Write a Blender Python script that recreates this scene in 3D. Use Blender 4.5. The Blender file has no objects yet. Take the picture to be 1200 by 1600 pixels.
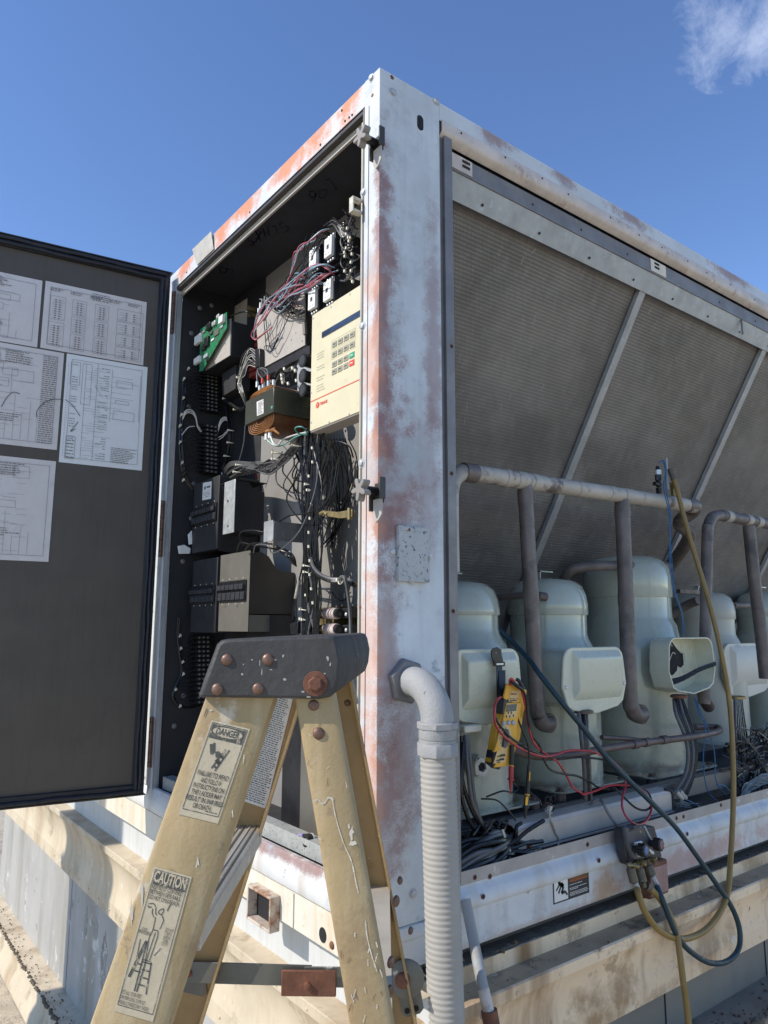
import bpy, math, random
from mathutils import Vector, Matrix
random.seed(7)
R_ = math.radians
scene = bpy.context.scene
COL = scene.collection

# ---------------------------------------------------------------- camera
F_PX, CX, CY, CAMH, CORNER_D = 1135.5, 600.0, 800.0, 1.75, 1.7
_vx = Vector((2103-600, -(986-800), -F_PX)).normalized()
_vy = Vector((-280-600, -(979-800), -F_PX)).normalized()
_vz = _vx.cross(_vy).normalized(); _vy = _vz.cross(_vx)
ROT = Matrix((_vx, _vy, _vz))                     # camera vector -> world vector

def ray(px, py):
    return (ROT @ Vector((px-CX, CY-py, -F_PX))).normalized()
_r = ray(589.5, 985); _h = math.hypot(_r.x, _r.y)
CAM = Vector((-_r.x/_h*CORNER_D, -_r.y/_h*CORNER_D, CAMH))
FW = -Vector((ROT[0][2], ROT[1][2], 0)); FW.normalize()
RT = Vector((FW.y, -FW.x, 0))

def hit(px, py, p0, n):
    r = ray(px, py); return CAM + r*(((p0-CAM).dot(n))/r.dot(n))
def AX(px, py, x): return hit(px, py, Vector((x, 0, 0)), Vector((1, 0, 0)))
def AY(px, py, y): return hit(px, py, Vector((0, y, 0)), Vector((0, 1, 0)))
def AZ(px, py, z): return hit(px, py, Vector((0, 0, z)), Vector((0, 0, 1)))
def AD(px, py, d): return hit(px, py, CAM+FW*d, FW)

cam_d = bpy.data.cameras.new('camera'); cam = bpy.data.objects.new('camera', cam_d); COL.objects.link(cam)
cam.matrix_world = Matrix.Translation(CAM) @ ROT.to_4x4()
cam_d.sensor_fit = 'VERTICAL'; cam_d.sensor_height = 36; cam_d.lens = F_PX/1600*36
cam_d.clip_start = .02; cam_d.clip_end = 3000
scene.camera = cam
scene.render.resolution_x = 768; scene.render.resolution_y = 1024

# ---------------------------------------------------------------- light
SUN_AZ, SUN_EL = 162.0, 38.0
world = bpy.data.worlds.new("World"); scene.world = world; world.use_nodes = True
wn = world.node_tree; wn.nodes.clear()
def wnode(t, **k):
    n = wn.nodes.new(t)
    for a, b in k.items(): setattr(n, a, b)
    return n
out = wnode('ShaderNodeOutputWorld'); bg = wnode('ShaderNodeBackground'); sky = wnode('ShaderNodeTexSky')
sky.sky_type = 'NISHITA'; sky.sun_disc = False
sky.sun_elevation = R_(SUN_EL); sky.sun_rotation = R_(90-SUN_AZ)
sky.air_density = 1.0; sky.dust_density = 0.0; sky.ozone_density = 3.0; sky.altitude = 100
bg.inputs['Strength'].default_value = .15
# thin broken cloud: noise on the view direction, a few wisps over the sky
tc = wnode('ShaderNodeTexCoord')
cl_n = wnode('ShaderNodeTexNoise'); cl_n.inputs['Scale'].default_value = 21; cl_n.inputs['Detail'].default_value = 12; cl_n.inputs['Roughness'].default_value = .68
cl_n.inputs['Distortion'].default_value = .4
wn.links.new(tc.outputs['Generated'], cl_n.inputs['Vector'])
cd = ray(1150, 45)
mask = None
for dvec, rad in ((ray(1130, 50), .058), (ray(1175, 70), .045), (ray(1205, 40), .04), (Vector((.9, -.2, .4)), .12), (Vector((-.3, -.9, .5)), .14), (Vector((-.7, .5, .6)), .1)):
    dvec = dvec.normalized()
    vd = wnode('ShaderNodeVectorMath', operation='DISTANCE'); vd.inputs[1].default_value = dvec
    wn.links.new(tc.outputs['Generated'], vd.inputs[0])
    mr = wnode('ShaderNodeMapRange'); mr.inputs['From Min'].default_value = rad; mr.inputs['From Max'].default_value = 0
    mr.inputs['To Min'].default_value = 0; mr.inputs['To Max'].default_value = 1
    wn.links.new(vd.outputs['Value'], mr.inputs['Value'])
    if mask is None: mask = mr.outputs[0]
    else:
        mx = wnode('ShaderNodeMath', operation='MAXIMUM'); wn.links.new(mask, mx.inputs[0]); wn.links.new(mr.outputs[0], mx.inputs[1]); mask = mx.outputs[0]
ad = wnode('ShaderNodeMath', operation='MULTIPLY_ADD'); ad.inputs[1].default_value = .34
wn.links.new(mask, ad.inputs[0]); wn.links.new(cl_n.outputs['Fac'], ad.inputs[2])
cr = wnode('ShaderNodeMapRange'); cr.inputs['From Min'].default_value = .58; cr.inputs['From Max'].default_value = .95; cr.inputs['To Max'].default_value = .36
wn.links.new(ad.outputs[0], cr.inputs['Value'])
gate = wnode('ShaderNodeMath', operation='GREATER_THAN'); gate.inputs[1].default_value = 0.0; wn.links.new(mask, gate.inputs[0])
gm = wnode('ShaderNodeMath', operation='MULTIPLY'); wn.links.new(cr.outputs[0], gm.inputs[0]); wn.links.new(gate.outputs[0], gm.inputs[1])
mixc = wnode('ShaderNodeMixRGB'); mixc.inputs['Color2'].default_value = (5.6, 6.0, 6.9, 1)
hs = wnode('ShaderNodeHueSaturation'); hs.inputs['Saturation'].default_value = 1.10; hs.inputs['Hue'].default_value = .508; wn.links.new(sky.outputs[0], hs.inputs['Color'])
wn.links.new(gm.outputs[0], mixc.inputs['Fac']); wn.links.new(hs.outputs[0], mixc.inputs['Color1'])
wn.links.new(mixc.outputs[0], bg.inputs['Color']); wn.links.new(bg.outputs[0], out.inputs['Surface'])

sun_d = bpy.data.lights.new('sun', 'SUN'); sun_d.energy = 3.2; sun_d.angle = R_(.53); sun_d.color = (1.0, .93, .83)
sun = bpy.data.objects.new('sun', sun_d); COL.objects.link(sun)
sdir = Vector((math.cos(R_(SUN_EL))*math.cos(R_(SUN_AZ)), math.cos(R_(SUN_EL))*math.sin(R_(SUN_AZ)), math.sin(R_(SUN_EL))))
sun.rotation_euler = sdir.to_track_quat('Z', 'Y').to_euler(); sun.location = sdir*30
vs = scene.view_settings; vs.view_transform = 'Standard'; vs.look = 'None'; vs.gamma = 1; vs.use_curve_mapping = False
vs.exposure = .48

# ---------------------------------------------------------------- materials
def mat(name, col, rough=.55, metal=0.0, var=.12, vs=6.0, bump=.15, bs=70.0, spots=(), blobs=(), streak=None, spec=.5, aniso=None, coat=0):
    """procedural surface. spots: (colour, scale, threshold, softness); blobs: (centre, radii, colour, strength)"""
    m = bpy.data.materials.new(name); m.use_nodes = True; nt = m.node_tree; N = nt.nodes; L = nt.links
    b = N['Principled BSDF']; b.inputs['Roughness'].default_value = rough; b.inputs['Metallic'].default_value = metal
    b.inputs['Specular IOR Level'].default_value = spec
    if coat: b.inputs['Coat Weight'].default_value = coat; b.inputs['Coat Roughness'].default_value = .12
    t = N.new('ShaderNodeTexCoord'); V = t.outputs['Object']
    def noise(scale, det=4, rgh=.55, vec=None):
        n = N.new('ShaderNodeTexNoise'); n.inputs['Scale'].default_value = scale; n.inputs['Detail'].default_value = det; n.inputs['Roughness'].default_value = rgh
        L.new(vec or V, n.inputs['Vector']); return n.outputs['Fac']
    def rng(v, a, b_, c=0, d=1):
        r = N.new('ShaderNodeMapRange'); r.inputs['From Min'].default_value = a; r.inputs['From Max'].default_value = b_; r.inputs['To Min'].default_value = c; r.inputs['To Max'].default_value = d
        L.new(v, r.inputs['Value']); return r.outputs[0]
    def math_(op, a, c):
        q = N.new('ShaderNodeMath'); q.operation = op
        for i, s in enumerate((a, c)):
            if isinstance(s, (int, float)): q.inputs[i].default_value = s
            else: L.new(s, q.inputs[i])
        return q.outputs[0]
    def mix(f, a, c):
        q = N.new('ShaderNodeMixRGB')
        if isinstance(f, (int, float)): q.inputs['Fac'].default_value = f
        else: L.new(f, q.inputs['Fac'])
        for k, s in (('Color1', a), ('Color2', c)):
            if isinstance(s, (tuple, list)): q.inputs[k].default_value = (*s[:3], 1)
            else: L.new(s, q.inputs[k])
        return q.outputs[0]
    lo = tuple(c*(1-var) for c in col); hi = tuple(min(1, c*(1+var)) for c in col)
    c = mix(rng(noise(vs, 6, .65), .3, .7), lo, hi)
    if streak:                                    # vertical dirt runs: (colour, strength, xy scale)
        mp = N.new('ShaderNodeMapping'); mp.inputs['Scale'].default_value = (streak[2], streak[2], streak[2]*.08); L.new(V, mp.inputs['Vector'])
        c = mix(rng(noise(1, 5, .6, mp.outputs[0]), .5, .72, 0, streak[1]), c, streak[0])
    grain = None
    for (ctr, rad, bc, st) in blobs:
        s = N.new('ShaderNodeVectorMath'); s.operation = 'SUBTRACT'; L.new(V, s.inputs[0]); s.inputs[1].default_value = ctr
        d = N.new('ShaderNodeVectorMath'); d.operation = 'DIVIDE'; L.new(s.outputs[0], d.inputs[0]); d.inputs[1].default_value = rad
        l = N.new('ShaderNodeVectorMath'); l.operation = 'LENGTH'; L.new(d.outputs[0], l.inputs[0])
        f = rng(math_('ADD', l.outputs['Value'], rng(noise(13, 6, .7), .3, .7, -.5, .5)), 1.15, .25)
        if grain is None: grain = noise(260, 3, .9)
        g = rng(math_('ADD', f, math_('MULTIPLY', math_('SUBTRACT', grain, .5), 1.9)), .30, .80, 0, 1)
        f2 = math_('MULTIPLY', math_('ADD', math_('MULTIPLY', g, .75), math_('MULTIPLY', f, .25)), st)
        c = mix(math_('MINIMUM', f2, 1.0), c, bc)
    sp = None
    for (sc_, scl, th, soft) in spots:
        q = rng(noise(scl, 6, .7), th, th+soft)
        c = mix(q, c, sc_); sp = q
    L.new(c, b.inputs['Base Color'])
    rr = rng(noise(vs*3, 4), .3, .7, max(0, rough-.1), min(1, rough+.12)); L.new(rr, b.inputs['Roughness'])
    if bump:
        bp = N.new('ShaderNodeBump'); bp.inputs['Strength'].default_value = bump; bp.inputs['Distance'].default_value = .002
        h = math_('ADD', noise(bs, 5, .6), math_('MULTIPLY', noise(bs*.12, 3), 1.5))
        L.new(h, bp.inputs['Height']); L.new(bp.outputs[0], b.inputs['Normal'])
    return m

ORANGE = (.60, .30, .19); RED = (.25, .115, .10); RUST = (.22, .075, .03); WHITE = (.60, .635, .65)
post_blobs = [
    ((.0, -.0, 2.55), (.075, .03, .55), RED, .85), ((.02, 0, 2.15), (.10, .03, .35), RED, .75), ((.05, 0, 2.05), (.12, .03, .22), RED, .55),
    ((.18, 0, 2.5), (.04, .03, .45), RED, .55), ((.15, 0, 2.12), (.06, .03, .25), RED, .4),
    ((.03, 0, 1.7), (.05, .03, .35), RED, .55), ((.06, 0, 1.45), (.09, .03, .25), RED, .55), ((.02, 0, 1.35), (.10, .03, .2), RED, .45),
    ((0, .03, 2.62), (.03, .05, .12), ORANGE, .6), ((0, .03, 2.40), (.03, .06, .16), ORANGE, .62), ((0, .03, 2.07), (.03, .07, .2), ORANGE, .6), ((0, .03, 1.68), (.03, .07, .22), ORANGE, .62), ((0, .03, 1.4), (.03, .06, .2), ORANGE, .6)]
M = {}
M['post'] = mat('oversprayed_white_paint', WHITE, .5, 0, .14, 5, .2, 60, blobs=post_blobs,
                spots=(((.41, .43, .44), 4, .52, .16), ((.34, .38, .42), 13, .61, .07), ((.43, .43, .43), 40, .65, .04)), streak=((.42, .41, .40), .6, 16))
rail_l = [((0, Y, 3.195), (.03, w, .075), (.66, .26, .13), 1.0) for Y, w in ((.15, .08), (.30, .13), (.47, .16), (.76, .13), (.96, .14), (1.3, .10))]
rail_r = [((X, 0, 3.19), (w, .03, .035), RED, .7) for X, w in ((.42, .09), (.75, .1), (1.1, .16), (1.8, .2), (2.6, .2))]
M['rail'] = mat('oversprayed_rail_paint', WHITE, .5, 0, .10, 5, .1, 90, blobs=rail_l+rail_r, spots=(((.44, .46, .48), 7, .57, .1), ((.36, .30, .27), 30, .70, .03)))
M['cream'] = mat('dirty_cream_flange', (.60, .53, .47), .55, 0, .2, 9, .15, 80, spots=(((.36, .24, .18), 10, .57, .12), ((.66, .60, .54), 21, .6, .06), (RUST, 30, .68, .04)))
frame_b = [((0, Y, 1.015), (.03, w, .03), ORANGE, .8) for Y, w in ((1.55, .12), (1.75, .12), (.35, .25), (.6, .2))] + [((0, .5, 1.16), (.03, .5, .025), RED, .8), ((0, 1.0, 1.16), (.03, .3, .02), ORANGE, .6)]
frame_b += [((.8, 0, 1.02), (.09, .03, .07), (.45, .24, .07), .7), ((1.25, 0, 1.03), (.45, .03, .05), (.45, .20, .15), .6), ((2.2, 0, 1.03), (.7, .03, .05), (.45, .20, .15), .5), ((.5, 0, 1.0), (.5, .03, .02), (.45, .28, .17), .5)]
M['frame'] = mat('weathered_frame_paint', (.64, .65, .64), .5, 0, .12, 6, .12, 90, blobs=frame_b, spots=(((.40, .43, .47), 7, .56, .12), ((.36, .33, .31), 17, .64, .03), ((.26, .17, .11), 34, .70, .03)), streak=((.46, .36, .25), .6, 12))
M['base_cream'] = mat('rust_stained_cream_paint', (.70, .66, .55), .55, 0, .1, 6, .12, 80, spots=(((.55, .33, .12), 9, .58, .15), (RUST, 26, .68, .05)), streak=((.6, .38, .16), .5, 18))
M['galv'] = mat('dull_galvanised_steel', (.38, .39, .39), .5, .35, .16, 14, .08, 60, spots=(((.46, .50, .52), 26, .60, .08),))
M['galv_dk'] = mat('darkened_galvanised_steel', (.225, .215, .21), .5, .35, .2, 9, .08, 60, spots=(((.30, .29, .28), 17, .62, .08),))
M['galv_sill'] = mat('speckled_galvanised_sill', (.42, .43, .40), .55, .2, .15, 30, .1, 60, spots=(((.13, .13, .12), 120, .58, .05),))
M['inner_dark'] = mat('dark_gray_enclosure_paint', (.024, .024, .026), .55, 0, .15, 5, .05, 60)
M['ceiling_blk'] = mat('black_enclosure_ceiling', (.034, .035, .042), .5, 0, .2, 4, .03, 60)
M['back'] = mat('gray_back_panel', (.27, .258, .24), .6, .1, .08, 5, .08, 150, streak=((.27, .27, .26), .4, 40))
M['door'] = mat('dark_gray_door_paint', (.088, .075, .060), .5, 0, .08, 3, .06, 200, streak=((.070, .060, .048), .6, 60), spots=(((.075, .066, .055), 4, .55, .15),))
M['rubber'] = mat('black_rubber', (.012, .014, .020), .5, 0, .25, 20, .25, 60, spots=(((.035, .036, .04), 50, .6, .1),))
M['beige_metal'] = mat('beige_fibreboard', (.42, .385, .34), .65, 0, .07, 25, .15, 200)
M['blackbox'] = mat('satin_black_metal', (.022, .022, .025), .42, .1, .2, 8, .06, 120)
M['tanbox'] = mat('warm_gray_enamel', (.155, .145, .122), .45, .15, .07, 6, .06, 150)
M['tanside'] = mat('brown_black_enamel', (.055, .048, .040), .42, .1, .15, 5, .05, 150)
M['silver'] = mat('zinc_plated_steel', (.62, .64, .63), .38, .6, .1, 20, .08, 80)
M['blk'] = mat('black_plastic', (.014, .014, .015), .35, 0, .2, 20, .03, 60)
M['wire'] = mat('black_wire_insulation', (.012, .011, .011), .30, 0, .2, 30, .02, 60)
M['wire_red'] = mat('red_wire_insulation', (.42, .035, .045), .35, 0, .15, 30, .02, 60)
M['wire_pink'] = mat('faded_red_wire_insulation', (.45, .12, .14), .38, 0, .2, 30, .02, 60)
M['wire_blue'] = mat('pale_blue_wire_insulation', (.30, .42, .50), .38, 0, .15, 30, .02, 60)
M['wire_dblue'] = mat('dark_blue_wire_insulation', (.03, .12, .24), .4, 0, .15, 30, .02, 60)
M['wire_green'] = mat('green_wire_insulation', (.08, .30, .26), .38, 0, .15, 30, .02, 60)
M['wire_white'] = mat('white_wire_insulation', (.62, .60, .54), .42, 0, .1, 30, .02, 60)
M['wire_gray'] = mat('gray_wire_insulation', (.11, .11, .11), .4, 0, .2, 30, .02, 60)
M['tie'] = mat('yellowed_nylon', (.72, .68, .54), .5, 0, .1, 40, .02, 60)
M['panel_cream'] = mat('cream_overlay', (.66, .60, .41), .45, 0, .04, 8, .03, 60, spots=(((.58, .52, .31), 14, .62, .1),))
M['key'] = mat('gray_key', (.30, .29, .22), .5, 0, .08, 30, .02, 60)
M['key_g'] = mat('green_key', (.03, .33, .18), .5, 0, .05, 30, 0)
M['key_r'] = mat('red_print', (.72, .07, .04), .5, 0, .05, 30, 0)
M['lcd'] = mat('dark_blue_display', (.035, .05, .09), .15, 0, .2, 30, 0)
M['ink'] = mat('black_ink', (.03, .03, .032), .6, 0, .1, 30, 0)
M['ink_faded'] = mat('faded_label_ink', (.085, .08, .068), .6, 0, .2, 60, 0, 60, spots=(((.40, .34, .24), 210, .56, .06), ((.45, .38, .26), 30, .62, .05)))
M['flange_gray'] = mat('scuffed_gray_flange_paint', (.40, .36, .32), .6, 0, .15, 12, .2, 80, spots=(((.58, .54, .49), 18, .60, .05), ((.22, .14, .10), 24, .66, .05)))
M['ink_gray'] = mat('gray_print', (.20, .20, .21), .7, 0, .3, 60, 0)
M['ink_faint'] = mat('faint_print', (.34, .31, .20), .7, 0, .2, 60, 0)
M['paper'] = mat('aged_paper', (.70, .67, .65), .8, 0, .04, 20, .1, 90, spots=(((.53, .52, .52), 12, .62, .15),))
M['paper_new'] = mat('white_paper', (.80, .83, .83), .8, 0, .03, 20, .06, 60)
M['pcb'] = mat('green_circuit_board', (.025, .20, .085), .35, 0, .2, 60, .05, 200)
M['white_pl'] = mat('white_plastic', (.82, .81, .77), .4, 0, .05, 30, .02, 60)
M['olive'] = mat('olive_transformer_varnish', (.055, .056, .038), .35, .2, .15, 12, .05, 60)
M['copper_w'] = mat('varnished_copper_winding', (.12, .048, .02), .4, .15, .3, 60, .2, 150)
M['orange_t'] = mat('orange_insulation', (.34, .14, .035), .45, 0, .2, 40, .1, 60)
M['red_blk'] = mat('oxide_red_block', (.22, .03, .02), .45, 0, .2, 30, .03, 60)
M['fuse'] = mat('pink_fuse_barrel', (.66, .56, .50), .4, 0, .1, 60, .02, 60, spots=(((.55, .25, .24), 90, .56, .05),))
M['comp'] = mat('sage_green_enamel', (.435, .465, .38), .22, 0, .07, 4, .02, 40, coat=.8, blobs=[((1.1, .36, 1.235), (1.3, .45, .035), (.20, .13, .08), .7)], spots=(((.10, .09, .08), 55, .735, .01), ((.36, .37, .29), 5, .58, .15),), streak=((.34, .32, .23), .3, 12))
M['comp_box'] = mat('pale_green_enamel', (.60, .61, .475), .30, 0, .05, 5, .02, 40, coat=.5, spots=(((.47, .48, .39), 7, .58, .12), ((.16, .15, .12), 60, .735, .01)))
M['comp_rust'] = mat('rusting_cream_enamel', (.47, .47, .40), .38, 0, .07, 4, .04, 40, coat=.2, spots=(((.38, .37, .31), 6, .58, .15), ((.33, .12, .03), 15, .67, .03)),
                     blobs=[((0, 0, 1.795), (.3, .3, .022), (.30, .11, .03), .9)])
M['box_white'] = mat('chalky_white_enamel', (.66, .64, .56), .45, 0, .06, 6, .05, 40, spots=(((.45, .44, .40), 9, .62, .1),))
M['pipe'] = mat('tarnished_copper_pipe', (.17, .142, .128), .5, .2, .3, 9, .15, 60, spots=(((.085, .075, .07), 7, .53, .12), ((.27, .20, .16), 22, .62, .06)))
M['pipe_pale'] = mat('dusty_cream_header_pipe', (.44, .40, .34), .55, .1, .2, 8, .2, 60, spots=(((.15, .12, .11), 9, .55, .10), ((.30, .26, .22), 24, .60, .06), ((.50, .42, .27), 5, .63, .1)))
M['pipe_brown'] = mat('brown_oxidised_copper', (.13, .095, .085), .5, .3, .2, 12, .1, 60)
M['duct_gray'] = mat('dull_gray_trough_steel', (.25, .22, .195), .55, .25, .15, 8, .12, 60, spots=(((.42, .41, .39), 60, .68, .03), ((.12, .10, .08), 12, .66, .08)))
M['pvc'] = mat('gray_plastic_conduit', (.37, .35, .31), .6, 0, .06, 10, .1, 120)
M['cast'] = mat('painted_cast_fitting', (.33, .33, .32), .62, 0, .08, 12, .7, 260, spots=(((.36, .39, .43), 6, .58, .1),))
M['fiber'] = mat('weathered_yellow_fibreglass', (.41, .30, .15), .6, 0, .16, 9, .22, 240, streak=((.56, .47, .31), .45, 70), spots=(((.29, .195, .10), 5.5, .53, .16), ((.55, .47, .34), 13, .62, .07), ((.32, .23, .13), 45, .61, .05), ((.30, .20, .10), 120, .66, .05)))
M['fiber_in'] = mat('yellow_fibreglass_inside', (.36, .235, .10), .55, 0, .15, 9, .35, 160, spots=(((.26, .16, .05), 8, .58, .12), ((.62, .50, .30), 60, .67, .04)))
M['fiber_edge'] = mat('amber_fibreglass_edge', (.55, .42, .22), .55, 0, .1, 20, .2, 100)
M['cap'] = mat('black_ladder_cap_plastic', (.052, .049, .045), .58, 0, .25, 9, .6, 90, spots=(((.10, .10, .10), 12, .58, .12), ((.55, .46, .36), 19, .685, .012)))
M['rust'] = mat('rusty_steel', (.17, .07, .04), .75, .1, .35, 40, .5, 120, spots=(((.30, .13, .06), 30, .56, .1),))
M['rust_pink'] = mat('rusty_pink_primer', (.33, .20, .17), .65, 0, .2, 20, .3, 100, spots=(((.55, .52, .50), 24, .60, .08), ((.18, .09, .06), 40, .62, .08)))
M['rust_rivet'] = mat('brown_rivet', (.18, .105, .075), .45, .45, .35, 60, .3, 120)
M['alu'] = mat('scuffed_aluminium', (.50, .46, .38), .5, .2, .12, 14, .15, 80, spots=(((.70, .66, .58), 22, .62, .06),))
M['alu_dk'] = mat('grimy_aluminium', (.17, .165, .14), .5, .4, .2, 14, .15, 80, spots=(((.52, .48, .40), 18, .64, .03),))
M['label'] = mat('clear_yellowed_label', (.53, .45, .31), .45, 0, .08, 40, .35, 90, spots=(((.68, .62, .48), 22, .60, .05),))
M['label_w'] = mat('white_sticker', (.74, .73, .68), .5, 0, .04, 30, .03, 60)
M['plate'] = mat('speckled_plate_paint', (.45, .46, .45), .55, 0, .08, 20, .15, 60, spots=(((.10, .10, .11), 85, .57, .03), ((.30, .31, .32), 20, .6, .05)))
M['meter_y'] = mat('yellow_meter_plastic', (.78, .40, .035), .42, 0, .05, 20, .05, 60)
M['meter_w'] = mat('meter_label_print', (.72, .50, .22), .5, 0, .1, 200, 0)
M['meter_lcd'] = mat('olive_gray_lcd', (.13, .14, .115), .2, 0, .1, 30, 0)
M['btn'] = mat('gray_button', (.38, .40, .43), .45, 0, .05, 30, 0)
M['gauge'] = mat('charcoal_gauge_plastic', (.035, .037, .042), .45, 0, .15, 20, .05, 60)
M['gauge_lt'] = mat('slate_gauge_face', (.075, .08, .088), .4, 0, .1, 20, .05, 60)
M['blue_cap'] = mat('blue_knob_insert', (.10, .16, .32), .4, 0, .1, 20, 0)
M['maroon_cap'] = mat('dull_red_knob_insert', (.20, .11, .11), .4, 0, .1, 20, 0)
M['brass'] = mat('worn_brass', (.34, .26, .12), .4, .7, .2, 30, .1, 60)
M['brass_dk'] = mat('knurled_bronze_nut', (.14, .115, .08), .5, .4, .2, 60, .4, 200)
M['hose_y'] = mat('yellow_service_hose', (.27, .17, .045), .38, 0, .12, 20, .05, 60, spots=(((.30, .20, .07), 30, .62, .08),))
M['hose_b'] = mat('teal_service_hose', (.008, .034, .048), .45, 0, .12, 20, .05, 60)
M['curb'] = mat('cream_curb_paint', (.60, .51, .37), .6, 0, .12, 4, .15, 60, streak=((.30, .20, .10), .75, 5), spots=(((.33, .26, .17), 4.5, .54, .13), ((.40, .22, .09), 17, .66, .06), ((.68, .62, .52), 12, .62, .06), ((.14, .12, .09), 60, .70, .03)))  # dark dirt spots also paint shade on the left curb's lower tier
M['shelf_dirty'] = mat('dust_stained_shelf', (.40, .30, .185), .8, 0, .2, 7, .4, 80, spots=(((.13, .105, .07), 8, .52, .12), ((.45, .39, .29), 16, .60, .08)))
M['cove_r'] = mat('brown_streaked_cove_paint', (.85, .65, .43), .6, 0, .10, 4, .15, 60, streak=((.28, .15, .06), 1.0, 7), spots=(((.42, .27, .14), 3.6, .52, .14), ((.50, .36, .22), 9, .58, .08), ((.24, .15, .09), 22, .66, .05), ((.68, .63, .54), 12, .62, .06)))  # base colour raised and warmed to paint in bounce light; brown streaks are rust
M['curb_wall'] = mat('gray_curb_wall_paint', (.40, .395, .375), .6, 0, .10, 3, .15, 60, streak=((.20, .18, .13), .8, 3.5), spots=(((.56, .56, .54), 6, .60, .02), ((.22, .21, .18), 9, .64, .05)))  # gray and dark spots deepened to paint shade in with the wall's grime
M['curb_stain'] = mat('dark_sealant_stain', (.30, .29, .26), .7, 0, .25, 12, .3, 60, streak=((.14, .12, .09), .9, 9), spots=(((.52, .52, .50), 14, .56, .05),))
M['stub'] = mat('rust_edged_cream_stub', (.55, .47, .38), .6, 0, .15, 12, .2, 80, spots=(((.30, .14, .07), 16, .50, .12), ((.14, .07, .05), 40, .60, .05)))
M['knob_gray'] = mat('sun_bleached_knob_plastic', (.26, .24, .215), .55, 0, .1, 12, .05, 80)
M['scratch'] = mat('pale_scuff', (.62, .56, .44), .7, 0, .1, 30, 0)
M['scratch_dk'] = mat('dark_scuff', (.20, .14, .08), .7, 0, .2, 30, 0)
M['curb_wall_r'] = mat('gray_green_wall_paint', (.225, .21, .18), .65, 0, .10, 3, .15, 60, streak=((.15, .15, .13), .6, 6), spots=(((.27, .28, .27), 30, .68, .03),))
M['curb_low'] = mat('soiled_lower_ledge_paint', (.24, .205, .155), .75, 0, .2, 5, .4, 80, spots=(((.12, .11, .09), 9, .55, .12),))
M['tray'] = mat('scuffed_light_gray_tray', (.52, .47, .42), .5, .15, .15, 8, .12, 60, spots=(((.62, .60, .57), 50, .68, .03), ((.26, .22, .18), 7, .58, .1), ((.16, .11, .08), 14, .68, .06)))
M['curb_r'] = mat('white_gray_riser_paint', (.56, .57, .56), .6, 0, .06, 5, .1, 80, streak=((.42, .42, .40), .6, 30))
M['dirt'] = mat('dusty_dirt', (.15, .125, .09), .9, 0, .3, 20, .8, 90, spots=(((.33, .27, .19), 30, .58, .1),))
M['clod'] = mat('brown_clod', (.12, .075, .045), .9, 0, .3, 60, .8, 120)
M['roof'] = mat('roof_deck_coating', (.54, .46, .34), .85, 0, .25, 3, .9, 160, spots=(((.26, .22, .16), 5, .55, .15), ((.14, .12, .09), 90, .56, .06)))
M['purple'] = mat('purple_wire', (.33, .24, .50), .4, 0, .1, 30, 0)
M['metal_bolt'] = mat('painted_bolt', (.50, .51, .50), .45, .3, .1, 60, .05, 60)
M['hole'] = mat('hole_shadowless_black', (.012, .012, .014), .8, 0, .1, 20, 0)

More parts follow.
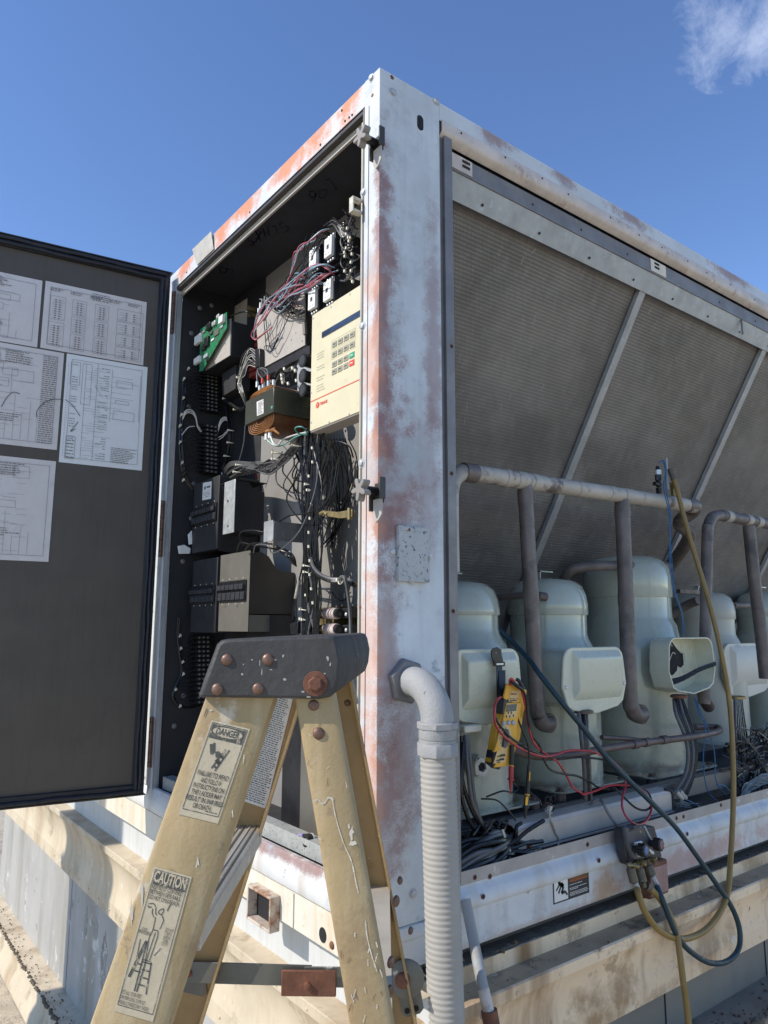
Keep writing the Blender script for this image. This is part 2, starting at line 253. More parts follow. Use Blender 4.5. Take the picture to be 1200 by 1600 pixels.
# ---------------------------------------------------------------- mesh builder
class MB:
    def __init__(s): s.v = []; s.f = []; s.sm = []
    def add(s, vs_, fs, smooth=True):
        o = len(s.v); s.v += [tuple(v) for v in vs_]; s.f += [tuple(o+i for i in f) for f in fs]; s.sm += [smooth]*len(fs); return s
    def box(s, a, b):
        x0, y0, z0 = (min(a[i], b[i]) for i in range(3)); x1, y1, z1 = (max(a[i], b[i]) for i in range(3))
        return s.add([(x0,y0,z0),(x1,y0,z0),(x1,y1,z0),(x0,y1,z0),(x0,y0,z1),(x1,y0,z1),(x1,y1,z1),(x0,y1,z1)],
                     [(0,3,2,1),(4,5,6,7),(0,1,5,4),(1,2,6,5),(2,3,7,6),(3,0,4,7)], False)
    def hexa(s, q, d):                            # quad q (4 points) extruded by vector d
        d = Vector(d); return s.prism(q, d)
    def prism(s, pts, d, smooth=False):
        n = len(pts); d = Vector(d); p = [Vector(x) for x in pts]; t = [x+d for x in p]
        nn = Vector((0, 0, 0))
        for i in range(n): nn += p[i].cross(p[(i+1) % n])
        bottom = tuple(range(n)); top = tuple(range(n, 2*n))
        if nn.dot(d) > 0: bottom = bottom[::-1]
        else: top = top[::-1]
        fs = [bottom, top]
        for i in range(n):
            j = (i+1) % n
            fs.append((i, j, n+j, n+i) if nn.dot(d) > 0 else (j, i, n+i, n+j))
        return s.add(p+t, fs, smooth)
    def face(s, pts): return s.add(pts, [tuple(range(len(pts)))], False)
    def tube(s, pts, r, seg=10, cap=True, radii=None):
        P = [Vector(p) for p in pts]; n = len(P)
        if n < 2: return s
        t0 = (P[1]-P[0]).normalized(); up = Vector((0, 0, 1)) if abs(t0.z) < .9 else Vector((1, 0, 0))
        a = t0.cross(up).normalized(); V = []
        prev = t0
        for i in range(n):
            t = (P[min(i+1, n-1)]-P[max(i-1, 0)])
            if t.length < 1e-9: t = prev
            t.normalize()
            a = (a - t*a.dot(t))
            if a.length < 1e-6: a = t.orthogonal()
            a.normalize(); b = t.cross(a); prev = t
            rr = radii[i] if radii else r
            for k in range(seg):
                an = 2*math.pi*k/seg; V.append(P[i]+(a*math.cos(an)+b*math.sin(an))*rr)
        Fc = []
        for i in range(n-1):
            for k in range(seg):
                k2 = (k+1) % seg; Fc.append((i*seg+k, (i+1)*seg+k, (i+1)*seg+k2, i*seg+k2)[::-1])
        if cap: Fc += [tuple(range(seg)), tuple(range((n-1)*seg, n*seg))[::-1]]
        return s.add(V, Fc)
    def cyl(s, a, b, r, seg=16, r2=None): return s.tube([a, b], r, seg, True, [r, r if r2 is None else r2])
    def lathe(s, prof, o=(0, 0, 0), axis=(0, 0, 1), seg=40, cap=True):   # prof: (radius, height)
        A = Vector(axis).normalized(); u = A.orthogonal().normalized(); w = A.cross(u); O = Vector(o); V = []
        for (r, h) in prof:
            for k in range(seg):
                an = 2*math.pi*k/seg; V.append(O+A*h+(u*math.cos(an)+w*math.sin(an))*r)
        n = len(prof); Fc = []
        for i in range(n-1):
            for k in range(seg):
                k2 = (k+1) % seg; Fc.append((i*seg+k, i*seg+k2, (i+1)*seg+k2, (i+1)*seg+k))
        if cap: Fc += [tuple(range(seg))[::-1], tuple(range((n-1)*seg, n*seg))]
        return s.add(V, Fc)
    def dome(s, o, axis, r, h, seg=16):
        return s.lathe([(r, 0), (r*.97, h*.35), (r*.82, h*.68), (r*.5, h*.92), (r*.12, h)], o, axis, seg)
    def hexbolt(s, o, axis, r, h):
        s.lathe([(r*1.45, 0), (r*1.45, h*.2)], o, axis, 18); return s.lathe([(r, h*.2), (r, h*.9), (r*.85, h)], o, axis, 6)
    def mesh(s, name):
        m = bpy.data.meshes.new(name); m.from_pydata(s.v, [], s.f); m.update()
        m.polygons.foreach_set('use_smooth', s.sm)
        try: m.set_sharp_from_angle(angle=R_(38))
        except Exception: pass
        return m
    def build(s, name, m, parent=None, bevel=0, label=None, kind=None, seg=2):
        me = s.mesh(name); me.materials.append(M[m] if isinstance(m, str) else m)
        o = bpy.data.objects.new(name, me); COL.objects.link(o)
        if parent is not None: attach(o, parent)
        if bevel:
            b = o.modifiers.new('bevel', 'BEVEL'); b.width = bevel; b.segments = seg; b.limit_method = 'ANGLE'; b.angle_limit = R_(40)
        if label: o['label'] = label
        if kind: o['kind'] = kind
        return o

def world_of(o):
    m = o.matrix_basis.copy(); p = o.parent
    if p is not None: m = world_of(p) @ o.matrix_parent_inverse @ m
    return m
def attach(o, p): o.parent = p; o.matrix_parent_inverse = world_of(p).inverted()
def tag(o, label, cat, group=None):
    o['label'] = label; o['category'] = cat
    if group: o['group'] = group
    return o
def T(name, label, cat, loc=(0, 0, 0), group=None):
    o = bpy.data.objects.new(name, None); COL.objects.link(o); o.location = loc; o.empty_display_size = .05
    return tag(o, label, cat, group)
def copy_thing(root, M4, label=None):
    """copy a thing, its parts and their sub-parts; M4 moves the copy"""
    r = root.copy(); COL.objects.link(r)
    r.matrix_basis = M4 @ root.matrix_basis
    if label: r['label'] = label
    for ch in root.children:
        c = ch.copy(); COL.objects.link(c); c.parent = r
        for g in ch.children:
            d = g.copy(); COL.objects.link(d); d.parent = c
    return r
def copy_part(o, M4, parent=None):
    c = o.copy(); COL.objects.link(c); c.parent = parent or o.parent
    c.matrix_parent_inverse = o.matrix_parent_inverse.copy(); c.matrix_basis = M4 @ o.matrix_basis
    return c
def curve(pts, n=6):                              # Catmull-Rom through points
    P = [Vector(p) for p in pts]; out_ = []
    if len(P) < 3: return P
    Q = [P[0]*2-P[1]]+P+[P[-1]*2-P[-2]]
    for i in range(1, len(Q)-2):
        a, b, c, d = Q[i-1:i+3]
        for k in range(n):
            t = k/n; out_.append(.5*((2*b)+(c-a)*t+(2*a-5*b+4*c-d)*t*t+(3*b-a-3*c+d)*t**3))
    out_.append(P[-1]); return out_
def text(s, o, ex, ey, size, m, parent, name='lettering', bold=0.0, align='LEFT', lift=.0006, line=1.0, shear=0, fit=None):
    """flat print: o origin, ex/ey unit directions, size in metres; sits just proud of its surface"""
    c = bpy.data.curves.new(name, 'FONT'); c.body = s; c.size = size; c.offset = bold*size; c.align_x = align; c.space_line = line; c.shear = shear
    c.resolution_u = 3
    tmp = bpy.data.objects.new('tmp', c); COL.objects.link(tmp)
    dg = bpy.context.evaluated_depsgraph_get(); me = bpy.data.meshes.new_from_object(tmp.evaluated_get(dg)); 
    bpy.data.objects.remove(tmp); bpy.data.curves.remove(c)
    ex = Vector(ex).normalized(); ey = Vector(ey).normalized(); nz = ex.cross(ey)
    if fit:
        w_ = max(v.co.x for v in me.vertices)-min(v.co.x for v in me.vertices); me.transform(Matrix.Diagonal((fit/w_, 1, 1, 1)))
    mm = Matrix((ex, ey, nz)).transposed().to_4x4(); mm.translation = Vector(o)+nz*lift
    me.transform(mm); me.materials.clear(); me.materials.append(M[m])
    ob = bpy.data.objects.new(name, me); COL.objects.link(ob)
    if parent is not None: attach(ob, parent)
    return ob
class Print:                                      # flat printed rules, bars and squiggles on a sheet spanned by o, ex, ey
    def __init__(s, o, ex, ey, lift=.0006):
        s.o = Vector(o); s.ex = Vector(ex); s.ey = Vector(ey); s.n = s.ex.cross(s.ey).normalized(); s.l = lift; s.mb = MB()
    def p(s, u, v, k=0): return s.o+s.ex*u+s.ey*v+s.n*(s.l+k)
    def bar(s, u0, v0, u1, v1, k=0):
        s.mb.face([s.p(u0, v0, k), s.p(u1, v0, k), s.p(u1, v1, k), s.p(u0, v1, k)]); return s
    def line(s, u0, v0, u1, v1, w):
        a = s.p(u0, v0); b = s.p(u1, v1); d = (b-a)
        if d.length < 1e-7: return s
        q = d.normalized().cross(s.n)*w/2; s.mb.face([a-q, b-q, b+q, a+q]); return s
    def poly(s, pts, k=0): s.mb.face([s.p(u, v, k) for u, v in pts]); return s
    def frame(s, u0, v0, u1, v1, w):
        for a in ((u0, v0, u1, v0), (u1, v0, u1, v1), (u1, v1, u0, v1), (u0, v1, u0, v0)): s.line(*a, w)
        return s
    def words(s, u0, v0, u1, h, rng=random):      # a line of unreadable small print
        u = u0
        while u < u1:
            w = rng.uniform(.2, .9)*h*3; s.bar(u, v0, min(u+w, u1), v0+h*.55); u += w+h*.5
        return s
    def build(s, name, m, parent, **k): return s.mb.build(name, m, parent, **k)

def struct(o): o['kind'] = 'structure'; return o
X1, Y1 = 6.0, 4.2                                 # how far the unit runs to the right and to the left
# ---------------------------------------------------------------- ground and roof curb
g = MB(); n = 24
g.add([(-150, -150, -.1), (150, -150, -.1), (150, 150, -.1), (-150, 150, -.1)], [(0, 1, 2, 3)], False)
struct(g.build('roof_deck', 'roof'))

curbT = T('roof_curb', 'cream and gray sheet metal roof curb with coved cap carrying the rusty white unit', 'roof curb', (0, 0, 0))
LP = [(-.03, .990), (-.070, .990), (-.070, .8565), (-.009, .853), (-.006, .851), (-.009, .825), (-.022, .812), (-.036, .775), (-.0445, .735), (-.0455, .700), (-.042, .665), (-.038, .645), (-.0355, .634), (-.0355, .578), (-.042, .575), (-.072, .574), (-.072, .045), (.03, .040), (.035, .034), (.035, -.005), (.06, -.05), (.07, -.095)]
RP = [(-.05, .972), (.014, .971), (.016, .934), (.078, .931), (.083, .928), (.082, .902), (.074, .893), (.064, .865), (.058, .840), (.056, .820), (.0565, .803), (.059, .788), (.0605, .778), (.0605, .731), (.055, .728), (.030, .727), (.030, .600), (.150, .595), (.156, .588), (.156, .50), (.19, .45), (.20, -.095)]
def run(side, i0, i1, name, m, parent=None):
    """one sheet of the curb between two profile points; left side: x = -o, right side: y = -o"""
    pr_ = (LP if side == 'l' else RP)[i0:i1+1]; mb = MB(); n = len(pr_); V = []; st = 12
    for k in range(st+1):
        for o, z in pr_: V.append((-o, -.10+(Y1+.10)*k/st, z) if side == 'l' else (.0+X1*k/st, -o, z))
    Fc = [(k*n+i, k*n+i+1, (k+1)*n+i+1, (k+1)*n+i) for k in range(st) for i in range(n-1)]
    if side == 'r': Fc = [f[::-1] for f in Fc]
    mb.add(V, Fc, True); return mb.build(name, m, parent)
for sd_ in 'lr':
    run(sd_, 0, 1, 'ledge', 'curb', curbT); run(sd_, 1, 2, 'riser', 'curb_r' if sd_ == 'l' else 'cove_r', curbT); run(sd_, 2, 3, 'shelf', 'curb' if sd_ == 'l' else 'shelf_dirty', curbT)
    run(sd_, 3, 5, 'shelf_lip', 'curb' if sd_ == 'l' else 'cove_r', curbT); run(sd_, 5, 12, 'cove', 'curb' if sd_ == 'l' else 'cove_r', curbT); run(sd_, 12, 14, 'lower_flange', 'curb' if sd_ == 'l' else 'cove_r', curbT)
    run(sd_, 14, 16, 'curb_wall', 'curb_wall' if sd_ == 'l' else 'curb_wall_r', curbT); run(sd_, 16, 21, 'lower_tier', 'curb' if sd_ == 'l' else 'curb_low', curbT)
MB().prism([(.072, -.03, -.09), (.0, -.03, -.09), (.0, .03, -.09), (.072, .03, -.09)], (0, 0, 1.08)).build('corner_block', 'curb', curbT)
MB().prism([(x_, 0-.0, 0) for x_ in (0,)]*3, (0, 0, 0)) if 0 else None
MB().prism([(-.002, -o, z) for o, z in RP[2:17]]+[(-.002, .03, .6), (-.002, .03, .97)], (.004, 0, 0)).build('end_plate', 'curb', curbT)
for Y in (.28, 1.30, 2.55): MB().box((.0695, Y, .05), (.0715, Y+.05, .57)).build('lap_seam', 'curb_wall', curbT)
for X in (1.02, 1.62, 2.9): MB().box((X, -.0325, .602), (X+.004, -.0305, .726)).build('lap_seam', 'hole', curbT)
def dome_part(name, pos, axis, r, h, m, parent, first=[None]):
    return MB().dome(pos, axis, r, h, 10).build(name, m, parent)
for k in range(18):
    Y = .22+k*.15
    dome_part('screw', (.0355, Y, .606), (-1, 0, 0), .006, .004, 'curb', curbT)
    dome_part('screw', (.0085, Y+.07, .835), (-1, 0, 0), .0045, .003, 'curb', curbT)
for k in range(16):
    X = .30+k*.155
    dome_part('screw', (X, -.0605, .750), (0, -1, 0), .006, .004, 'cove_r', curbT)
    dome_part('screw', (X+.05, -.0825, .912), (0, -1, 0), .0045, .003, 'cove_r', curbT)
# dirt lying on the ledge under the frame (right side) and clods
dm = MB(); rng = random.Random(3)
prev_ = -.004
for i in range(160):
    x0 = .02+i*.03; nx = -.004-rng.random()*.009
    dm.add([(x0, .04, .9724), (x0+.03, .04, .9724), (x0+.03, nx, .9722), (x0, prev_, .9722)], [(3, 2, 1, 0)], False); prev_ = nx
dd = dm.build('dust_layer', 'dirt', curbT); dd['kind'] = 'stuff'
cl = MB()
def clod(mb, p, r): mb.lathe([(r*.4, -.4*r), (r, 0), (r*.8, r*.5), (r*.3, r*.8)], p, (rng.uniform(-.5, .5), rng.uniform(-.5, .5), 1), 5)
for i in range(260):
    x = rng.uniform(.2, 4.0); r = rng.choice((.001, .001, .0015, .002, .0035))
    clod(cl, (x, rng.uniform(-.012, .02), .973+r*.2), r)
    if i % 3 == 0: clod(cl, (x, -rng.uniform(.018, .075), .933+r*.2), r)
for i in range(120):
    r = rng.choice((.002, .003, .004)); clod(cl, (-rng.uniform(-.04, .03), rng.uniform(2.0, 4), .045+r*.2), r)
for i in range(420):
    t = rng.uniform(.8, 3.2); o = rng.uniform(.035, .15); r = rng.choice((.0015, .002, .003, .006)); clod(cl, (t, -o, .598+r*.1), r)
for k in range(40):
    x = rng.uniform(.3, 3.5); r = rng.choice((.004, .006, .008)); cl.lathe([(r*.3, -.3*r), (r, 0), (r*.8, r*.3), (r*.2, r*.45)], (x, rng.uniform(-.014, .004), .973+r*.1), (rng.uniform(-.6, .6), rng.uniform(-.6, .6), 1), 5)
cc = cl.build('dirt_clods', 'clod'); cc['kind'] = 'stuff'; tag(cc, 'brown dirt clods and dried leaves scattered on the curb ledges', 'debris')
dp = MB()                                         # ragged old sealant along the lower ledge edges
for i in range(420):
    t = .8+i*.009; r = rng.uniform(.003, .012)
    if rng.random() < .75: clod(dp, (-.030-rng.uniform(-.006, .004), .9+t, .040), r)
    if rng.random() < .75: clod(dp, (t, -.152-rng.uniform(-.008, .003), .595), r*1.3)
pp_ = dp.build('peeling_sealant', 'dirt'); pp_['kind'] = 'stuff'; tag(pp_, 'ragged gray sealant crumbling along the lower curb ledge', 'sealant')

def splat(name, m, side, a, b, w, h, seed, n=22, off=.0008):
    rg = random.Random(seed); pts = []
    for k in range(n):
        t = 2*math.pi*k/n; rr = rg.uniform(.45, 1.0)
        u, v = a+w*rr*math.cos(t), b+h*rr*math.sin(t)
        pts.append((.072-off, u, v) if side == 'l' else (u, -.030-off, v))
    return MB().prism(pts, (.0004, 0, 0) if side == 'l' else (0, .0004, 0)).build(name, m, curbT)
for k, (a, b, w, h) in enumerate(((2.02, .36, .05, .13), (1.86, .30, .09, .05), (2.16, .44, .06, .05), (2.3, .42, .03, .09), (1.76, .24, .05, .10), (1.95, .22, .03, .07))): splat('patched_stain', 'curb_stain', 'l', a, b, w, h, k)
for k in range(16): splat('paint_chip', 'curb_r', 'l', 1.6+k*.06, .12+(k*37 % 40)/100, .006, .012, 50+k, 9, .0014)
# ---------------------------------------------------------------- cabinet
cab = T('chiller_cabinet', 'tall white chiller cabinet with orange primer showing and its left control compartment open', 'chiller', (0, 0, 1.0))
def part(mb, name, m, **k): return mb.build(name, m, cab, **k)
ZT = 3.205
# corner post (two folded faces)
cp = part(MB().prism([(0, 0, 1.093), (.2085, 0, 1.093), (.2085, .003, 1.093), (.003, .003, 1.093), (.003, .066, 1.093), (0, .066, 1.093)], (0, 0, ZT-1.093)), 'corner_post', 'post', bevel=.0015)
part(MB().box((.004, .004, ZT-.003), (.22, .066, ZT)), 'post_cap', 'post')
part(MB().box((-.0012, .045, 1.10), (.0, .0462, 3.12)), 'post_seam', 'hole')
part(MB().box((.0, .0665, 1.155), (.004, .0735, 3.126)).box((.004, .0665, 1.155), (.27, .0685, 3.126)), 'post_return', 'tanbox')
part(MB().box((.008, .0735, 1.155), (.016, .0905, 3.10)), 'opening_trim', 'alu')
# left top rail
part(MB().box((0.001, .0665, 3.132), (.004, Y1, ZT-.001)).box((.004, .0665, ZT-.004), (.12, Y1, ZT-.001)), 'top_rail', 'rail', bevel=.001)
part(MB().box((.004, .0735, 3.118), (.022, 1.40, 3.128)), 'rail_return', 'tanside')
part(MB().box((.0225, .0735, 3.098), (.030, 1.385, 3.118)), 'opening_trim', 'beige_metal')
for (px, py) in ((534, 172.5), (550, 179.5), (545.5, 183.5), (539, 189), (533, 211), (500.5, 226), (390, 331.5), (291.5, 425.5)):
    p = AX(px, py, 0); part(MB().lathe([(.0035, 0), (.0035, .0006)], (p.x-.0002, p.y, p.z), (-1, 0, 0), 12), 'hole', 'hole')
# right top rail
part(MB().box((.2095, .001, 3.150), (X1, .004, ZT-.001)).box((.2095, .004, ZT-.004), (X1, .15, ZT-.001)), 'top_rail', 'rail', bevel=.001)
fl = MB(); pr = [(.000, 3.1535), (-.003, 3.1525), (-.0042, 3.149), (-.0048, 3.127), (-.0035, 3.119), (.002, 3.112), (.022, 3.104), (.022, 3.108), (.004, 3.116), (-.0005, 3.121), (-.001, 3.148)]
fl.prism([(.216, y, z) for y, z in pr], (X1-.3, 0, 0), True); part(fl, 'rolled_flange', 'cream')
rr_ = random.Random(5)
for k in range(26):
    x = .28+k*.17+rr_.uniform(-.03, .03); part(MB().lathe([(.0032, 0), (.0032, .0006)], (x, -.0052, 3.139+rr_.uniform(-.006, .004)), (0, -1, 0), 10), 'hole', 'hole')
# opening stile on the right of the post
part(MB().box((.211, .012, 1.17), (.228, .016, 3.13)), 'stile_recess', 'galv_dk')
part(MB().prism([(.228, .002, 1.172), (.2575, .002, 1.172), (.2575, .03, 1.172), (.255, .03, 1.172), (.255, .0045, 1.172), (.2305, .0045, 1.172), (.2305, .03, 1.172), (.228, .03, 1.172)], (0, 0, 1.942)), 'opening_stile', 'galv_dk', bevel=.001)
for py in (541, 740, 955): 
    p = AY(705.5 if py < 800 else 708, py, .002); part(MB().lathe([(.006, 0), (.006, .0006)], (p.x, .0018, p.z), (0, -1, 0), 12), 'rusty_hole', 'rust'); part(MB().lathe([(.0035, 0), (.0035, .0006)], (p.x, .0010, p.z), (0, -1, 0), 12), 'hole', 'hole')
# strips under the top rail
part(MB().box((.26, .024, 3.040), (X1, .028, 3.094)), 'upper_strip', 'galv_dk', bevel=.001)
part(MB().box((.26, .0215, 3.046), (.355, .0235, 3.092)), 'splice_plate', 'cream')
part(MB().box((1.262, .0215, 3.046), (1.36, .0235, 3.092)), 'splice_plate', 'base_cream')
for x0 in (.315, 1.285):
    for z in (3.077, 3.062): part(MB().box((x0, .0200, z), (x0+.030, .0212, z+.008)), 'slot', 'hole')
for x in (.62, .86, 1.12, 1.75, 2.05, 2.5): part(MB().lathe([(.004, 0), (.004, .0006)], (x, .0236, 3.062), (0, -1, 0), 10), 'hole', 'hole')
part(MB().box((.26, .05, 3.09), (X1, .054, 3.13)), 'shadow_gap_backing', 'blackbox')
# hardware on the post
def bolt(pos, ax, r=.008, h=.006, m='metal_bolt', nm='bolt', parent=cab): return MB().hexbolt(pos, ax, r, h).build(nm, m, parent)
for (px, py, f) in ((614, 144, 'y'), (681, 159, 'y'), (612.5, 121, 'h'), (642, 908, 'y'), (670.5, 868, 'y'), (612.5, 862, 'y'), (580.5, 122, 'x'), (582, 149, 'hx'), (568, 301, 'x'), (566.5, 510, 'x'), (565, 724, 'x'), (563, 949, 'hx'), (645, 1396, 'y')):
    if f == 'y': bolt(AY(px, py, 0), (0, -1, 0))
    elif f == 'x': bolt(AX(px, py, 0), (-1, 0, 0))
    elif f == 'h': part(MB().lathe([(.006, 0), (.006, .0006)], AY(px, py, 0), (0, -1, 0), 14), 'hole', 'rust')
    else: part(MB().lathe([(.005, 0), (.005, .0006)], AX(px, py, 0), (-1, 0, 0), 14), 'hole', 'rust')
# slotted hole
p0 = AY(656.5, 182, 0); p1 = AY(656.5, 202, 0); sl = []
for k in range(9): a = math.pi*k/8; sl.append((p0.x+.011*math.cos(a), -.0008, p0.z+.011*math.sin(a)-.008))
for k in range(9): a = math.pi+math.pi*k/8; sl.append((p0.x+.011*math.cos(a), -.0008, p1.z+.011*math.sin(a)+.008))
part(MB().prism(sl, (0, .0006, 0)), 'slotted_hole', 'hole')
# speckled rating cover on the post
q = [AY(*p, -.012) for p in ((623.5, 820), (671, 824), (671, 905.5), (623, 908))]
rp = part(MB().box((q[0].x, -.012, q[3].z), (q[1].x, -.0005, q[0].z)), 'conduit_cover_plate', 'plate', bevel=.0015)
MB().box((q[0].x+.006, -.0135, q[0].z-.012), (q[1].x-.03, -.0122, q[0].z-.004)).build('raised_rib', 'plate', rp)
MB().dome((q[0].x+.031, -.0122, q[0].z-.009), (0, -1, 0), .0045, .002, 10).build('screw', 'rust', rp)

# left frame channels and sill
part(MB().prism([(0.0, 0, 1.002), (0.0, 0, 1.0865), (.003, 0, 1.0865), (.003, 0, 1.005), (.03, 0, 1.005), (.03, 0, 1.002)], (0, Y1, 0)).build if 0 else
     MB().box((0, .001, 1.002), (.003, Y1, 1.0865)).box((.003, .001, 1.002), (.05, Y1, 1.005)), 'base_channel', 'base_cream')
lf = [(-.0015, 1.0895), (-.0035, 1.093), (-.0035, 1.128), (.002, 1.137), (.004, 1.160), (.010, 1.168), (.02, 1.169), (.02, 1.166), (.006, 1.155), (.004, 1.14), (-.0005, 1.127), (-.0005, 1.0895)]
part(MB().prism([(x, .068, z) for x, z in lf], (0, Y1, 0), True), 'frame_rail', 'frame')
part(MB().box((.021, .075, 1.155), (.034, 1.38, 1.163)), 'sill_gasket', 'rubber')
part(MB().box((.036, .075, 1.165), (.04, 1.36, 1.207)).box((.04, .075, 1.203), (.075, 1.36, 1.207)), 'sill', 'galv_sill')
# right frame
rf = [(.0, 1.002), (.0, 1.083), (-.006, 1.088), (-.0085, 1.096), (-.0075, 1.108), (.002, 1.124), (.010, 1.131), (.012, 1.138), (.012, 1.168), (.015, 1.168), (.015, 1.135), (.006, 1.122), (-.003, 1.108), (-.004, 1.096), (.003, 1.086), (.003, 1.002)]
part(MB().prism([(.2, y, z) for y, z in rf], (X1-.2, 0, 0), True), 'bottom_rail', 'frame')
part(MB().box((.0, -.0005, 1.002), (.2, .003, 1.091)).prism([(0, -.0005, 1.060), (0, -.009, 1.066), (0, -.010, 1.080), (0, -.004, 1.090), (0, .003, 1.092)], (.2, 0, 0)), 'corner_rail', 'frame')
part(MB().box((.262, .0095, 1.1385), (X1, .0118, 1.1695)), 'opening_lip', 'flange_gray')
part(MB().box((.92, -.0035, 1.004), (.955, -.0005, 1.082)), 'splice_strap', 'base_cream')
for (px, py, y, mm_) in ((742, 1371, .0115, 'rust'), (765.5, 1369.5, .0115, 'rust'), (755, 1401, -.009, 'rust'), (918, 1319.5, .0115, 'rust'), (936, 1344.5, -.009, 'rust'), (1057, 1278.5, .0115, 'rust'), (1068, 1276, .0115, 'rust'), (1126.5, 1258, .0115, 'rust'), (1074, 1303, -.009, 'rust')):
    p = AY(px, py, y if y < 0 else .0093); part(MB().lathe([(.0065, 0), (.0065, .0007)], p, (0, -1, 0), 12), 'rusty_hole', mm_); part(MB().lathe([(.0035, .0007), (.0035, .0013)], p, (0, -1, 0), 10), 'hole', 'hole')
# square tube stub and lifting hole in the left base
o = [AX(*p, -.03) for p in ((386, 1380), (423, 1379), (423, 1430), (386, 1440))]
ya, yb, za, zb = o[0].y, o[1].y, o[3].z+.006, o[0].z-.002
st = MB(); w = .007
st.box((-.03, ya, za), (0, ya-w, zb)).box((-.03, yb, za), (0, yb+w, zb)).box((-.03, ya-w, zb-w), (0, yb+w, zb)).box((-.03, ya-w, za), (0, yb+w, za+w))
part(st, 'square_tube_stub', 'stub', bevel=.002)
part(MB().box((-.002, ya-w, za+w), (-.001, yb+w, zb-w)), 'tube_mouth', 'hole')
p = AX(504.5, 1461, 0); el = [(-.0008, p.y+.016*math.cos(a*math.pi/10), p.z+.017*math.sin(a*math.pi/10)) for a in range(20)]
part(MB().prism(el, (.0006, 0, 0)), 'lifting_hole', 'hole')
part(MB().box((-.0035, .345, 1.004), (-.0005, .358, 1.085)), 'weld_seam', 'base_cream')
p = AX(519, 1477, 0); dome_part('bolt', (0, p.y, p.z), (-1, 0, 0), .009, .005, 'rust', cab)
# right: tube stub behind the manifold
a = AY(1012, 1352, -.05); b = AY(1046, 1395, -.05)
part(MB().box((a.x, -.05, b.z), (b.x, -.0095, a.z)), 'square_tube_stub', 'rust', bevel=.006)
part(MB().box((a.x+.008, -.0515, b.z+.008), (b.x-.006, -.0502, a.z-.012)), 'tube_mouth', 'rust_pink')

# compartment shell: back, ceiling, left side, floor
part(MB().box((.271, .0686, 1.15), (.274, 1.383, 3.155)), 'back_panel', 'back')
part(MB().box((.031, .0686, 3.152), (.271, 1.383, 3.156)), 'compartment_ceiling', 'ceiling_blk')
part(MB().box((.031, 1.383, 1.15), (.271, 1.386, 3.152)), 'compartment_side', 'inner_dark')
part(MB().box((.076, .0686, 1.15), (.271, 1.383, 1.153)), 'compartment_floor', 'inner_dark')
part(MB().box((.2685, 1.12, 1.16), (.2705, 1.382, 3.15)), 'back_side_panel', 'inner_dark')  # dark sheet painting shade over the left strip of the back panel
for (px, py) in ((331, 477), (312.5, 481), (299.5, 520.5), (295.5, 635), (303, 756), (299, 810), (286, 877), (287, 1087), (272.5, 1134.5)):
    p = AY(px, py, 1.382); dome_part('plug_button', (p.x, 1.3829, p.z), (0, -1, 0), .010, .003, 'galv_dk', cab)
# jamb on the hinge side
part(MB().box((0, 1.386, 1.14), (.004, 1.42, 3.13)).box((.004, 1.386, 1.14), (.03, 1.389, 3.13)), 'hinge_jamb', 'rail')
part(MB().box((.006, 1.372, 1.16), (.018, 1.3855, 3.10)), 'opening_trim', 'galv')
part(MB().box((.0, 1.421, 1.172), (.003, Y1, 3.131)), 'end_panel', 'frame')
part(MB().box((-.004, 1.388, 1.105), (.03, 1.402, 1.165)), 'corner_bracket', 'frame')
# outer skin beyond the compartment: roof, far end, back, inside partition and pan
part(MB().box((.12, .15, 3.185), (X1, Y1, 3.19)), 'roof_panel', 'frame')
part(MB().box((.2745, .12, 1.15), (.278, Y1, 3.18)), 'partition', 'blackbox')
part(MB().box((.06, .06, 1.02), (X1, Y1, 1.03)), 'base_pan', 'galv_dk')
part(MB().box((.3, 1.75, 1.03), (X1, 1.76, 3.18)), 'center_divider', 'blackbox')
part(MB().box((X1, .01, 1.02), (X1+.004, Y1, 3.18)), 'end_panel', 'frame')
part(MB().box((.06, Y1-.004, 1.02), (X1, Y1, 3.18)), 'end_panel', 'frame')

# star knob latches, keeper bracket
def star_latch(px, py):
    c = AX(px, py, -.045); g_ = []
    lt = MB()
    lt.box((-.018, c.y-.024, c.z-.022), (-.0005, c.y-.019, c.z+.030)).box((-.018, c.y+.016, c.z-.048), (-.0005, c.y+.021, c.z+.004)).box((-.004, c.y-.019, c.z-.030), (-.0006, c.y+.016, c.z+.020))
    L_ = part(lt, 'latch', 'tanside', bevel=.0015)
    tb = [(c.y-.020, c.z-.02), (c.y+.014, c.z-.02), (c.y+.014, c.z-.062), (c.y+.004, c.z-.076), (c.y-.008, c.z-.070), (c.y-.020, c.z-.058)]
    MB().prism([(-.010, y, z) for y, z in tb], (.004, 0, 0)).build('latch_tab', 'beige_metal', L_, bevel=.001)
    kn = []
    for k in range(60):
        a_ = 2*math.pi*k/60; r = .020+.009*math.cos(5*a_+.6); kn.append((-.058, c.y+.008+r*math.cos(a_), c.z+r*math.sin(a_)))
    MB().prism(kn, (.020, 0, 0), True).build('star_knob', 'knob_gray', L_, bevel=.0015)
    MB().cyl((-.043, c.y+.008, c.z), (-.002, c.y+.008, c.z), .011).build('knob_shaft', 'blk', L_)
star_latch(571, 212); star_latch(569.5, 764)
p = AX(563, 326, 0)
kb = MB().box((-.028, p.y-.012, p.z+.012), (-.0006, p.y+.006, p.z+.020)).box((-.028, p.y-.012, p.z-.022), (-.0006, p.y+.006, p.z-.014)).box((-.032, p.y-.012, p.z-.022), (-.028, p.y+.006, p.z+.020))
part(kb, 'door_keeper', 'alu', bevel=.001)

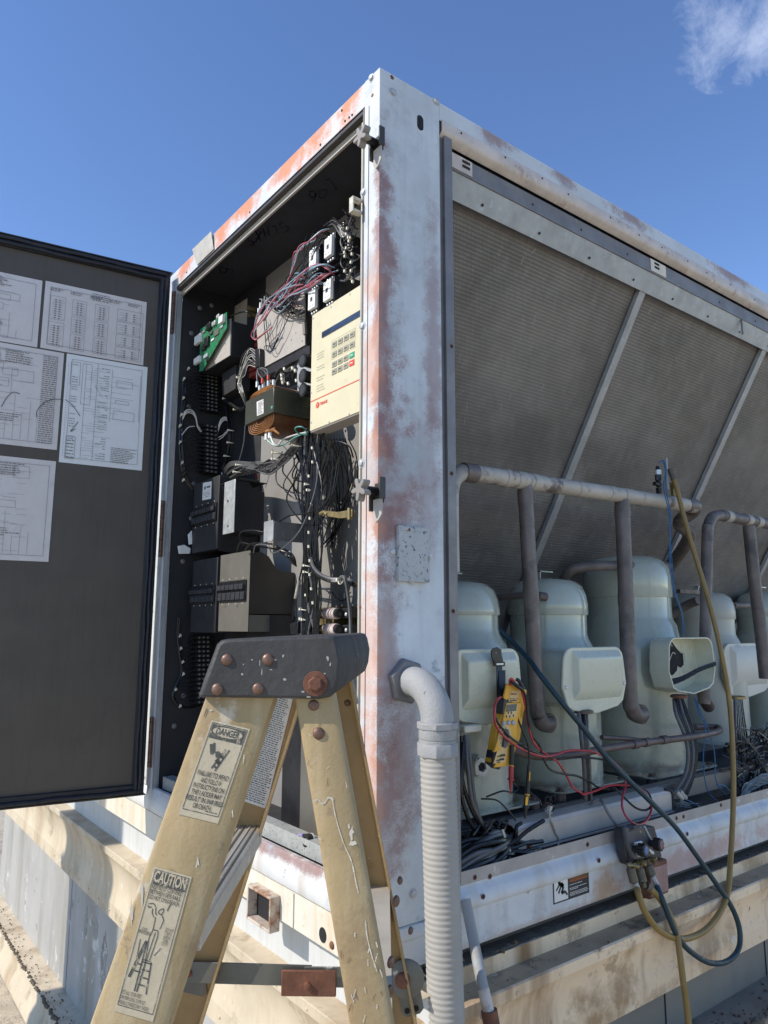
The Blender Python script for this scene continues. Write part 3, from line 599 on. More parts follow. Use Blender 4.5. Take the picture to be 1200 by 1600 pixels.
# bent rag of sheet taped to the top rail
q = [AX(*pp, -.004) for pp in ((332, 363), (333.5, 389), (307.5, 414.5), (302.5, 391))]
q2 = [Vector(v) for v in q]; q2[0] += Vector((-.006, 0, .002)); q2[3] += Vector((-.006, 0, .001))
tag(MB().prism(q2, (.0015, 0, 0)).build('sheet_scrap', 'alu'), 'pale gray rectangular scrap of sheet metal on the orange top rail near the door', 'metal scrap')

# ---------------------------------------------------------------- open door
DA = R_(172); DV = Vector((math.cos(DA), math.sin(DA), 0)); DN = Vector((-DV.y, DV.x, 0))
if DN.y > 0: DN = -DN                              # inner face looks toward the camera (-Y)
HN = Vector((-.012, 1.392, 0)); DW = 1.33
def DP(s, z, n=0): return HN+DV*s+Vector((0, 0, z))+DN*n
def DPX(px, py, n=0):
    p = hit(px, py, HN+DN*n, DN); d = p-HN; return d.dot(DV), p.z
def dbox(mb, s0, s1, z0, z1, n0, n1):
    pts = [DP(s0, z0, n0), DP(s1, z0, n0), DP(s1, z1, n0), DP(s0, z1, n0)]; return mb.prism(pts, DN*(n1-n0))
zt, zb_ = 3.180, 1.150
door = part(dbox(MB(), .010, DW, zb_, zt, -.045, 0), 'control_door', 'door')
fr = MB(); dbox(fr, .006, DW+.004, zt, zt+.004, -.05, .018); dbox(fr, .006, DW+.004, zb_-.004, zb_, -.05, .014); dbox(fr, DW, DW+.004, zb_, zt, -.05, .018)
fr.build('door_lip', 'tanside', door)
gk = MB()
gw = .042
dbox(gk, .012, DW, zt-gw, zt, .0005, .012); dbox(gk, .012, DW, zb_, zb_+gw*.85, .0005, .012); dbox(gk, .012, .012+gw, zb_+gw*.85, zt-gw, .0005, .012); dbox(gk, DW-gw, DW, zb_+gw*.85, zt-gw, .0005, .012)
gk.build('gasket_channel', 'rubber', door, bevel=.003)
def wob(s, k): return math.sin(s*23+k)*.0012+math.sin(s*57+k*2)*.0007
for nm, pts in (('gasket', [DP(.03+i*.02, zt-.013+wob(i*.02, 1), .016) for i in range(65)]), ('gasket', [DP(.03+i*.02, zt-.031+wob(i*.02, 3), .015) for i in range(65)]),
                ('gasket', [DP(.03+i*.02, zb_+.012+wob(i*.02, 2), .015) for i in range(65)]),
                ('gasket', [DP(.030+wob(i*.02, 4), zb_+.02+i*.02, .016) for i in range(100)]), ('gasket', [DP(.044+wob(i*.02, 5), zb_+.02+i*.02, .015) for i in range(100)])):
    MB().tube(pts, .0085, 8).build(nm, 'rubber', door)
for i in range(18):                                # little notches in the bottom gasket
    s = .09+i*.068; dbox(MB(), s, s+.0015, zb_+.002, zb_+.020, .0235, .0246).build('gasket_notch', 'hole', door)
for (z0, z1) in ((2.93, 3.11), (2.02, 2.24), (1.24, 1.42)):
    h_ = MB().cyl((-.006, 1.3935, z0), (-.006, 1.3935, z1), .0068, 12)
    h_.box((-.0045, 1.378, z0), (-.0015, 1.3925, z1)); hp = h_.build('hinge', 'rust_rivet', door)
    for k in range(5): z = z0+(z1-z0)*(k+.5)/5; MB().cyl((-.006, 1.3935, z-.0012), (-.006, 1.3935, z+.0012), .0074, 12).build('knuckle_joint', 'hole', hp)

# ---------------------------------------------------------------- wiring diagrams on the door
def sheet(quad, label, m, seed, style, ext=None):
    """quad: four photo corners TL TR BR BL; ext: width in metres when the sheet runs out of the picture"""
    n_ = .0014; c = [DPX(*q_, n_) for q_ in quad]
    s_r = (c[1][0]+c[2][0])/2; s_l = (c[0][0]+c[3][0])/2
    if ext: s_l = s_r+ext
    zt_r = c[1][1]; zb_r = c[2][1]
    slope = 0
    o = DP(s_l, zb_r, n_); ex = (DP(s_r, zb_r, n_)-o); ey = Vector((0, 0, zt_r-zb_r)); W = ex.length; H = ey.length
    t = MB(); nx, ny = 8, 5; V = []; rg = random.Random(seed)
    for j in range(ny+1):
        for i in range(nx+1):
            V.append(o+ex*(i/nx)+ey*(j/ny)+DN*(.0012*math.sin(i*1.7+seed)*math.sin(j*1.3+seed)*(1 if 0 < i < nx and 0 < j < ny else .2)))
    t.add(V, [(j*(nx+1)+i, j*(nx+1)+i+1, (j+1)*(nx+1)+i+1, (j+1)*(nx+1)+i) for j in range(ny) for i in range(nx)], True)
    pz = T('wiring_diagram', label, 'wiring diagram', o, 'wiring diagrams taped inside the open door')
    t.build('sheet', m, pz)
    exn, eyn = ex.normalized(), Vector((0, 0, 1)); P = Print(o, exn, eyn, .0032)
    lw = .0011
    P.frame(.02, .02, W-.02, H-.02, lw)
    if style == 'blocks':
        for (a, b, c_, d) in ((.30, .50, .0, .33), (.30, .50, .36, .66), (.30, .50, .69, .97), (.53, .72, .05, .3), (.53, .72, .34, .62), (.53, .72, .66, .95), (.76, .97, .30, .55), (.76, .97, .58, .8), (.76, .97, .83, .97)):
            pass
        cols = ((.03, .20), (.24, .40), (.46, .62), (.68, .97))
        for ci, (u0, u1) in enumerate(cols):
            nb = (2, 3, 3, 4)[ci]
            for k in range(nb):
                v1 = H*(.80-k*.78/nb); v0 = v1-H*.70/nb; a, b = u0*W+.01, u1*W
                P.frame(a, v0, b, v1, lw*.8)
                rows = int((v1-v0)/.009); m1 = a+(b-a)*.32; m2 = a+(b-a)*.68
                for r in range(rows):
                    v = v0+.006+r*.009
                    if v > v1-.006: break
                    P.line(a+(b-a)*rg.uniform(.05, .2), v, m1, v, lw*.7); P.line(m2, v, a+(b-a)*rg.uniform(.8, .95), v, lw*.7)
                    P.bar(m1, v-.002, m1+.006, v+.002); P.bar(m2-.006, v-.002, m2, v+.002)
        for k in range(5): P.words(W*(.05+.19*k), H*.90, W*(.05+.19*k)+W*.12, .006, rg); P.words(W*(.05+.19*k), H*.875, W*(.05+.19*k)+W*.10, .005, rg)
        for k in range(4): P.words(W*.45, H*.855+k*.008, W*.62, .005, rg)
    elif style == 'ladder':
        P.line(W*.24, H*.05, W*.24, H*.93, lw); P.line(W*.38, H*.04, W*.38, H*.95, lw); P.line(W*.56, H*.42, W*.56, H*.92, lw); P.line(W*.92, H*.45, W*.92, H*.9, lw)
        P.frame(W*.06, H*.72, W*.17, H*.93, lw); P.frame(W*.20, H*.55, W*.31, H*.93, lw); P.frame(W*.06, H*.04, W*.17, H*.24, lw)
        for k in range(38):
            v = H*(.06+k*.0228); u0 = W*rg.uniform(.22, .4); P.line(u0, v, u0+W*rg.uniform(.05, .22), v, lw*.7)
            if rg.random() < .6: P.words(W*rg.uniform(.4, .5), v+.002, W*.53, .004, rg)
            if rg.random() < .5: P.words(W*.08, v, W*.15, .004, rg)
            P.bar(W*.03, v, W*.035, v+.003)
        for k in range(9): v = H*(.45+.05*k); P.line(W*.56, v, W*rg.uniform(.65, .92), v, lw*.7)
        P.frame(W*.62, H*.76, W*.82, H*.82, lw); P.frame(W*.62, H*.60, W*.78, H*.63, lw); P.frame(W*.60, H*.45, W*.86, H*.53, lw)
        for k in range(9): P.words(W*.6, H*(.05+k*.016), W*rg.uniform(.8, .93), .0045, rg)
        for k in range(6): P.words(W*.07, H*(.05+k*.03), W*.16, .006, rg)
        P.line(W*.36, H*.74, W*.45, H*.64, lw)
    else:
        for k in range(14):
            u = W*(.05+.06*k); P.line(u, H*.06, u, H*rg.uniform(.2, .5), lw*.7)
        for k in range(10):
            a = W*rg.uniform(.03, .7); b = H*rg.uniform(.45, .85); P.frame(a, b, a+W*rg.uniform(.08, .2), b+H*rg.uniform(.06, .12), lw*.8)
        for k in range(60):
            a = W*rg.uniform(.03, .75); b = H*rg.uniform(.06, .9); P.line(a, b, a+W*rg.uniform(.03, .12), b, lw*.6)
        for k in range(int(H/.008)-4): 
            if style == 'table': P.words(W*.84, .02+k*.008, W*.95, .0055, rg)
        for k in range(6): P.words(W*.55, H*(.93-k*.022), W*rg.uniform(.68, .78), .005, rg)
        for k in range(4): P.words(W*.45, H*(.30-k*.022), W*rg.uniform(.62, .78), .005, rg)
    P.build('printed_diagram', 'ink_gray', pz)
    return pz
sheet(((0, 425), (65.8, 438.7), (58.5, 543), (0, 534)), 'partly cut off gray paper diagram high on the open door, left of the wide sheet', 'paper', 1, 'mix', .43)
sheet(((71, 439.8), (229, 472.3), (224, 571), (63, 544)), 'wide gray paper diagram of terminal blocks at the top right of the open door', 'paper', 2, 'blocks')
sheet(((0, 538.8), (99.4, 551.8), (89.6, 703.3), (0, 694.6)), 'gray paper diagram with a dense legend column and scribbled arc, left of the brightest', 'paper', 3, 'table', .43)
pb = sheet(((104.3, 552.8), (230.3, 573.8), (221.9, 735.5), (92, 722)), 'brightest bluish white paper ladder diagram taped on the open door', 'paper_new', 4, 'ladder')
sheet(((0, 713.8), (85.8, 720.8), (77.4, 878), (0, 877)), 'lowest of the gray paper diagrams on the open door', 'paper', 5, 'mix', .43)
# black scribbled arcs drawn over two sheets
def door_mark(pts, name, wd=.0022):
    c_ = curve([DP(*DPX(px, py, .006), .0062) for px, py in pts], 5)
    mb = MB()
    for a_, b_ in zip(c_[:-1], c_[1:]):
        q_ = (b_-a_).normalized().cross(DN)*wd/2; mb.face([a_-q_, b_-q_, b_+q_, a_+q_])
    return mb
door_mark([(57, 652), (58, 642), (68, 630), (82, 624), (95, 624)], '').build('pen_mark', 'ink', [o_ for o_ in bpy.data.objects if o_.name.startswith('wiring_diagram') and 'legend' in o_['label']][0])
door_mark([(2, 636), (10, 622), (20, 613), (31, 615)], '').build('pen_mark', 'ink', [o_ for o_ in bpy.data.objects if o_.name.startswith('wiring_diagram') and 'legend' in o_['label']][0])
door_mark([(102, 624), (112, 632), (119, 641), (125, 650)], '').build('pen_mark', 'ink', pb)
door_mark([(122, 659), (116, 667), (110, 674), (118, 670)], '').build('pen_mark', 'ink', pb)

# handwriting on the compartment ceiling
def scrawl(strokes):
    mb = MB()
    for st_ in strokes:
        c_ = curve([AZ(px, py, 3.1508) for px, py in st_], 5)
        for a_, b_ in zip(c_[:-1], c_[1:]):
            q_ = (b_-a_); 
            if q_.length < 1e-6: continue
            q_ = q_.normalized().cross(Vector((0, 0, 1)))*.0022; mb.face([a_-q_, b_-q_, b_+q_, a_+q_])
    return mb.build('handwriting', 'ink', cab)
M['ink_marker'] = mat('marker_ink', (.003, .003, .003), .25, 0, .1, 30, 0)
for s_ in ([[(493, 301), (485, 299), (484, 307), (491, 308), (494, 302), (492, 309), (489, 317)], [(504, 297), (498, 300), (500, 309), (508, 307), (510, 298), (504, 296)], [(508, 283), (515, 281), (522, 291), (526, 297)]],
           [[(394, 366), (387, 370), (388, 376), (394, 377), (397, 382), (390, 384)], [(399, 361), (407, 376)], [(408, 362), (399, 379)], [(411, 358), (415, 372)], [(418, 354), (421, 369)], [(413, 366), (420, 362)], [(425, 355), (431, 354), (433, 364)], [(444, 347), (437, 350), (440, 356), (449, 354), (450, 360), (443, 365)]],
           [[(353, 420), (345, 418), (344, 426), (352, 426), (356, 420), (364, 423)]]):
    o_ = scrawl(s_); o_.data.materials[0] = M['ink_marker']

# ================================================================= contents of the control compartment
BX = .2705                                        # back panel plane
def quadx(x, pts): return [AX(px, py, x) for px, py in pts]
def rect_box(mb, x0, x1, px_l, px_r, py_t, py_b):
    """box whose front (x0) spans photo columns px_l..px_r; heights read at the left column"""
    a = AX(px_l, py_t, x0); b = AX(px_l, py_b, x0); c = AX(px_r, (py_t+py_b)/2, x0)
    mb.box((x0, c.y, b.z), (x1, a.y, a.z)); return (a.y, c.y, a.z, b.z)
def leaf(mb, x, pts, t=.003): return mb.prism(quadx(x, pts), (t, 0, 0))
def wire(parent, pts, m='wire', r=.0022, name='wire', n=6, seg=6):
    """pts: (px, py, x) triples"""
    return MB().tube(curve([AX(px, py, x) for px, py, x in pts], n), r, seg).build(name, m, parent)
def wiremb(mb, pts, r=.0022, n=5, seg=5): mb.tube(curve([AX(px, py, x) for px, py, x in pts], n), r, seg); return mb
EXL = Vector((0, -1, 0)); UP = Vector((0, 0, 1)) # print directions on faces that look toward -X

# --- keypad controller
kx = .10; TL = AX(487.5, 492, kx); BL = AX(484.3, 675, kx); yL = TL.y; yR = yL-.305; zT = TL.z; zB = BL.z
kp = T('keypad_controller', 'cream control keypad with red and green keys and dark display, right edge behind the jamb', 'control panel', (kx, (yL+yR)/2, zB))
MB().box((kx+.003, yR, zB-.002), (kx+.055, yL, zT)).build('enclosure', 'beige_metal', kp, bevel=.002)
MB().box((kx, yR+.003, zB+.003), (kx+.0028, yL-.002, zT-.003)).build('overlay', 'panel_cream', kp)
def kpt(px, py): p = AX(px, py, kx); return yL-p.y, p.z-zB
K = Print((kx, yL, zB), EXL, UP, .0008)
a = kpt(503.5, 519.5); b = kpt(503.5, 528.5)
Print((kx, yL, zB), EXL, UP, .0016).bar(a[0], b[1], .29, a[1]).build('display', 'lcd', kp)
lc = Print((kx, yL, zB), EXL, UP, .0020); 
cols = [kpt(523.2, 537.9), kpt(531.6, 532.8), kpt(541, 528), kpt(550.5, 523)]
u0 = cols[0][0]; du = (cols[3][0]-cols[0][0])/3; v0 = cols[0][1]; 
rowz = [kpt(523.2, y)[1] for y in (537.9, 553.3, 568.8, 580.5)]
kw, kh = du*.80, .0165
for r in range(4):
    for c in range(4):
        u = u0+du*c; v = rowz[r]; mm_ = 'key_g' if (r, c) == (2, 3) else 'key_r' if (r, c) == (3, 3) else 'key'
        MB().box((kx-.0018, yL-u-kw/2, zB+v-kh/2), (kx-.0002, yL-u+kw/2, zB+v+kh/2)).build('key', mm_, kp, bevel=.0006)
        Print((kx-.0019, yL-u, zB+v), EXL, UP, .0004).bar(-kw*.25, -.0012, kw*.25, .0014).build('key_legend', 'ink' if mm_ == 'key' else 'white_pl', kp)
fr_ = Print((kx, yL, zB), EXL, UP, .0008); fr_.frame(u0-du*.55, rowz[0]-.0125, u0+du*3.55, rowz[0]+.0145, .0008); fr_.frame(u0-du*.55, rowz[1]-.0125, u0+du*3.55, rowz[1]+.0125, .0006)
rg = random.Random(9)
for blk_ in ((560, 575), (543, 552)): pass
for k in range(15):
    if k in (3, 4, 7, 8, 11): 
        continue
    v = .235-k*.0085; fr_.words(.036, v, .070+rg.uniform(0, .012), .0038, rg)
fr_.build('printed_legend', 'ink_faint', kp)
rl = kpt(484.7, 628.5)[1]
rp_ = Print((kx, yL, zB), EXL, UP, .0009); rp_.line(.002, rl, .302, rl, .0026)
lg = kpt(496.5, 633)
rp_.poly([(lg[0]+.0095*math.cos(t*math.pi/12), lg[1]+.0095*math.sin(t*math.pi/12)) for t in range(24)])
rp_.build('red_line_and_emblem', 'key_r', kp)
text('TRANE', (kx-.0002, yL-lg[0]-.014, zB+lg[1]-.0045), EXL, UP, .0125, 'key_r', kp, 'maker_name', bold=.03, lift=.001)
Print((kx-.0012, yL-lg[0], zB+lg[1]), EXL, UP, .0004).line(-.005, .003, .005, .003, .0014).line(0, -.005, 0, .003, .0016).build('emblem_mark', 'panel_cream', kp)
for (px, py) in ((489, 497), (517, 479), (546.5, 459.5), (486, 613), (486, 660), (514, 659), (545, 646.5)):
    p = AX(px, py, kx-.001); dome_part('screw', (kx-.0004, p.y, p.z), (-1, 0, 0), .0035, .0015, 'metal_bolt', kp)

# --- backing plate with three round black relays, between transformer and keypad
rq = T('relay_plate', 'silver plate with three round black relay sockets beside the cream keypad', 'relay bank', AX(478, 625, .16))
pl = MB(); leaf(pl, .168, ((464, 560), (487, 545), (487, 628), (465, 634))); pl.build('plate', 'silver', rq)
for (px, py) in ((472.5, 563), (472.5, 587), (472.5, 609)):
    c = AX(px, py, .115)
    r1 = MB().lathe([(.023, 0), (.023, .004), (.019, .006), (.019, .046), (.021, .050), (.021, .054)], (c.x+.0, c.y, c.z), (1, 0, 0), 24).build('relay_socket', 'blk', rq)
    MB().lathe([(.017, 0), (.017, .001)], (c.x-.0012, c.y, c.z), (1, 0, 0), 18).build('socket_face', 'gauge', r1)
    dome_part('screw', (.1675, c.y+.018, c.z-.026), (-1, 0, 0), .005, .003, 'white_pl', rq)

# --- four contactors
def contactor(px, py, label):
    x0 = .088; c = AX(px, py, x0); t = T('contactor', label, 'contactor', (x0, c.y, c.z), 'small white faced contactors')
    W, H = .040, .062
    MB().box((x0+.012, c.y-W/2-.003, c.z-H/2-.014), (x0+.085, c.y+W/2+.003, c.z+H/2+.014)).box((x0+.03, c.y-W/2-.006, c.z-H/2-.022), (x0+.11, c.y+W/2+.006, c.z+H/2+.022)).build('body', 'blk', t, bevel=.0015)
    MB().box((x0, c.y-W/2, c.z-H/2), (x0+.012, c.y+W/2, c.z+H/2)).build('face', 'white_pl', t, bevel=.0015)
    P = Print((x0, c.y, c.z), EXL, UP, .0005); P.bar(-.006, -.007, .006, .007); P.bar(-.012, .018, -.004, .0195); P.bar(.004, .018, .012, .0195); P.bar(-.012, -.022, -.004, -.0205); P.bar(.004, -.022, .012, -.0205); P.build('actuator_window', 'ink', t)
    for k in (-1, 0, 1):
        for s in (-1, 1): dome_part('terminal_screw', (x0+.012, c.y+k*.013, c.z+s*(H/2+.009)), (-1, 0, 0), .0045, .003, 'silver', t)
    return t
contactor(488, 403, 'white faced contactor, upper left of the four above the keypad')
contactor(512, 385.5, 'white faced contactor, upper right and highest of the four above the keypad')
contactor(486.5, 467.5, 'white faced contactor just above the top left corner of the cream keypad')
contactor(510.5, 453.5, 'white faced contactor, lower right of the four, nearest above the keypad')

# --- large beige module cover
bm_ = T('control_module', 'large drilled beige module cover left of the contactors under the red and blue wires', 'control module', AX(440, 560, .15))
mb = MB(); leaf(mb, .150, ((400, 496), (475.5, 455), (476.5, 539), (405, 578)), .004); mb.build('cover', 'beige_metal', bm_)
mb = MB(); mb.prism([AX(404.5, 577, .155), AX(476.5, 539, .155), AX(484, 541, .155), AX(484, 552, .155), AX(410, 590, .155)], (.10, 0, 0)); mb.build('housing', 'blackbox', bm_)
mb = MB(); mb.prism([AX(400, 498, .156), AX(475, 457, .156), AX(478, 540, .156), AX(405, 576, .156)], (.09, 0, 0)); mb.build('body', 'blackbox', bm_)
for (px, py) in ((444, 468), (463, 459), (449, 487.5), (462, 520), (431, 545), (413, 560), (472, 533), (455, 531), (437, 503), (415, 520)):
    p = AX(px, py, .149); MB().lathe([(.0022, 0), (.0022, .0005)], (.1498, p.y, p.z), (-1, 0, 0), 8).build('hole', 'hole', bm_)
mb = MB(); leaf(mb, .145, ((472, 503), (475.5, 501), (476.5, 521), (473, 523)), .008); mb.build('edge_connector', 'duct_gray', bm_)
mb = MB(); leaf(mb, .13, ((398, 546), (405.5, 544), (405.5, 573), (399.5, 575)), .03); mb.build('plug', 'blk', bm_, bevel=.002)

# --- lower module behind relays
lm = T('terminal_module', 'dark terminal module with two gray relays behind the transformer top', 'terminal module', AX(445, 590, .2))
mb = MB(); leaf(mb, .215, ((418, 590), (472, 556), (472, 600), (420, 620)), .05); mb.build('base', 'blackbox', lm)
for q_ in (((423, 583), (434.5, 577), (434.5, 586), (424, 592)), ((437, 577), (452, 568.5), (452.5, 579), (438, 588)), ((455, 564), (466, 558), (466, 571), (456, 577))):
    mb = MB(); leaf(mb, .19, q_, .024); mb.build('gray_relay', 'btn', lm, bevel=.002)
for k in range(9):
    mb = MB(); x = 421+k*5.2; y = 586-k*3.0; leaf(mb, .20, ((x, y+8), (x+3.6, y+6), (x+3.6, y+11), (x, y+13)), .012); mb.build('terminal', 'duct_gray', lm)

# --- circuit board and its black box
pb_ = T('circuit_board', 'green circuit board with white connectors, shadow cutting its lower left part', 'circuit board', AX(330, 545, .085))
bx_ = .088
mb = MB(); leaf(mb, bx_, ((312.5, 515), (354.5, 487.5), (354.6, 511.5), (316.5, 579.5), (311.7, 580)), .0016); mb.build('board', 'pcb', pb_)
for (x, y, w, h, m_, t_) in ((308, 528, 8.5, 12.5, 'white_pl', .012), (307, 562, 8, 9, 'white_pl', .012), (346.5, 497, 6, 10.5, 'white_pl', .014), (336, 517, 6.5, 9.5, 'tanbox', .004), (322, 530, 6, 14, 'blk', .010), (326, 508, 6, 10, 'blk', .012),
                             (334, 505, 5, 6, 'silver', .009), (341, 494, 4, 5, 'silver', .009), (329, 520, 4, 4, 'wire_gray', .006), (318, 541, 5, 8, 'blk', .01), (345, 511, 4, 3.5, 'silver', .005), (320, 556, 6, 5, 'btn', .006), (324, 562, 5, 5, 'blk', .006), (331, 531, 4, 3, 'white_pl', .004), (316, 519, 5, 3.5, 'ink_gray', .004)):
    a = AX(x, y, bx_); b = AX(x, y+h, bx_); c = AX(x+w, y+h/2, bx_); MB().box((bx_-t_, c.y, b.z), (bx_-.0004, a.y, a.z)).build('connector' if m_ == 'white_pl' else 'component', m_, pb_, bevel=.0008)
rg = random.Random(4); sm = MB()
for k in range(70):
    x = rg.uniform(315, 352); yt = 515-(x-312.5)*.65+3; yb = 576-(x-318)*1.75; y = rg.uniform(yt, max(yt+4, yb)); 
    p = AX(x, y, bx_); s = rg.uniform(.0012, .003); sm.box((bx_-.002, p.y-s, p.z-s*.6), (bx_-.0003, p.y+s, p.z+s*.6))
o_ = sm.build('small_parts', 'ink_gray', pb_); o_['kind'] = 'stuff'
sbx = T('relay_box', 'dark box with beige lid carrying the green circuit board, under a drilled beige flap', 'equipment box', AX(350, 560, .15))
mb = MB(); leaf(mb, .105, ((312, 530), (360.5, 497.5), (359.3, 555), (321, 578.5)), .003); mb.build('lid', 'beige_metal', sbx)
a = AX(360.5, 497.5, .105); b = AX(359.3, 555, .105); l = AX(318, 560, .105)
MB().box((.1085, b.y, b.z), (.262, l.y, a.z-.01)).build('housing', 'blackbox', sbx, bevel=.0015)
mb = MB(); leaf(mb, .262, ((352, 489), (386, 466), (384, 560), (350, 560)), .003); mb.build('back_flap', 'beige_metal', sbx)
mb = MB(); leaf(mb, .16, ((347, 584), (369.5, 570), (368, 607), (348, 619)), .06); mb.build('lower_bracket', 'inner_dark', sbx)
for (px, py, x) in ((375, 479, .2615), (368.5, 482, .2615), (366, 483.5, .2615), (361, 489, .2615), (357, 520, .1045), (338.5, 543, .1045), (352, 537, .1045)):
    p = AX(px, py, x); MB().lathe([(.0026, 0), (.0026, .0005)], (x, p.y, p.z), (-1, 0, 0), 8).build('hole', 'hole', sbx)
for (px, py) in ((391, 483), (392, 492)):
    p = AX(px, py, .235); MB().cyl((p.x-.01, p.y, p.z), (p.x+.02, p.y, p.z), .012, 16).build('capacitor', 'brass', sbx)
rb = T('red_relay_block', 'column of oxide red relay blocks hanging left of the big beige module', 'relay', AX(395, 580, .22))
for k in range(9):
    y = 512+k*8.6; mb = MB(); leaf(mb, .205, ((388.5, y+3), (401, y-3), (401, y+3.6), (388.5, y+9.6)), .05); mb.build('block', 'red_blk', rb, bevel=.001)

# --- transformer
tf = T('control_transformer', 'olive black transformer with copper windings and a white serial sticker', 'transformer', AX(425, 655, .15))
xf = .035
f0 = quadx(xf, ((383.6, 628), (428, 609), (428, 644), (384.6, 664)))
MB().box((xf, f0[1].y, f0[3].z), (.205, f0[0].y, f0[0].z)).build('core', 'olive', tf, bevel=.002)
yc = (f0[0].y+f0[1].y)/2; ztc, zbc = f0[0].z, f0[3].z; wy = f0[0].y-f0[1].y
for s, zz, hh in ((1, ztc, .022), (-1, zbc, .045)):
    wd = MB(); pts = []
    for k in range(17):
        t_ = math.pi*k/16; pts.append((xf+.012, yc+.0-wy*.44*math.cos(t_), zz+s*hh*math.sin(t_)**.6))
    wd.prism(pts, (.15, 0, 0), True); wd.build('winding', 'copper_w', tf)
    for k in range(6):
        q_ = []; f_ = 1-.13*k
        for j in range(17): t_ = math.pi*j/16; q_.append((xf+.009, yc-wy*.43*f_*math.cos(t_), zz+s*hh*f_*math.sin(t_)**.6))
        MB().tube(q_, .0014, 5).build('winding_turn', 'orange_t', tf)
q_ = quadx(xf-.0006, ((401, 628), (411.5, 623.5), (411.8, 645.5), (401.5, 650)))
MB().prism(q_, (.0004, 0, 0)).build('serial_sticker', 'label_w', tf)
P = Print(q_[3], (0, -1, 0), UP, .0006); w_ = q_[0].y-q_[1].y; h_ = q_[0].z-q_[3].z; rg = random.Random(2)
for k in range(11): P.words(w_*.12, h_*(.06+.08*k), w_*rg.uniform(.6, .88), .0035, rg)
P.build('sticker_print', 'ink_gray', tf)
dome_part('terminal_screw', AX(425, 637, xf), (-1, 0, 0), .006, .003, 'wire_green', tf)
for (px, py) in ((402, 600), (406, 607), (411.5, 601), (419.5, 598.5), (427.5, 598)):
    c = AX(px, py, .06); MB().cyl(c-Vector((0, 0, .012)), c+Vector((0, 0, .006)), .0055, 10).hexbolt(c+Vector((0, 0, .006)), (0, 0, 1), .004, .004).build('terminal_post', 'silver', tf)
for (px, py) in ((410, 596), (419, 590.5)):
    c = AX(px, py, .055); MB().cyl(c-Vector((0, 0, .007)), c+Vector((0, 0, .009)), .0042, 8).build('red_boot', 'key_r', tf)
for pts in (((410, 592, .055), (404, 584, .05), (403, 577, .06), (410, 577, .07), (417, 585, .06), (419, 587, .055)), ((419, 586, .055), (417, 578, .06), (408, 575, .07), (402, 580, .08), (402, 595, .08))): wire(tf, pts, 'wire_gray', .0028, 'jumper')
wire(tf, ((427.5, 590, .055), (432, 580, .08), (440, 580, .12), (448, 584, .15)), 'wire', .0028, 'jumper')
for pts in (((424, 664, .06), (427, 672, .05), (434, 676, .04)), ((422, 670, .05), (415, 675, .04), (430, 669, .05)), ((420, 676, .05), (428, 672, .045), (436, 678, .04))): wire(tf, pts, 'orange_t', .003, 'winding_lead')
for (px, py) in ((416.5, 681), (422, 678)): c = AX(px, py, .05); MB().cyl(c-Vector((0, 0, .014)), c+Vector((0, 0, .006)), .0062, 10).build('wire_nut', 'white_pl', tf)
wire(tf, ((416, 683, .05), (420, 690, .05), (432, 697, .06), (445, 694, .08), (462, 683, .10), (480, 676, .12)), 'wire_green', .0024, 'ground_lead')
wire(tf, ((423, 682, .05), (427, 692, .05), (434, 696, .06), (442, 687, .08), (460, 680, .1), (481, 675, .12)), 'wire_white', .0028, 'white_lead')
wire(tf, ((480, 676, .12), (474, 668, .09), (465, 667, .08), (461, 671, .08), (468, 678, .1), (480, 679, .12)), 'wire_green', .0024, 'ground_lead')

# --- breaker boxes
def breaker_face(parent, xf_, quad, dark, n=6):
    """strip of toggle breakers; quad corners TL TR BR BL"""
    a, b, c, d = quadx(xf_, quad); y0, y1, z1, z0 = a.y, b.y, a.z, d.z
    MB().box((xf_-.006, y1, z0), (xf_-.0005, y0, z1)).build('breaker_strip', 'blk', parent, bevel=.001)
    for k in range(n):
        yy = y0+(y1-y0)*(k+.5)/n; w = abs(y1-y0)/n*.42; h = z1-z0
        MB().box((xf_-.016, yy-w, z0+h*.56), (xf_-.0065, yy+w, z0+h*.80)).build('toggle', 'gauge', parent, bevel=.001)
        MB().box((xf_-.010, yy-w, z0+h*.08), (xf_-.0065, yy+w, z0+h*.44)).build('breaker_cell', 'gauge', parent, bevel=.001)
    for k in range(4):
        for z in (z1+.007, z0-.007): dome_part('screw', (xf_-.0005, y0+(y1-y0)*(.12+.25*k), z), (-1, 0, 0), .0022, .0015, 'tie', parent)
bxf = .095
lo = T('breaker_box', 'warm gray breaker box in sunlight just above the ladder cap', 'breaker box', AX(390, 986, bxf), 'breaker boxes low in the compartment')
q_ = quadx(bxf, ((345, 868), (391, 862), (387, 986.5), (340.5, 986.5)))
MB().box((bxf, q_[1].y, q_[3].z), (bxf+.003, q_[0].y, q_[0].z)).build('front_plate', 'tanbox', lo, bevel=.001)
y_ = q_[1].y; z1 = q_[1].z; z0 = AX(387, 959, bxf).z
sd = [(bxf+.004, z1), (.14, z1), (.165, z1-.012), (.19, z1-.045), (.215, z1-.06), (.268, z1-.062), (.268, z0), (bxf+.004, z0)]
MB().prism([(x, y_, z) for x, z in sd], (0, .003, 0)).prism([(x, q_[0].y-.003, z) for x, z in sd], (0, .003, 0)).box((bxf+.004, y_+.003, z1-.003), (.14, q_[0].y-.003, z1)).box((.2, y_+.003, z0), (.268, q_[0].y-.003, z1-.065)).build('side_plate', 'tanside', lo)
fp = [(bxf+.004, z0-.004), (bxf+.082, z0-.004), (bxf+.090, z0-.014), (bxf+.090, q_[3].z+.008), (bxf+.082, q_[3].z), (bxf+.004, q_[3].z)]
MB().prism([(x, y_, z) for x, z in fp], (0, .002, 0)).build('side_flap', 'tanbox', lo)
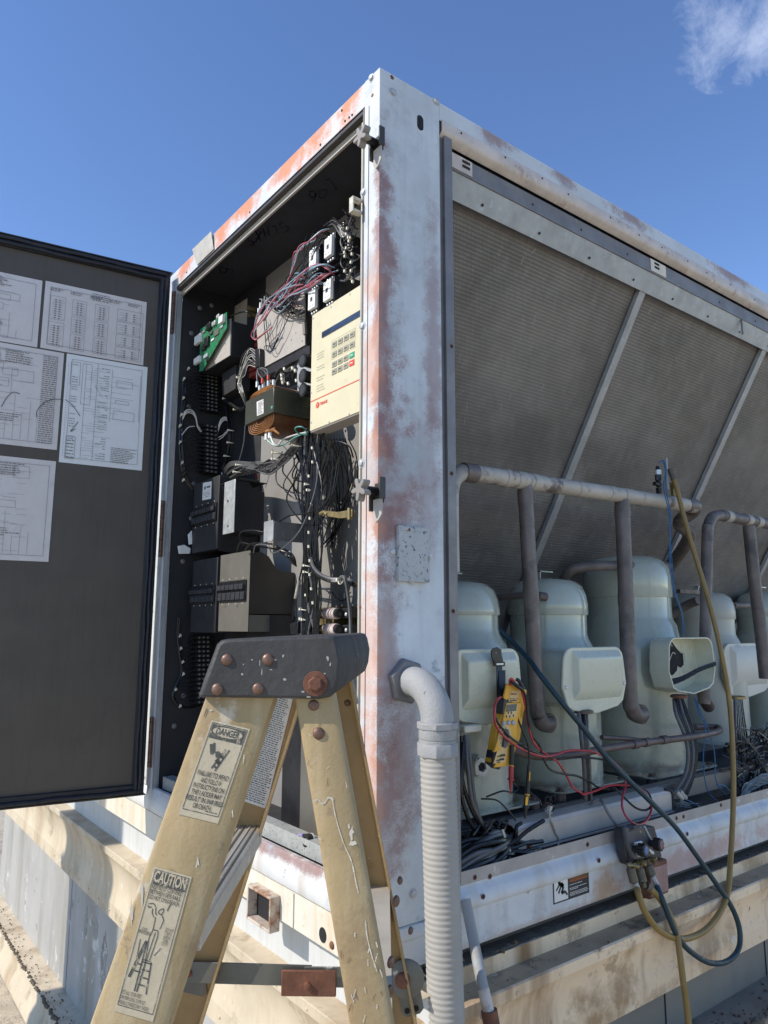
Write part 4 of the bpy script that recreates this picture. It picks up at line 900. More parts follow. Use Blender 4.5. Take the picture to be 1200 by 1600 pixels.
breaker_face(lo, bxf, ((344, 910), (386, 906.5), (385, 939), (343, 941.5)), False)
text('1,8', AX(351, 949.5, bxf), EXL, UP, .010, 'ink', lo, 'handwritten_number', lift=.0008); text('18', AX(370, 948.5, bxf), EXL, UP, .010, 'ink', lo, 'handwritten_number', lift=.0008)
ll = T('breaker_box', 'black breaker box in shade left of the sunlit warm gray one', 'breaker box', AX(318, 986, bxf), 'breaker boxes low in the compartment')
q_ = quadx(bxf, ((302, 877), (341, 870.5), (338.5, 986), (296.5, 988)))
MB().box((bxf, q_[1].y+.003, q_[3].z), (.262, q_[0].y, q_[0].z)).build('housing', 'inner_dark', ll, bevel=.002)  # coloured darker than the warm gray breaker box beside it
breaker_face(ll, bxf, ((300.5, 918), (337, 913.5), (336, 942), (299, 944)), True)
ul = T('breaker_box', 'black breaker box with a small white sticker on its top corner', 'breaker box', AX(322, 860, bxf), 'breaker boxes low in the compartment')
q_ = quadx(bxf, ((303.6, 757), (343.5, 745.5), (340.5, 857.5), (300, 865)))
MB().box((bxf, q_[1].y+.002, q_[3].z), (.262, q_[0].y, q_[0].z)).build('housing', 'inner_dark', ul, bevel=.002)
MB().prism([(x, q_[1].y, z) for x, z in ((bxf+.004, q_[3].z+.02), (bxf+.09, q_[3].z+.02), (bxf+.115, q_[3].z+.01), (bxf+.115, q_[3].z-.02), (bxf+.004, q_[3].z-.005))], (0, -.002, 0)).build('side_flap', 'blackbox', ul)
breaker_face(ul, bxf, ((303, 796), (340, 787), (339, 815), (302, 823)), True)
s4 = quadx(bxf-.0006, ((317, 754.5), (330.6, 752), (329.8, 779), (316, 782)))
MB().prism(s4, (.0004, 0, 0)).build('sticker', 'label_w', ul)
o0 = AX(316, 782, bxf-.0006); P = Print(o0, EXL, UP, .0006); w_ = abs(s4[0].y-s4[1].y); h_ = s4[0].z-s4[3].z
P.poly([(w_*.27+.0065*math.cos(t*math.pi/10), h_*.66+.0065*math.sin(t*math.pi/10)) for t in range(20)]); P.words(w_*.1, h_*.36, w_*.8, .003); P.words(w_*.2, h_*.24, w_*.9, .003); P.words(w_*.3, h_*.12, w_*.8, .003)
P.build('sticker_print', 'ink', ul)
text('TRANE', o0+EXL*w_*.46+UP*h_*.60, EXL, UP, .0105, 'ink', ul, 'maker_name', bold=.04, lift=.0008)
ur = T('breaker_box', 'black box with a bright zinc bracket on its front beside the stickered box', 'breaker box', AX(380, 832, bxf), 'breaker boxes low in the compartment')
q_ = quadx(.075, ((351, 754), (367.5, 750), (364.5, 832), (349.8, 835)))
MB().box((.075, q_[1].y, q_[3].z), (.079, q_[0].y, q_[0].z)).build('bracket', 'silver', ur, bevel=.001)
MB().box((.079, q_[1].y, q_[0].z-.002), (.20, q_[1].y+.14, q_[0].z)).build('top_plate', 'blackbox', ur)
sd = [(.081, q_[0].z-.004), (.13, q_[0].z-.006), (.15, q_[0].z-.03), (.19, q_[0].z-.035), (.19, q_[3].z), (.081, q_[3].z+.004)]
MB().prism([(x, q_[1].y, z) for x, z in sd], (0, .10, 0)).build('housing', 'blackbox', ur)
for py in (783, 822): p = AX(356, py, .0745); MB().box((.0742, p.y-.004, p.z-.004), (.0748, p.y+.004, p.z+.004)).build('square_hole', 'hole', ur)

MB().box((.175, AX(389, 1000, .175).y-.16, 1.58), (.262, AX(389, 1000, .175).y+.02, AX(389, 962, .175).z)).build('dark_housing', 'blackbox', lo)  # plain black block filling the dark area above the ladder cap
# --- gray wire-way bracket
gb = T('bracket_bar', 'gray steel channel bracket standing out among the cables above the lower breaker boxes', 'bracket', AX(455, 845, .1))
e = quadx(.06, ((412.7, 815.5), (427.5, 814), (427.5, 845.5), (412.7, 847)))
yb0 = e[1].y
MB().prism([(.06, e[0].y, e[0].z), (.06, e[1].y+.005, e[0].z), (.06, e[1].y, e[0].z-.012), (.06, e[1].y, e[2].z+.012), (.06, e[1].y+.005, e[3].z), (.06, e[0].y, e[3].z)], (.003, 0, 0)).build('end_plate', 'galv', gb)
MB().box((.063, yb0, e[3].z), (.205, yb0+.002, e[0].z-.004)).box((.063, yb0+.002, e[0].z-.006), (.205, yb0+.018, e[0].z-.004)).build('channel', 'galv_dk', gb)

# --- terminal strips on the left side wall
def strip(py0, py1, n, label, pxa=316, pxb=340, lean=0):
    t = T('terminal_strip', label, 'terminal strip', AY((pxa+pxb)/2, py1, 1.38), 'black terminal strips on the left side wall')
    proto = None; a0 = AY((pxa+pxb)/2, py0, 1.374); a1 = AY((pxa+pxb)/2+lean, py1, 1.374)
    MB().box((a0.x-.035, 1.376, a1.z-.01), (a0.x+.035, 1.3825, a0.z+.01)).build('rail', 'blk', t)
    for k in range(n):
        c = a0.lerp(a1, k/(n-1)); h = (a0.z-a1.z)/(n-1)*.36
        m1 = MB(); m1.box((c.x-.030, 1.352, c.z-h), (c.x+.030, 1.3755, c.z+h)).cyl((c.x-.055, 1.362, c.z), (c.x-.030, 1.362, c.z), h*.8, 8).cyl((c.x+.030, 1.362, c.z-.002), (c.x+.048, 1.362, c.z-.002), h*.7, 8)
        b_ = m1.build('terminal_block', 'blk', t)
        s_ = MB(); 
        for u in (-.018, 0, .018): s_.lathe([(h*.75, 0), (h*.75, .002)], (c.x+u, 1.352, c.z), (0, -1, 0), 8)
        s_.build('terminal_screw', 'galv_dk', b_)
    return t
strip(580, 642, 12, 'upper black terminal strip on the left side wall below the circuit board', 318, 338)
strip(668, 738, 12, 'middle black terminal strip with white wires looping in from both sides', 316, 338)
strip(996, 1096, 15, 'lowest black terminal strip, in shade left of the ladder cap', 303, 326)

# --- wire looms
wl = T('wire_loom', 'black wire loom with white ties running down the left side wall', 'wire bundle', AY(290, 760, 1.375))
mb = MB(); rg = random.Random(8)
def loom(path, plane, nw, spread, r=.0022, ax='x', name='loom', parent=None, m='wire', seed=0):
    """nw wires wandering round a path of (px, py[, depth])"""
    rg = random.Random(seed); mb = MB()
    f = AX if ax == 'x' else AY
    base = [f(p[0], p[1], p[2] if len(p) > 2 else plane) for p in path]
    for w in range(nw):
        off = Vector((rg.gauss(0, spread), rg.gauss(0, spread), rg.gauss(0, spread)*.4)); pts = []
        for i, b_ in enumerate(base):
            pts.append(b_+off+Vector((rg.gauss(0, spread*.35), rg.gauss(0, spread*.35), rg.gauss(0, spread*.35))))
        mb.tube(curve(pts, 5), r*rg.uniform(.8, 1.25), 5)
    return mb.build(name, m, parent)
def ties(points, parent, r=.012, ax='x', m='tie', vertical=True):
    f = AX if ax == 'x' else AY
    for (px, py, d) in points:
        c = f(px, py, d); mb = MB()
        n_ = 14; pts = [c+(Vector((math.cos(a)*r, math.sin(a)*r, math.sin(a)*r*.2)) if vertical else Vector((math.cos(a)*r*.3, math.sin(a)*r, math.cos(a)*r))) for a in [2*math.pi*k/n_ for k in range(n_+1)]]
        mb.tube(pts, .0018, 5, cap=False); h = c+(Vector((-r, 0, 0)) if ax == 'x' else Vector((0, -r, 0))); mb.box(h-Vector((.0035,)*3), h+Vector((.0035,)*3)); mb.build('cable_tie', m, parent)
loom([(288, 590), (286, 620), (283, 660), (282, 700), (286, 735), (293, 752), (303, 765)], 1.372, 9, .004, ax='y', name='loom', parent=wl, seed=1)
ties([(294, 576, 1.37), (287, 592, 1.37), (286, 622, 1.37), (283, 648, 1.37), (281, 665, 1.37), (281, 691, 1.37), (284, 723, 1.37), (286, 750, 1.37)], wl, .007, 'y', vertical=False)
for k in range(11):
    y = 584+k*5.4; wire2 = MB().tube(curve([AY(286, y+rg.uniform(8, 25), 1.372), AY(296, y+2, 1.36), AY(306, y-3+rg.uniform(0, 3), 1.36), AY(314, y, 1.362)], 5), .0019, 5).build('branch_wire', 'wire', wl)
for k in range(11):
    y = 670+k*6.2; MB().tube(curve([AY(284, y+rg.uniform(5, 18), 1.372), AY(294, y+4, 1.36), AY(304, y-1, 1.36), AY(313, y, 1.362)], 5), .0019, 5).build('branch_wire', 'wire', wl)
for k in range(3):
    MB().tube(curve([AY(285, 650+k*3, 1.37), AY(291, 641+k*2.5, 1.355), AY(300, 641+k*2.5, 1.35), AY(306, 650+k*2, 1.35), AY(309, 664+k*2, 1.355), AY(315, 672+k*2, 1.362)], 5), .002, 5).build('white_wire', 'wire_white', wl)
MB().tube(curve([AY(284, 680, 1.37), AY(294, 668, 1.355), AY(304, 666, 1.35)], 5), .002, 5).build('white_wire', 'wire_white', wl)
w2 = T('wire_loom', 'dark wire loom with white loops right of the middle terminal strip', 'wire bundle', AX(358, 760, .2))
loom([(352, 625, .22), (357, 645, .20), (360, 680, .19), (356, 710, .19), (350, 735, .19), (353, 752, .15)], .2, 12, .005, parent=w2, seed=3)
for k in range(3): MB().tube(curve([AY(340, 672+k*3, 1.36), AY(345, 656+k*3, 1.34), AY(353, 652+k*2, 1.32), AY(360, 660+k*2, 1.31), AY(361, 672, 1.31)], 5), .002, 5).build('white_wire', 'wire_white', w2)
for k in range(2): MB().tube(curve([AY(340, 684+k*4, 1.36), AY(348, 680+k*3, 1.34), AY(356, 672+k*2, 1.32)], 5), .0018, 5).build('white_wire', 'wire_white', w2)
ties([(361, 673, .19), (360, 692, .19), (355, 713, .19), (352, 741, .19)], w2, .012)
w3 = T('wire_loom', 'curled black and white striped wires hanging from the black plug left of the beige module', 'wire bundle', AX(378, 600, .15))
rg = random.Random(21)
for k in range(16):
    y = 548+k*1.7
    wire(w3, ((399, y, .14), (392-rg.uniform(0, 5), y-4+rg.uniform(-3, 3), .13), (380+rg.uniform(-3, 3), y+8+rg.uniform(0, 8), .13), (374+rg.uniform(-3, 3), 590+rg.uniform(0, 10), .14), (378+rg.uniform(-3, 5), 615, .15), (384, 628+rg.uniform(0, 6), .18)), 'wire_gray' if k % 3 else 'wire_white', .0012)
ties([(375, 600, .14), (378, 613, .14), (351, 623, .2), (368, 640, .2), (373, 590, .14)], w3, .006)
wire(w3, ((350, 625, .2), (362, 632, .18), (375, 640, .17), (384, 637, .17)), 'wire', .008, 'sleeve')
wire(w3, ((383, 665, .17), (381, 690, .17), (376, 712, .17), (372, 725, .17)), 'wire_gray', .002)
wire(w3, ((352, 499, .20), (365, 492, .15), (380, 487, .13), (390, 489, .14), (396, 498, .18), (395, 512, .2)), 'wire', .003)
wire(w3, ((308, 533, .13), (296, 535, .16), (288, 541, .2), (284, 548, .24)), 'wire', .002)

# red/blue/black contactor wiring
cw = T('control_wiring', 'tangle of red, pale blue and black control wires sweeping over the beige module', 'wiring', AX(440, 480, .1))
sw = [((497, 372, .12), (485, 375, .10), (470, 388, .09), (461, 398, .09), (456, 420, .10), (448, 440, .11), (441, 458, .12), (436, 470, .14)),
      ((512, 358, .12), (500, 362, .10), (482, 376, .08), (466, 390, .08), (458, 410, .09), (452, 432, .10), (440, 455, .12), (428, 468, .14)),
      ((486, 452, .13), (474, 445, .09), (458, 447, .09), (440, 458, .10), (424, 476, .10), (410, 495, .09), (399, 512, .09), (394, 524, .10), (399, 531, .10), (408, 524, .11), (424, 508, .12)),
      ((523, 430, .11), (512, 418, .08), (498, 412, .08), (478, 420, .08), (460, 438, .09), (440, 452, .10), (420, 468, .11), (404, 490, .10), (396, 515, .1)),
      ((520, 424, .11), (500, 432, .08), (482, 446, .08), (462, 455, .09), (446, 466, .10), (432, 474, .12), (427, 470, .14)),
      ((526, 423, .11), (510, 430, .07), (490, 446, .07), (470, 458, .08), (452, 462, .09), (440, 474, .1), (432, 480, .12)),
      ((519, 420, .11), (506, 413, .08), (492, 416, .08), (474, 428, .08), (458, 446, .09), (443, 466, .1), (425, 480, .12), (412, 500, .1)),
      ((487, 440, .12), (478, 432, .09), (466, 434, .09), (458, 446, .1), (455, 462, .12), (461, 475, .14))]
colr = ['wire_pink', 'wire_blue', 'wire_pink', 'wire_blue', 'wire_pink', 'wire_pink', 'wire_blue', 'wire_pink']
rg = random.Random(12)
for k, s_ in enumerate(sw):
    for j in range(2 if k != 2 else 3):
        pts = [(px+rg.gauss(0, 1.6), py+rg.gauss(0, 1.6), max(.06, x+rg.gauss(0, .006))) for px, py, x in s_]
        wire(cw, pts, colr[(k+j) % 8] if j else colr[k], .0021)
for k in range(18):
    a = (rg.uniform(495, 522), rg.uniform(360, 378), .14) if k % 2 else (rg.uniform(484, 516), rg.uniform(428, 448), .12)
    pts = (a, (a[0]-rg.uniform(12, 25), a[1]+rg.uniform(-4, 10), .09), (rg.uniform(446, 470), rg.uniform(430, 465), .10), (rg.uniform(425, 450), rg.uniform(462, 490), .12), (rg.uniform(405, 440), rg.uniform(455, 480), .16))
    wire(cw, pts, 'wire' if k % 4 else 'wire_blue', .0017)
for k in range(10):                                # dark brown loops drooping on the module
    x = rg.uniform(438, 452); pts = ((x, 470, .135), (x+rg.uniform(5, 12), 480, .13), (x+rg.uniform(14, 24), 488+rg.uniform(-4, 8), .13), (476, 492+rg.uniform(-8, 10), .14)); wire(cw, pts, 'wire', .0015)
wire(cw, ((412, 497, .135), (414, 520, .13), (417, 545, .13), (424, 549, .13), (432, 535, .13), (444, 510, .13), (453, 490, .135)), 'wire', .0016)
wire(cw, ((415, 493, .135), (418, 520, .13), (424, 545, .13), (434, 528, .13)), 'wire', .0016)
for (px, py) in ((407, 478), (404, 487), (424, 472), (430, 470), (414, 468), (410, 472), (440, 470), (418, 470)):
    c = AX(px, py, .15); MB().cyl(c-Vector((0, 0, .012)), c+Vector((0, 0, .012)), .0045, 8).build('spade_connector', 'white_pl' if px < 408 else 'wire_gray', cw)
# black tangle right of contactors
bt = T('wire_tangle', 'black and white flecked wire tangle right of the contactors beside the jamb', 'wiring', AX(545, 400, .12))
for k in range(34):
    y = rg.uniform(330, 440); x = rg.uniform(538, 554)
    pts = [(x+rg.gauss(0, 5), y+i*rg.uniform(5, 9)-20, .12+rg.gauss(0, .02)) for i in range(5)]
    if k % 3 == 0: pts = [(510+rg.uniform(-8, 12), 347+rg.uniform(-4, 8), .14), (522, 343+rg.uniform(-3, 10), .12), (534+rg.uniform(-4, 4), 350+rg.uniform(0, 20), .11), (545, 360+rg.uniform(0, 30), .12), (552, 370+rg.uniform(0, 40), .12)]
    if k % 5 == 1: cx, cy, r0 = rg.uniform(536, 548), rg.uniform(352, 435), rg.uniform(5, 10); pts = [(cx+r0*math.cos(a), cy+r0*1.3*math.sin(a), .11) for a in [i*.9 for i in range(7)]]
    wire(bt, pts, 'wire_gray' if k % 4 == 0 else 'wire', .0024)
for k in range(16):
    c = AX(rg.uniform(538, 552), rg.uniform(355, 440), .10); MB().box(c-Vector((.003, .003, .004)), c+Vector((.003, .003, .004))).build('cable_tie', 'tie', bt)
for k in range(14): wire(bt, ((476+k*.4, 545+rg.uniform(-8, 10), .2), (462+rg.uniform(-8, 6), 572+rg.uniform(-10, 10), .17), (448+rg.uniform(-10, 10), 590+rg.uniform(-8, 8), .15), (436+rg.uniform(-6, 10), 598, .14)), 'wire' if k % 3 else 'wire_gray', .0018)
for k in range(8): c = AX(rg.uniform(440, 470), rg.uniform(575, 603), .14); MB().cyl(c-Vector((0, 0, .005)), c+Vector((0, .004, .005)), .0042, 8).build('wire_nut', 'tie', bt)

# big vertical cable bundle
vb = T('cable_bundle', 'thick vertical bundle of black cables with white ties below the keypad', 'cable bundle', AX(486, 960, .15))
rg = random.Random(33)
for k in range(44):
    x0 = 470+rg.uniform(0, 36); d0 = .16+rg.uniform(-.03, .05)
    pts = [(x0, 668+rg.uniform(0, 12), d0), (x0-3+rg.gauss(0, 2), 710, d0), (470+rg.uniform(8, 26), 760, d0), (474+rg.uniform(0, 22), 820, d0), (476+rg.uniform(0, 20), 880, d0), (474+rg.uniform(0, 22), 940, d0), (474+rg.uniform(0, 22), 1000, d0), (474+rg.uniform(0, 22), 1060, d0)]
    wire(vb, pts, 'wire' if k % 5 else 'wire_gray', rg.uniform(.0030, .0050), 'cable')
for k in range(8):
    x0 = 500+rg.uniform(0, 45); pts = [(x0, 684+rg.uniform(0, 10), .14), (x0-rg.uniform(0, 12), 720, .15), (500+rg.uniform(-6, 22), 770, .15), (494+rg.uniform(-6, 10), 815, .14), (488+rg.uniform(-6, 6), 850, .14)]
    wire(vb, pts, 'wire', .0022, 'wire')
for k in range(9):                                 # thin wires curving on the right part of the back panel
    x0 = 508+k*4.5; pts = [(x0, 685, .19), (x0+rg.uniform(4, 14), 715, .22), (x0+rg.uniform(8, 20), 760, .24), (520+rg.uniform(-6, 16), 820, .24), (505+rg.uniform(-5, 16), 855, .24)]
    wire(vb, pts, 'wire', .0019, 'wire')
ties([(484, 884, .14), (484, 894, .14), (487, 930, .15), (478, 952, .14), (478, 967, .14)], vb, .020)
ties([(476, 968, .13), (481, 757, .12), (484, 766, .12)], vb, .008)
for k in range(12): c = AX(486+rg.uniform(-4, 3), 700+k*22, .115); MB().cyl(c-Vector((0, 0, .004)), c+Vector((0, .002, .004)), .0035, 8).build('ferrule', 'tie', vb)
for k in range(3):
    wire(vb, ((486, 868, .13), (489, 884+k*2, .11), (500, 897+k*2, .10), (516, 904+k*2, .10), (530, 905+k*2, .11), (548, 907+k*3, .12), (556, 915, .14)), 'wire' if k else 'wire_gray', .005, 'heavy_cable')
wire(vb, ((531, 904, .10), (538, 902, .08), (543, 925, .09), (547, 960, .10), (548, 990, .10)), 'wire_gray', .0048, 'heavy_cable')
wire(vb, ((519, 925, .24), (526, 935, .24), (536, 938, .24), (548, 925, .24)), 'wire', .0016)
for (px, py) in ((533, 906),): ties([(px, py, .10)], vb, .012, vertical=False)
MB().cyl(AX(468, 905, .13), AX(462, 935, .13), .006, 10).build('heat_shrink', 'pipe_pale', vb)
wire(vb, ((462, 936, .13), (458, 955, .13), (458, 975, .14)), 'wire', .003, 'lead')
mb = MB(); leaf(mb, .13, ((452, 974), (465, 971), (465, 990), (454, 992)), .012); mb.build('connector_body', 'blk', vb, bevel=.002)
# sweep of cables from the left to the bundle
hb = T('cable_bundle', 'black cables sweeping from the bundle left across the panel above the breaker boxes', 'cable bundle', AX(420, 735, .15))
for k in range(22):
    y1 = 738+rg.uniform(-8, 12); pts = [(354, y1+6, .15), (372+rg.uniform(-4, 6), y1-4, .12), (395, 728+rg.uniform(-6, 12), .11), (420, 735+rg.uniform(-8, 8)-k*.5, .11), (440, 718+rg.uniform(-8, 10), .12), (458, 700+rg.uniform(-4, 12), .13), (478, 682+rg.uniform(-4, 12), .14)]
    wire(hb, pts, 'wire' if k % 4 else 'wire_gray', rg.uniform(.002, .0034), 'cable')
for k in range(4): wire(hb, ((349, 734+k*3, .15), (361, 722+k*2, .12), (385, 722+k*2, .11), (420, 725+k*3, .11), (445, 712, .12)), 'wire_gray', .0022, 'cable')
ties([(433, 708, .11), (432, 718, .11), (376, 727, .11), (372, 738, .11), (464, 697, .12)], hb, .016)
MB().cyl(AX(400, 741, .15), AX(401, 747, .15), .005, 10).build('red_plug', 'red_blk', hb)
mb = MB(); leaf(mb, .20, ((448, 681), (472, 672), (472, 687), (448, 694)), .02); mb.build('tan_tab', 'beige_metal', hb)
cp2 = T('cable_loops', 'loops of black and gray cable around the gray channel bracket', 'cable', AX(440, 850, .08))
for pts, m_, r_ in ((((412, 832, .06), (396, 829, .05), (378, 831, .05), (374, 840, .06), (380, 852, .08)), 'wire', .0028), (((382, 860, .08), (390, 851, .06), (402, 849, .06), (425, 850, .06)), 'wire', .003), (((396, 864, .08), (400, 852, .06), (418, 852, .05), (425, 864, .06), (440, 858, .06), (462, 838, .06), (476, 815, .08), (490, 775, .1), (496, 740, .12), (492, 700, .14)), 'wire_gray', .0022),
                    (((437, 815, .08), (452, 806, .08), (475, 803, .08), (495, 796, .08), (512, 780, .09), (518, 750, .1), (520, 715, .12), (514, 690, .14)), 'wire', .0024), (((370, 860, .09), (376, 848, .07), (395, 852, .07), (430, 858, .08), (452, 866, .1), (462, 884, .12)), 'wire', .003),
                    (((515, 700, .12), (526, 690, .11), (545, 697, .12), (552, 715, .14)), 'wire', .0024), (((540, 690, .15), (548, 735, .14), (552, 760, .15)), 'wire', .002)):
    wire(cp2, pts, m_, r_)
for k in range(12): wire(cp2, ((430+rg.uniform(-5, 8), 852+rg.uniform(0, 4), .10), (445+rg.uniform(-5, 8), 862+rg.uniform(-2, 6), .11), (455+rg.uniform(-3, 6), 872+rg.uniform(-4, 6), .12), (463, 885, .14)), 'wire_gray' if k % 3 == 0 else 'wire', .002)

# lever latch rod
lv = T('lever_latch', 'tarnished pivoting latch lever sticking out from the jamb over the back panel', 'latch', AX(525, 803, .02))
MB().tube([AX(501, 803, .03), AX(507, 800, .03), AX(511, 804, .03), (AX(512, 804, .03))], .006, 10).build('hook', 'brass', lv)
MB().prism(quadx(.028, ((508, 798), (528, 800), (550, 796), (550, 808), (530, 810), (512, 807))), (.007, 0, 0)).build('lever', 'brass', lv, bevel=.001)
MB().cyl(AX(546, 794, .027), AX(546, 812, .027), .006, 12).build('pivot', 'brass', lv)
# fuse holders
fh = None
for i, (y0, lab) in enumerate(((952, 'upper of the two fuse holders with a pinkish fuse, above the ladder cap'), (976.5, 'lower of the two fuse holders with a pinkish fuse, touching the ladder cap outline'))):
    t = T('fuse_holder', lab, 'fuse holder', AX(518, y0+15, .17), 'fuse holders on the back panel')
    mb = MB(); rect_box(mb, .19, .262, 491.5, 546, y0, y0+14.5); mb.build('base', 'blackbox', t, bevel=.001)
    a = AX(510, y0+6.5, .175); b = AX(527, y0+6.5, .175)
    MB().cyl((.175, a.y, a.z), (.175, b.y, b.z+.0), .0165, 20).build('fuse', 'fuse', t)
    for px in (506, 529): c = AX(px, y0+6.5, .175); MB().cyl((.175, c.y-.006, a.z), (.175, c.y+.006, a.z), .0135, 16).build('fuse_cap', 'blk' if px > 510 else 'brass', t)
    for px in (497, 541): c = AX(px, y0+8, .188); dome_part('terminal_screw', c, (-1, 0, 0), .006, .004, 'silver', t)
    wire(t, ((492, y0+9, .18), (480, y0+12, .16), (474, y0+26, .15), (473, y0+40, .15)), 'wire_gray', .0045, 'lead')
mb = MB(); leaf(mb, .262, ((497, 950), (553, 947), (553, 1000), (497, 1000)), .004); o_ = mb.build('fuse_board', 'brass', cab)
# scraps: white connector plug on the left, purple wire, bottom items seen between the ladder rails
xw = T('loose_wires', 'loose black and gray wires crossing the lit back panel above the gray channel bracket', 'wiring', AX(450, 780, .2))
for k in range(12):
    x0 = rg.uniform(425, 500); y0 = rg.uniform(690, 760)
    pts = [(x0, y0, .22), (x0+rg.uniform(-25, 25), y0+rg.uniform(15, 35), .2), (x0+rg.uniform(-25, 30), y0+rg.uniform(40, 70), .2), (rg.uniform(470, 500), y0+rg.uniform(70, 110), .18)]
    wire(xw, pts, 'wire' if k % 4 else 'wire_gray', .0026)
for k in range(20):
    x0 = rg.uniform(468, 500); pts = [(x0, rg.uniform(690, 720), .13), (x0+rg.uniform(-8, 14), 770, .12), (x0+rg.uniform(-10, 10), 850, .12), (x0+rg.uniform(-8, 8), 930, .13), (x0+rg.uniform(-5, 5), 1010, .13)]
    wire(xw, pts, 'wire', .0026)
wp = T('wire_plug', 'loose white plug with wires left of the upper breaker box', 'connector', AY(287, 858, 1.33))
MB().prism([AY(px, py, 1.33) for px, py in ((279, 853), (288, 851), (298, 857), (297, 865), (281, 865))], (0, .012, 0)).prism([AY(px, py, 1.33) for px, py in ((295, 835), (300, 829), (301, 850), (296, 851))], (0, .01, 0)).build('plug', 'white_pl', wp, bevel=.001)
lo2 = T('wire_loom', 'dark wire loom with white ties beside the lowest terminal strip', 'wire bundle', AY(283, 1080, 1.37))
loom([(280, 965), (279, 990), (282, 1020), (285, 1050), (275, 1075), (272, 1090), (282, 1104), (300, 1105), (318, 1100)], 1.370, 7, .003, ax='y', name='loom', parent=lo2, seed=9)
ties([(281, 993, 1.365), (282, 1013, 1.365), (285, 1034, 1.365), (286, 1053, 1.365), (274, 1077, 1.365), (281, 1103, 1.365)], lo2, .006, 'y', vertical=False)
for k in range(14): y = 998+k*7; MB().tube(curve([AY(284, y+rg.uniform(2, 12), 1.368), AY(292, y+1, 1.36), AY(298, y, 1.362)], 4), .0018, 5).build('branch_wire', 'wire', lo2)
vb2 = T('lower_box', 'dark gray tall box low in the compartment seen between the ladder rails', 'equipment box', AX(470, 1290, .12))
MB().box((.14, .34, 1.156), (.262, .56, 1.52)).build('housing', 'tanbox', vb2, bevel=.002)
MB().box((.17, .58, 1.156), (.262, .72, 1.50)).build('side_housing', 'blackbox', vb2, bevel=.002)
pw = MB().tube(curve([AX(420, 1287, .06), AX(430, 1294, .05), AX(445, 1299, .06), (AX(462, 1304, .05)), AX(474, 1305, .04)], 6), .004, 8).build('purple_wire', 'purple'); tag(pw, 'purple wire lying along the compartment sill between the ladder rails', 'wire')
c = AX(481, 1313, .045); tr_ = T('tape_roll', 'small black and white tape roll resting on the compartment sill', 'tape roll', c)
MB().lathe([(.008, -.008), (.0165, -.008), (.0165, .008), (.008, .008), (.008, -.008)], c, (-1, 0, .1), 24, cap=False).build('tape', 'blk', tr_)
MB().lathe([(.0166, -.012), (.0172, -.012), (.0172, -.0085), (.0166, -.0085)], c, (-1, 0, .1), 24, cap=False).build('paper_edge', 'label_w', tr_)
MB().box((.06, 1.25, 1.156), (.13, 1.36, 1.20)).build('small_box', 'beige_metal', cab)

# ================================================================= condenser coil
coil = T('condenser_coil', 'large slanted gray condenser coil with fine horizontal tube rows behind the compressors', 'condenser coil', (2.5, .06, 3.02))
CS = -1.74                                         # dz/dy of the coil face
cdir = Vector((0, 1, CS)).normalized(); cn = Vector((0, CS, -1)).normalized()   # cn points down and out to the camera
if cn.y > 0: cn = -cn
def CP(x, s, n=0): return Vector((x, .066, 3.012))+cdir*s+cn*n
LEN = 2.0
M['fins'] = mat('weathered_aluminium_fins', (.215, .203, .188), .5, .25, .25, 3.2, .0, 60, streak=((.33, .32, .31), .35, 26), spots=(((.155, .14, .125), 2.2, .50, .2), ((.33, .325, .31), 1.6, .56, .2), ((.40, .39, .375), 38, .71, .03)))
def fin_detail(m):
    nt = m.node_tree; N = nt.nodes; L = nt.links; b = N['Principled BSDF']
    t = N.new('ShaderNodeTexCoord'); w = N.new('ShaderNodeTexWave'); w.wave_type = 'BANDS'; w.bands_direction = 'X'; w.inputs['Scale'].default_value = 55; w.inputs['Distortion'].default_value = .6; w.inputs['Detail'].default_value = 2
    L.new(t.outputs['Object'], w.inputs['Vector']); bp = N.new('ShaderNodeBump'); bp.inputs['Strength'].default_value = .5; bp.inputs['Distance'].default_value = .002
    L.new(w.outputs['Fac'], bp.inputs['Height']); L.new(bp.outputs[0], b.inputs['Normal'])
fin_detail(M['fins'])
def coil_face(x0, x1, name):
    mb = MB(); s = .0; V = []; Fc = []; pitch = .0122; k = 0; n_ = int(LEN/pitch); rg = random.Random(6)
    xs = 14
    prof_ = []
    for i in range(n_):
        prof_ += [(i*pitch, 0), (i*pitch+pitch*.42, 0), (i*pitch+pitch*.5, -.0026), (i*pitch+pitch*.92, -.0026)]
    for (s_, d_) in prof_:
        for j in range(xs+1):
            x = x0+(x1-x0)*j/xs; V.append(CP(x, s_, d_+.0004*math.sin(x*31+s_*40)))
    for i in range(len(prof_)-1):
        for j in range(xs): Fc.append((i*(xs+1)+j, i*(xs+1)+j+1, (i+1)*(xs+1)+j+1, (i+1)*(xs+1)+j))
    mb.add(V, Fc, False); return mb.build(name, 'fins', coil, kind='stuff')
coil_face(.279, 3.6, 'fin_face')
MB().prism([CP(.279, -.02, -.06), CP(X1, -.02, -.06), CP(X1, LEN, -.06), CP(.279, LEN, -.06)], cn*-.01).build('coil_back', 'blackbox', coil)
# bent and crushed fins: short bright scratches and a pale patch
rg = random.Random(11)
for k in range(80):
    x = rg.uniform(.35, 2.6); s = rg.uniform(.03, 1.25); d_ = rg.uniform(.006, .03)
    mb = MB(); a = CP(x, s, .0018); b = CP(x+rg.uniform(-.012, .012), s+d_, .0018); q_ = Vector((.0012, 0, 0)); mb.add([a-q_, a+q_, b+q_, b-q_], [(0, 1, 2, 3)], False); mb.build('bent_fin', 'galv', coil)
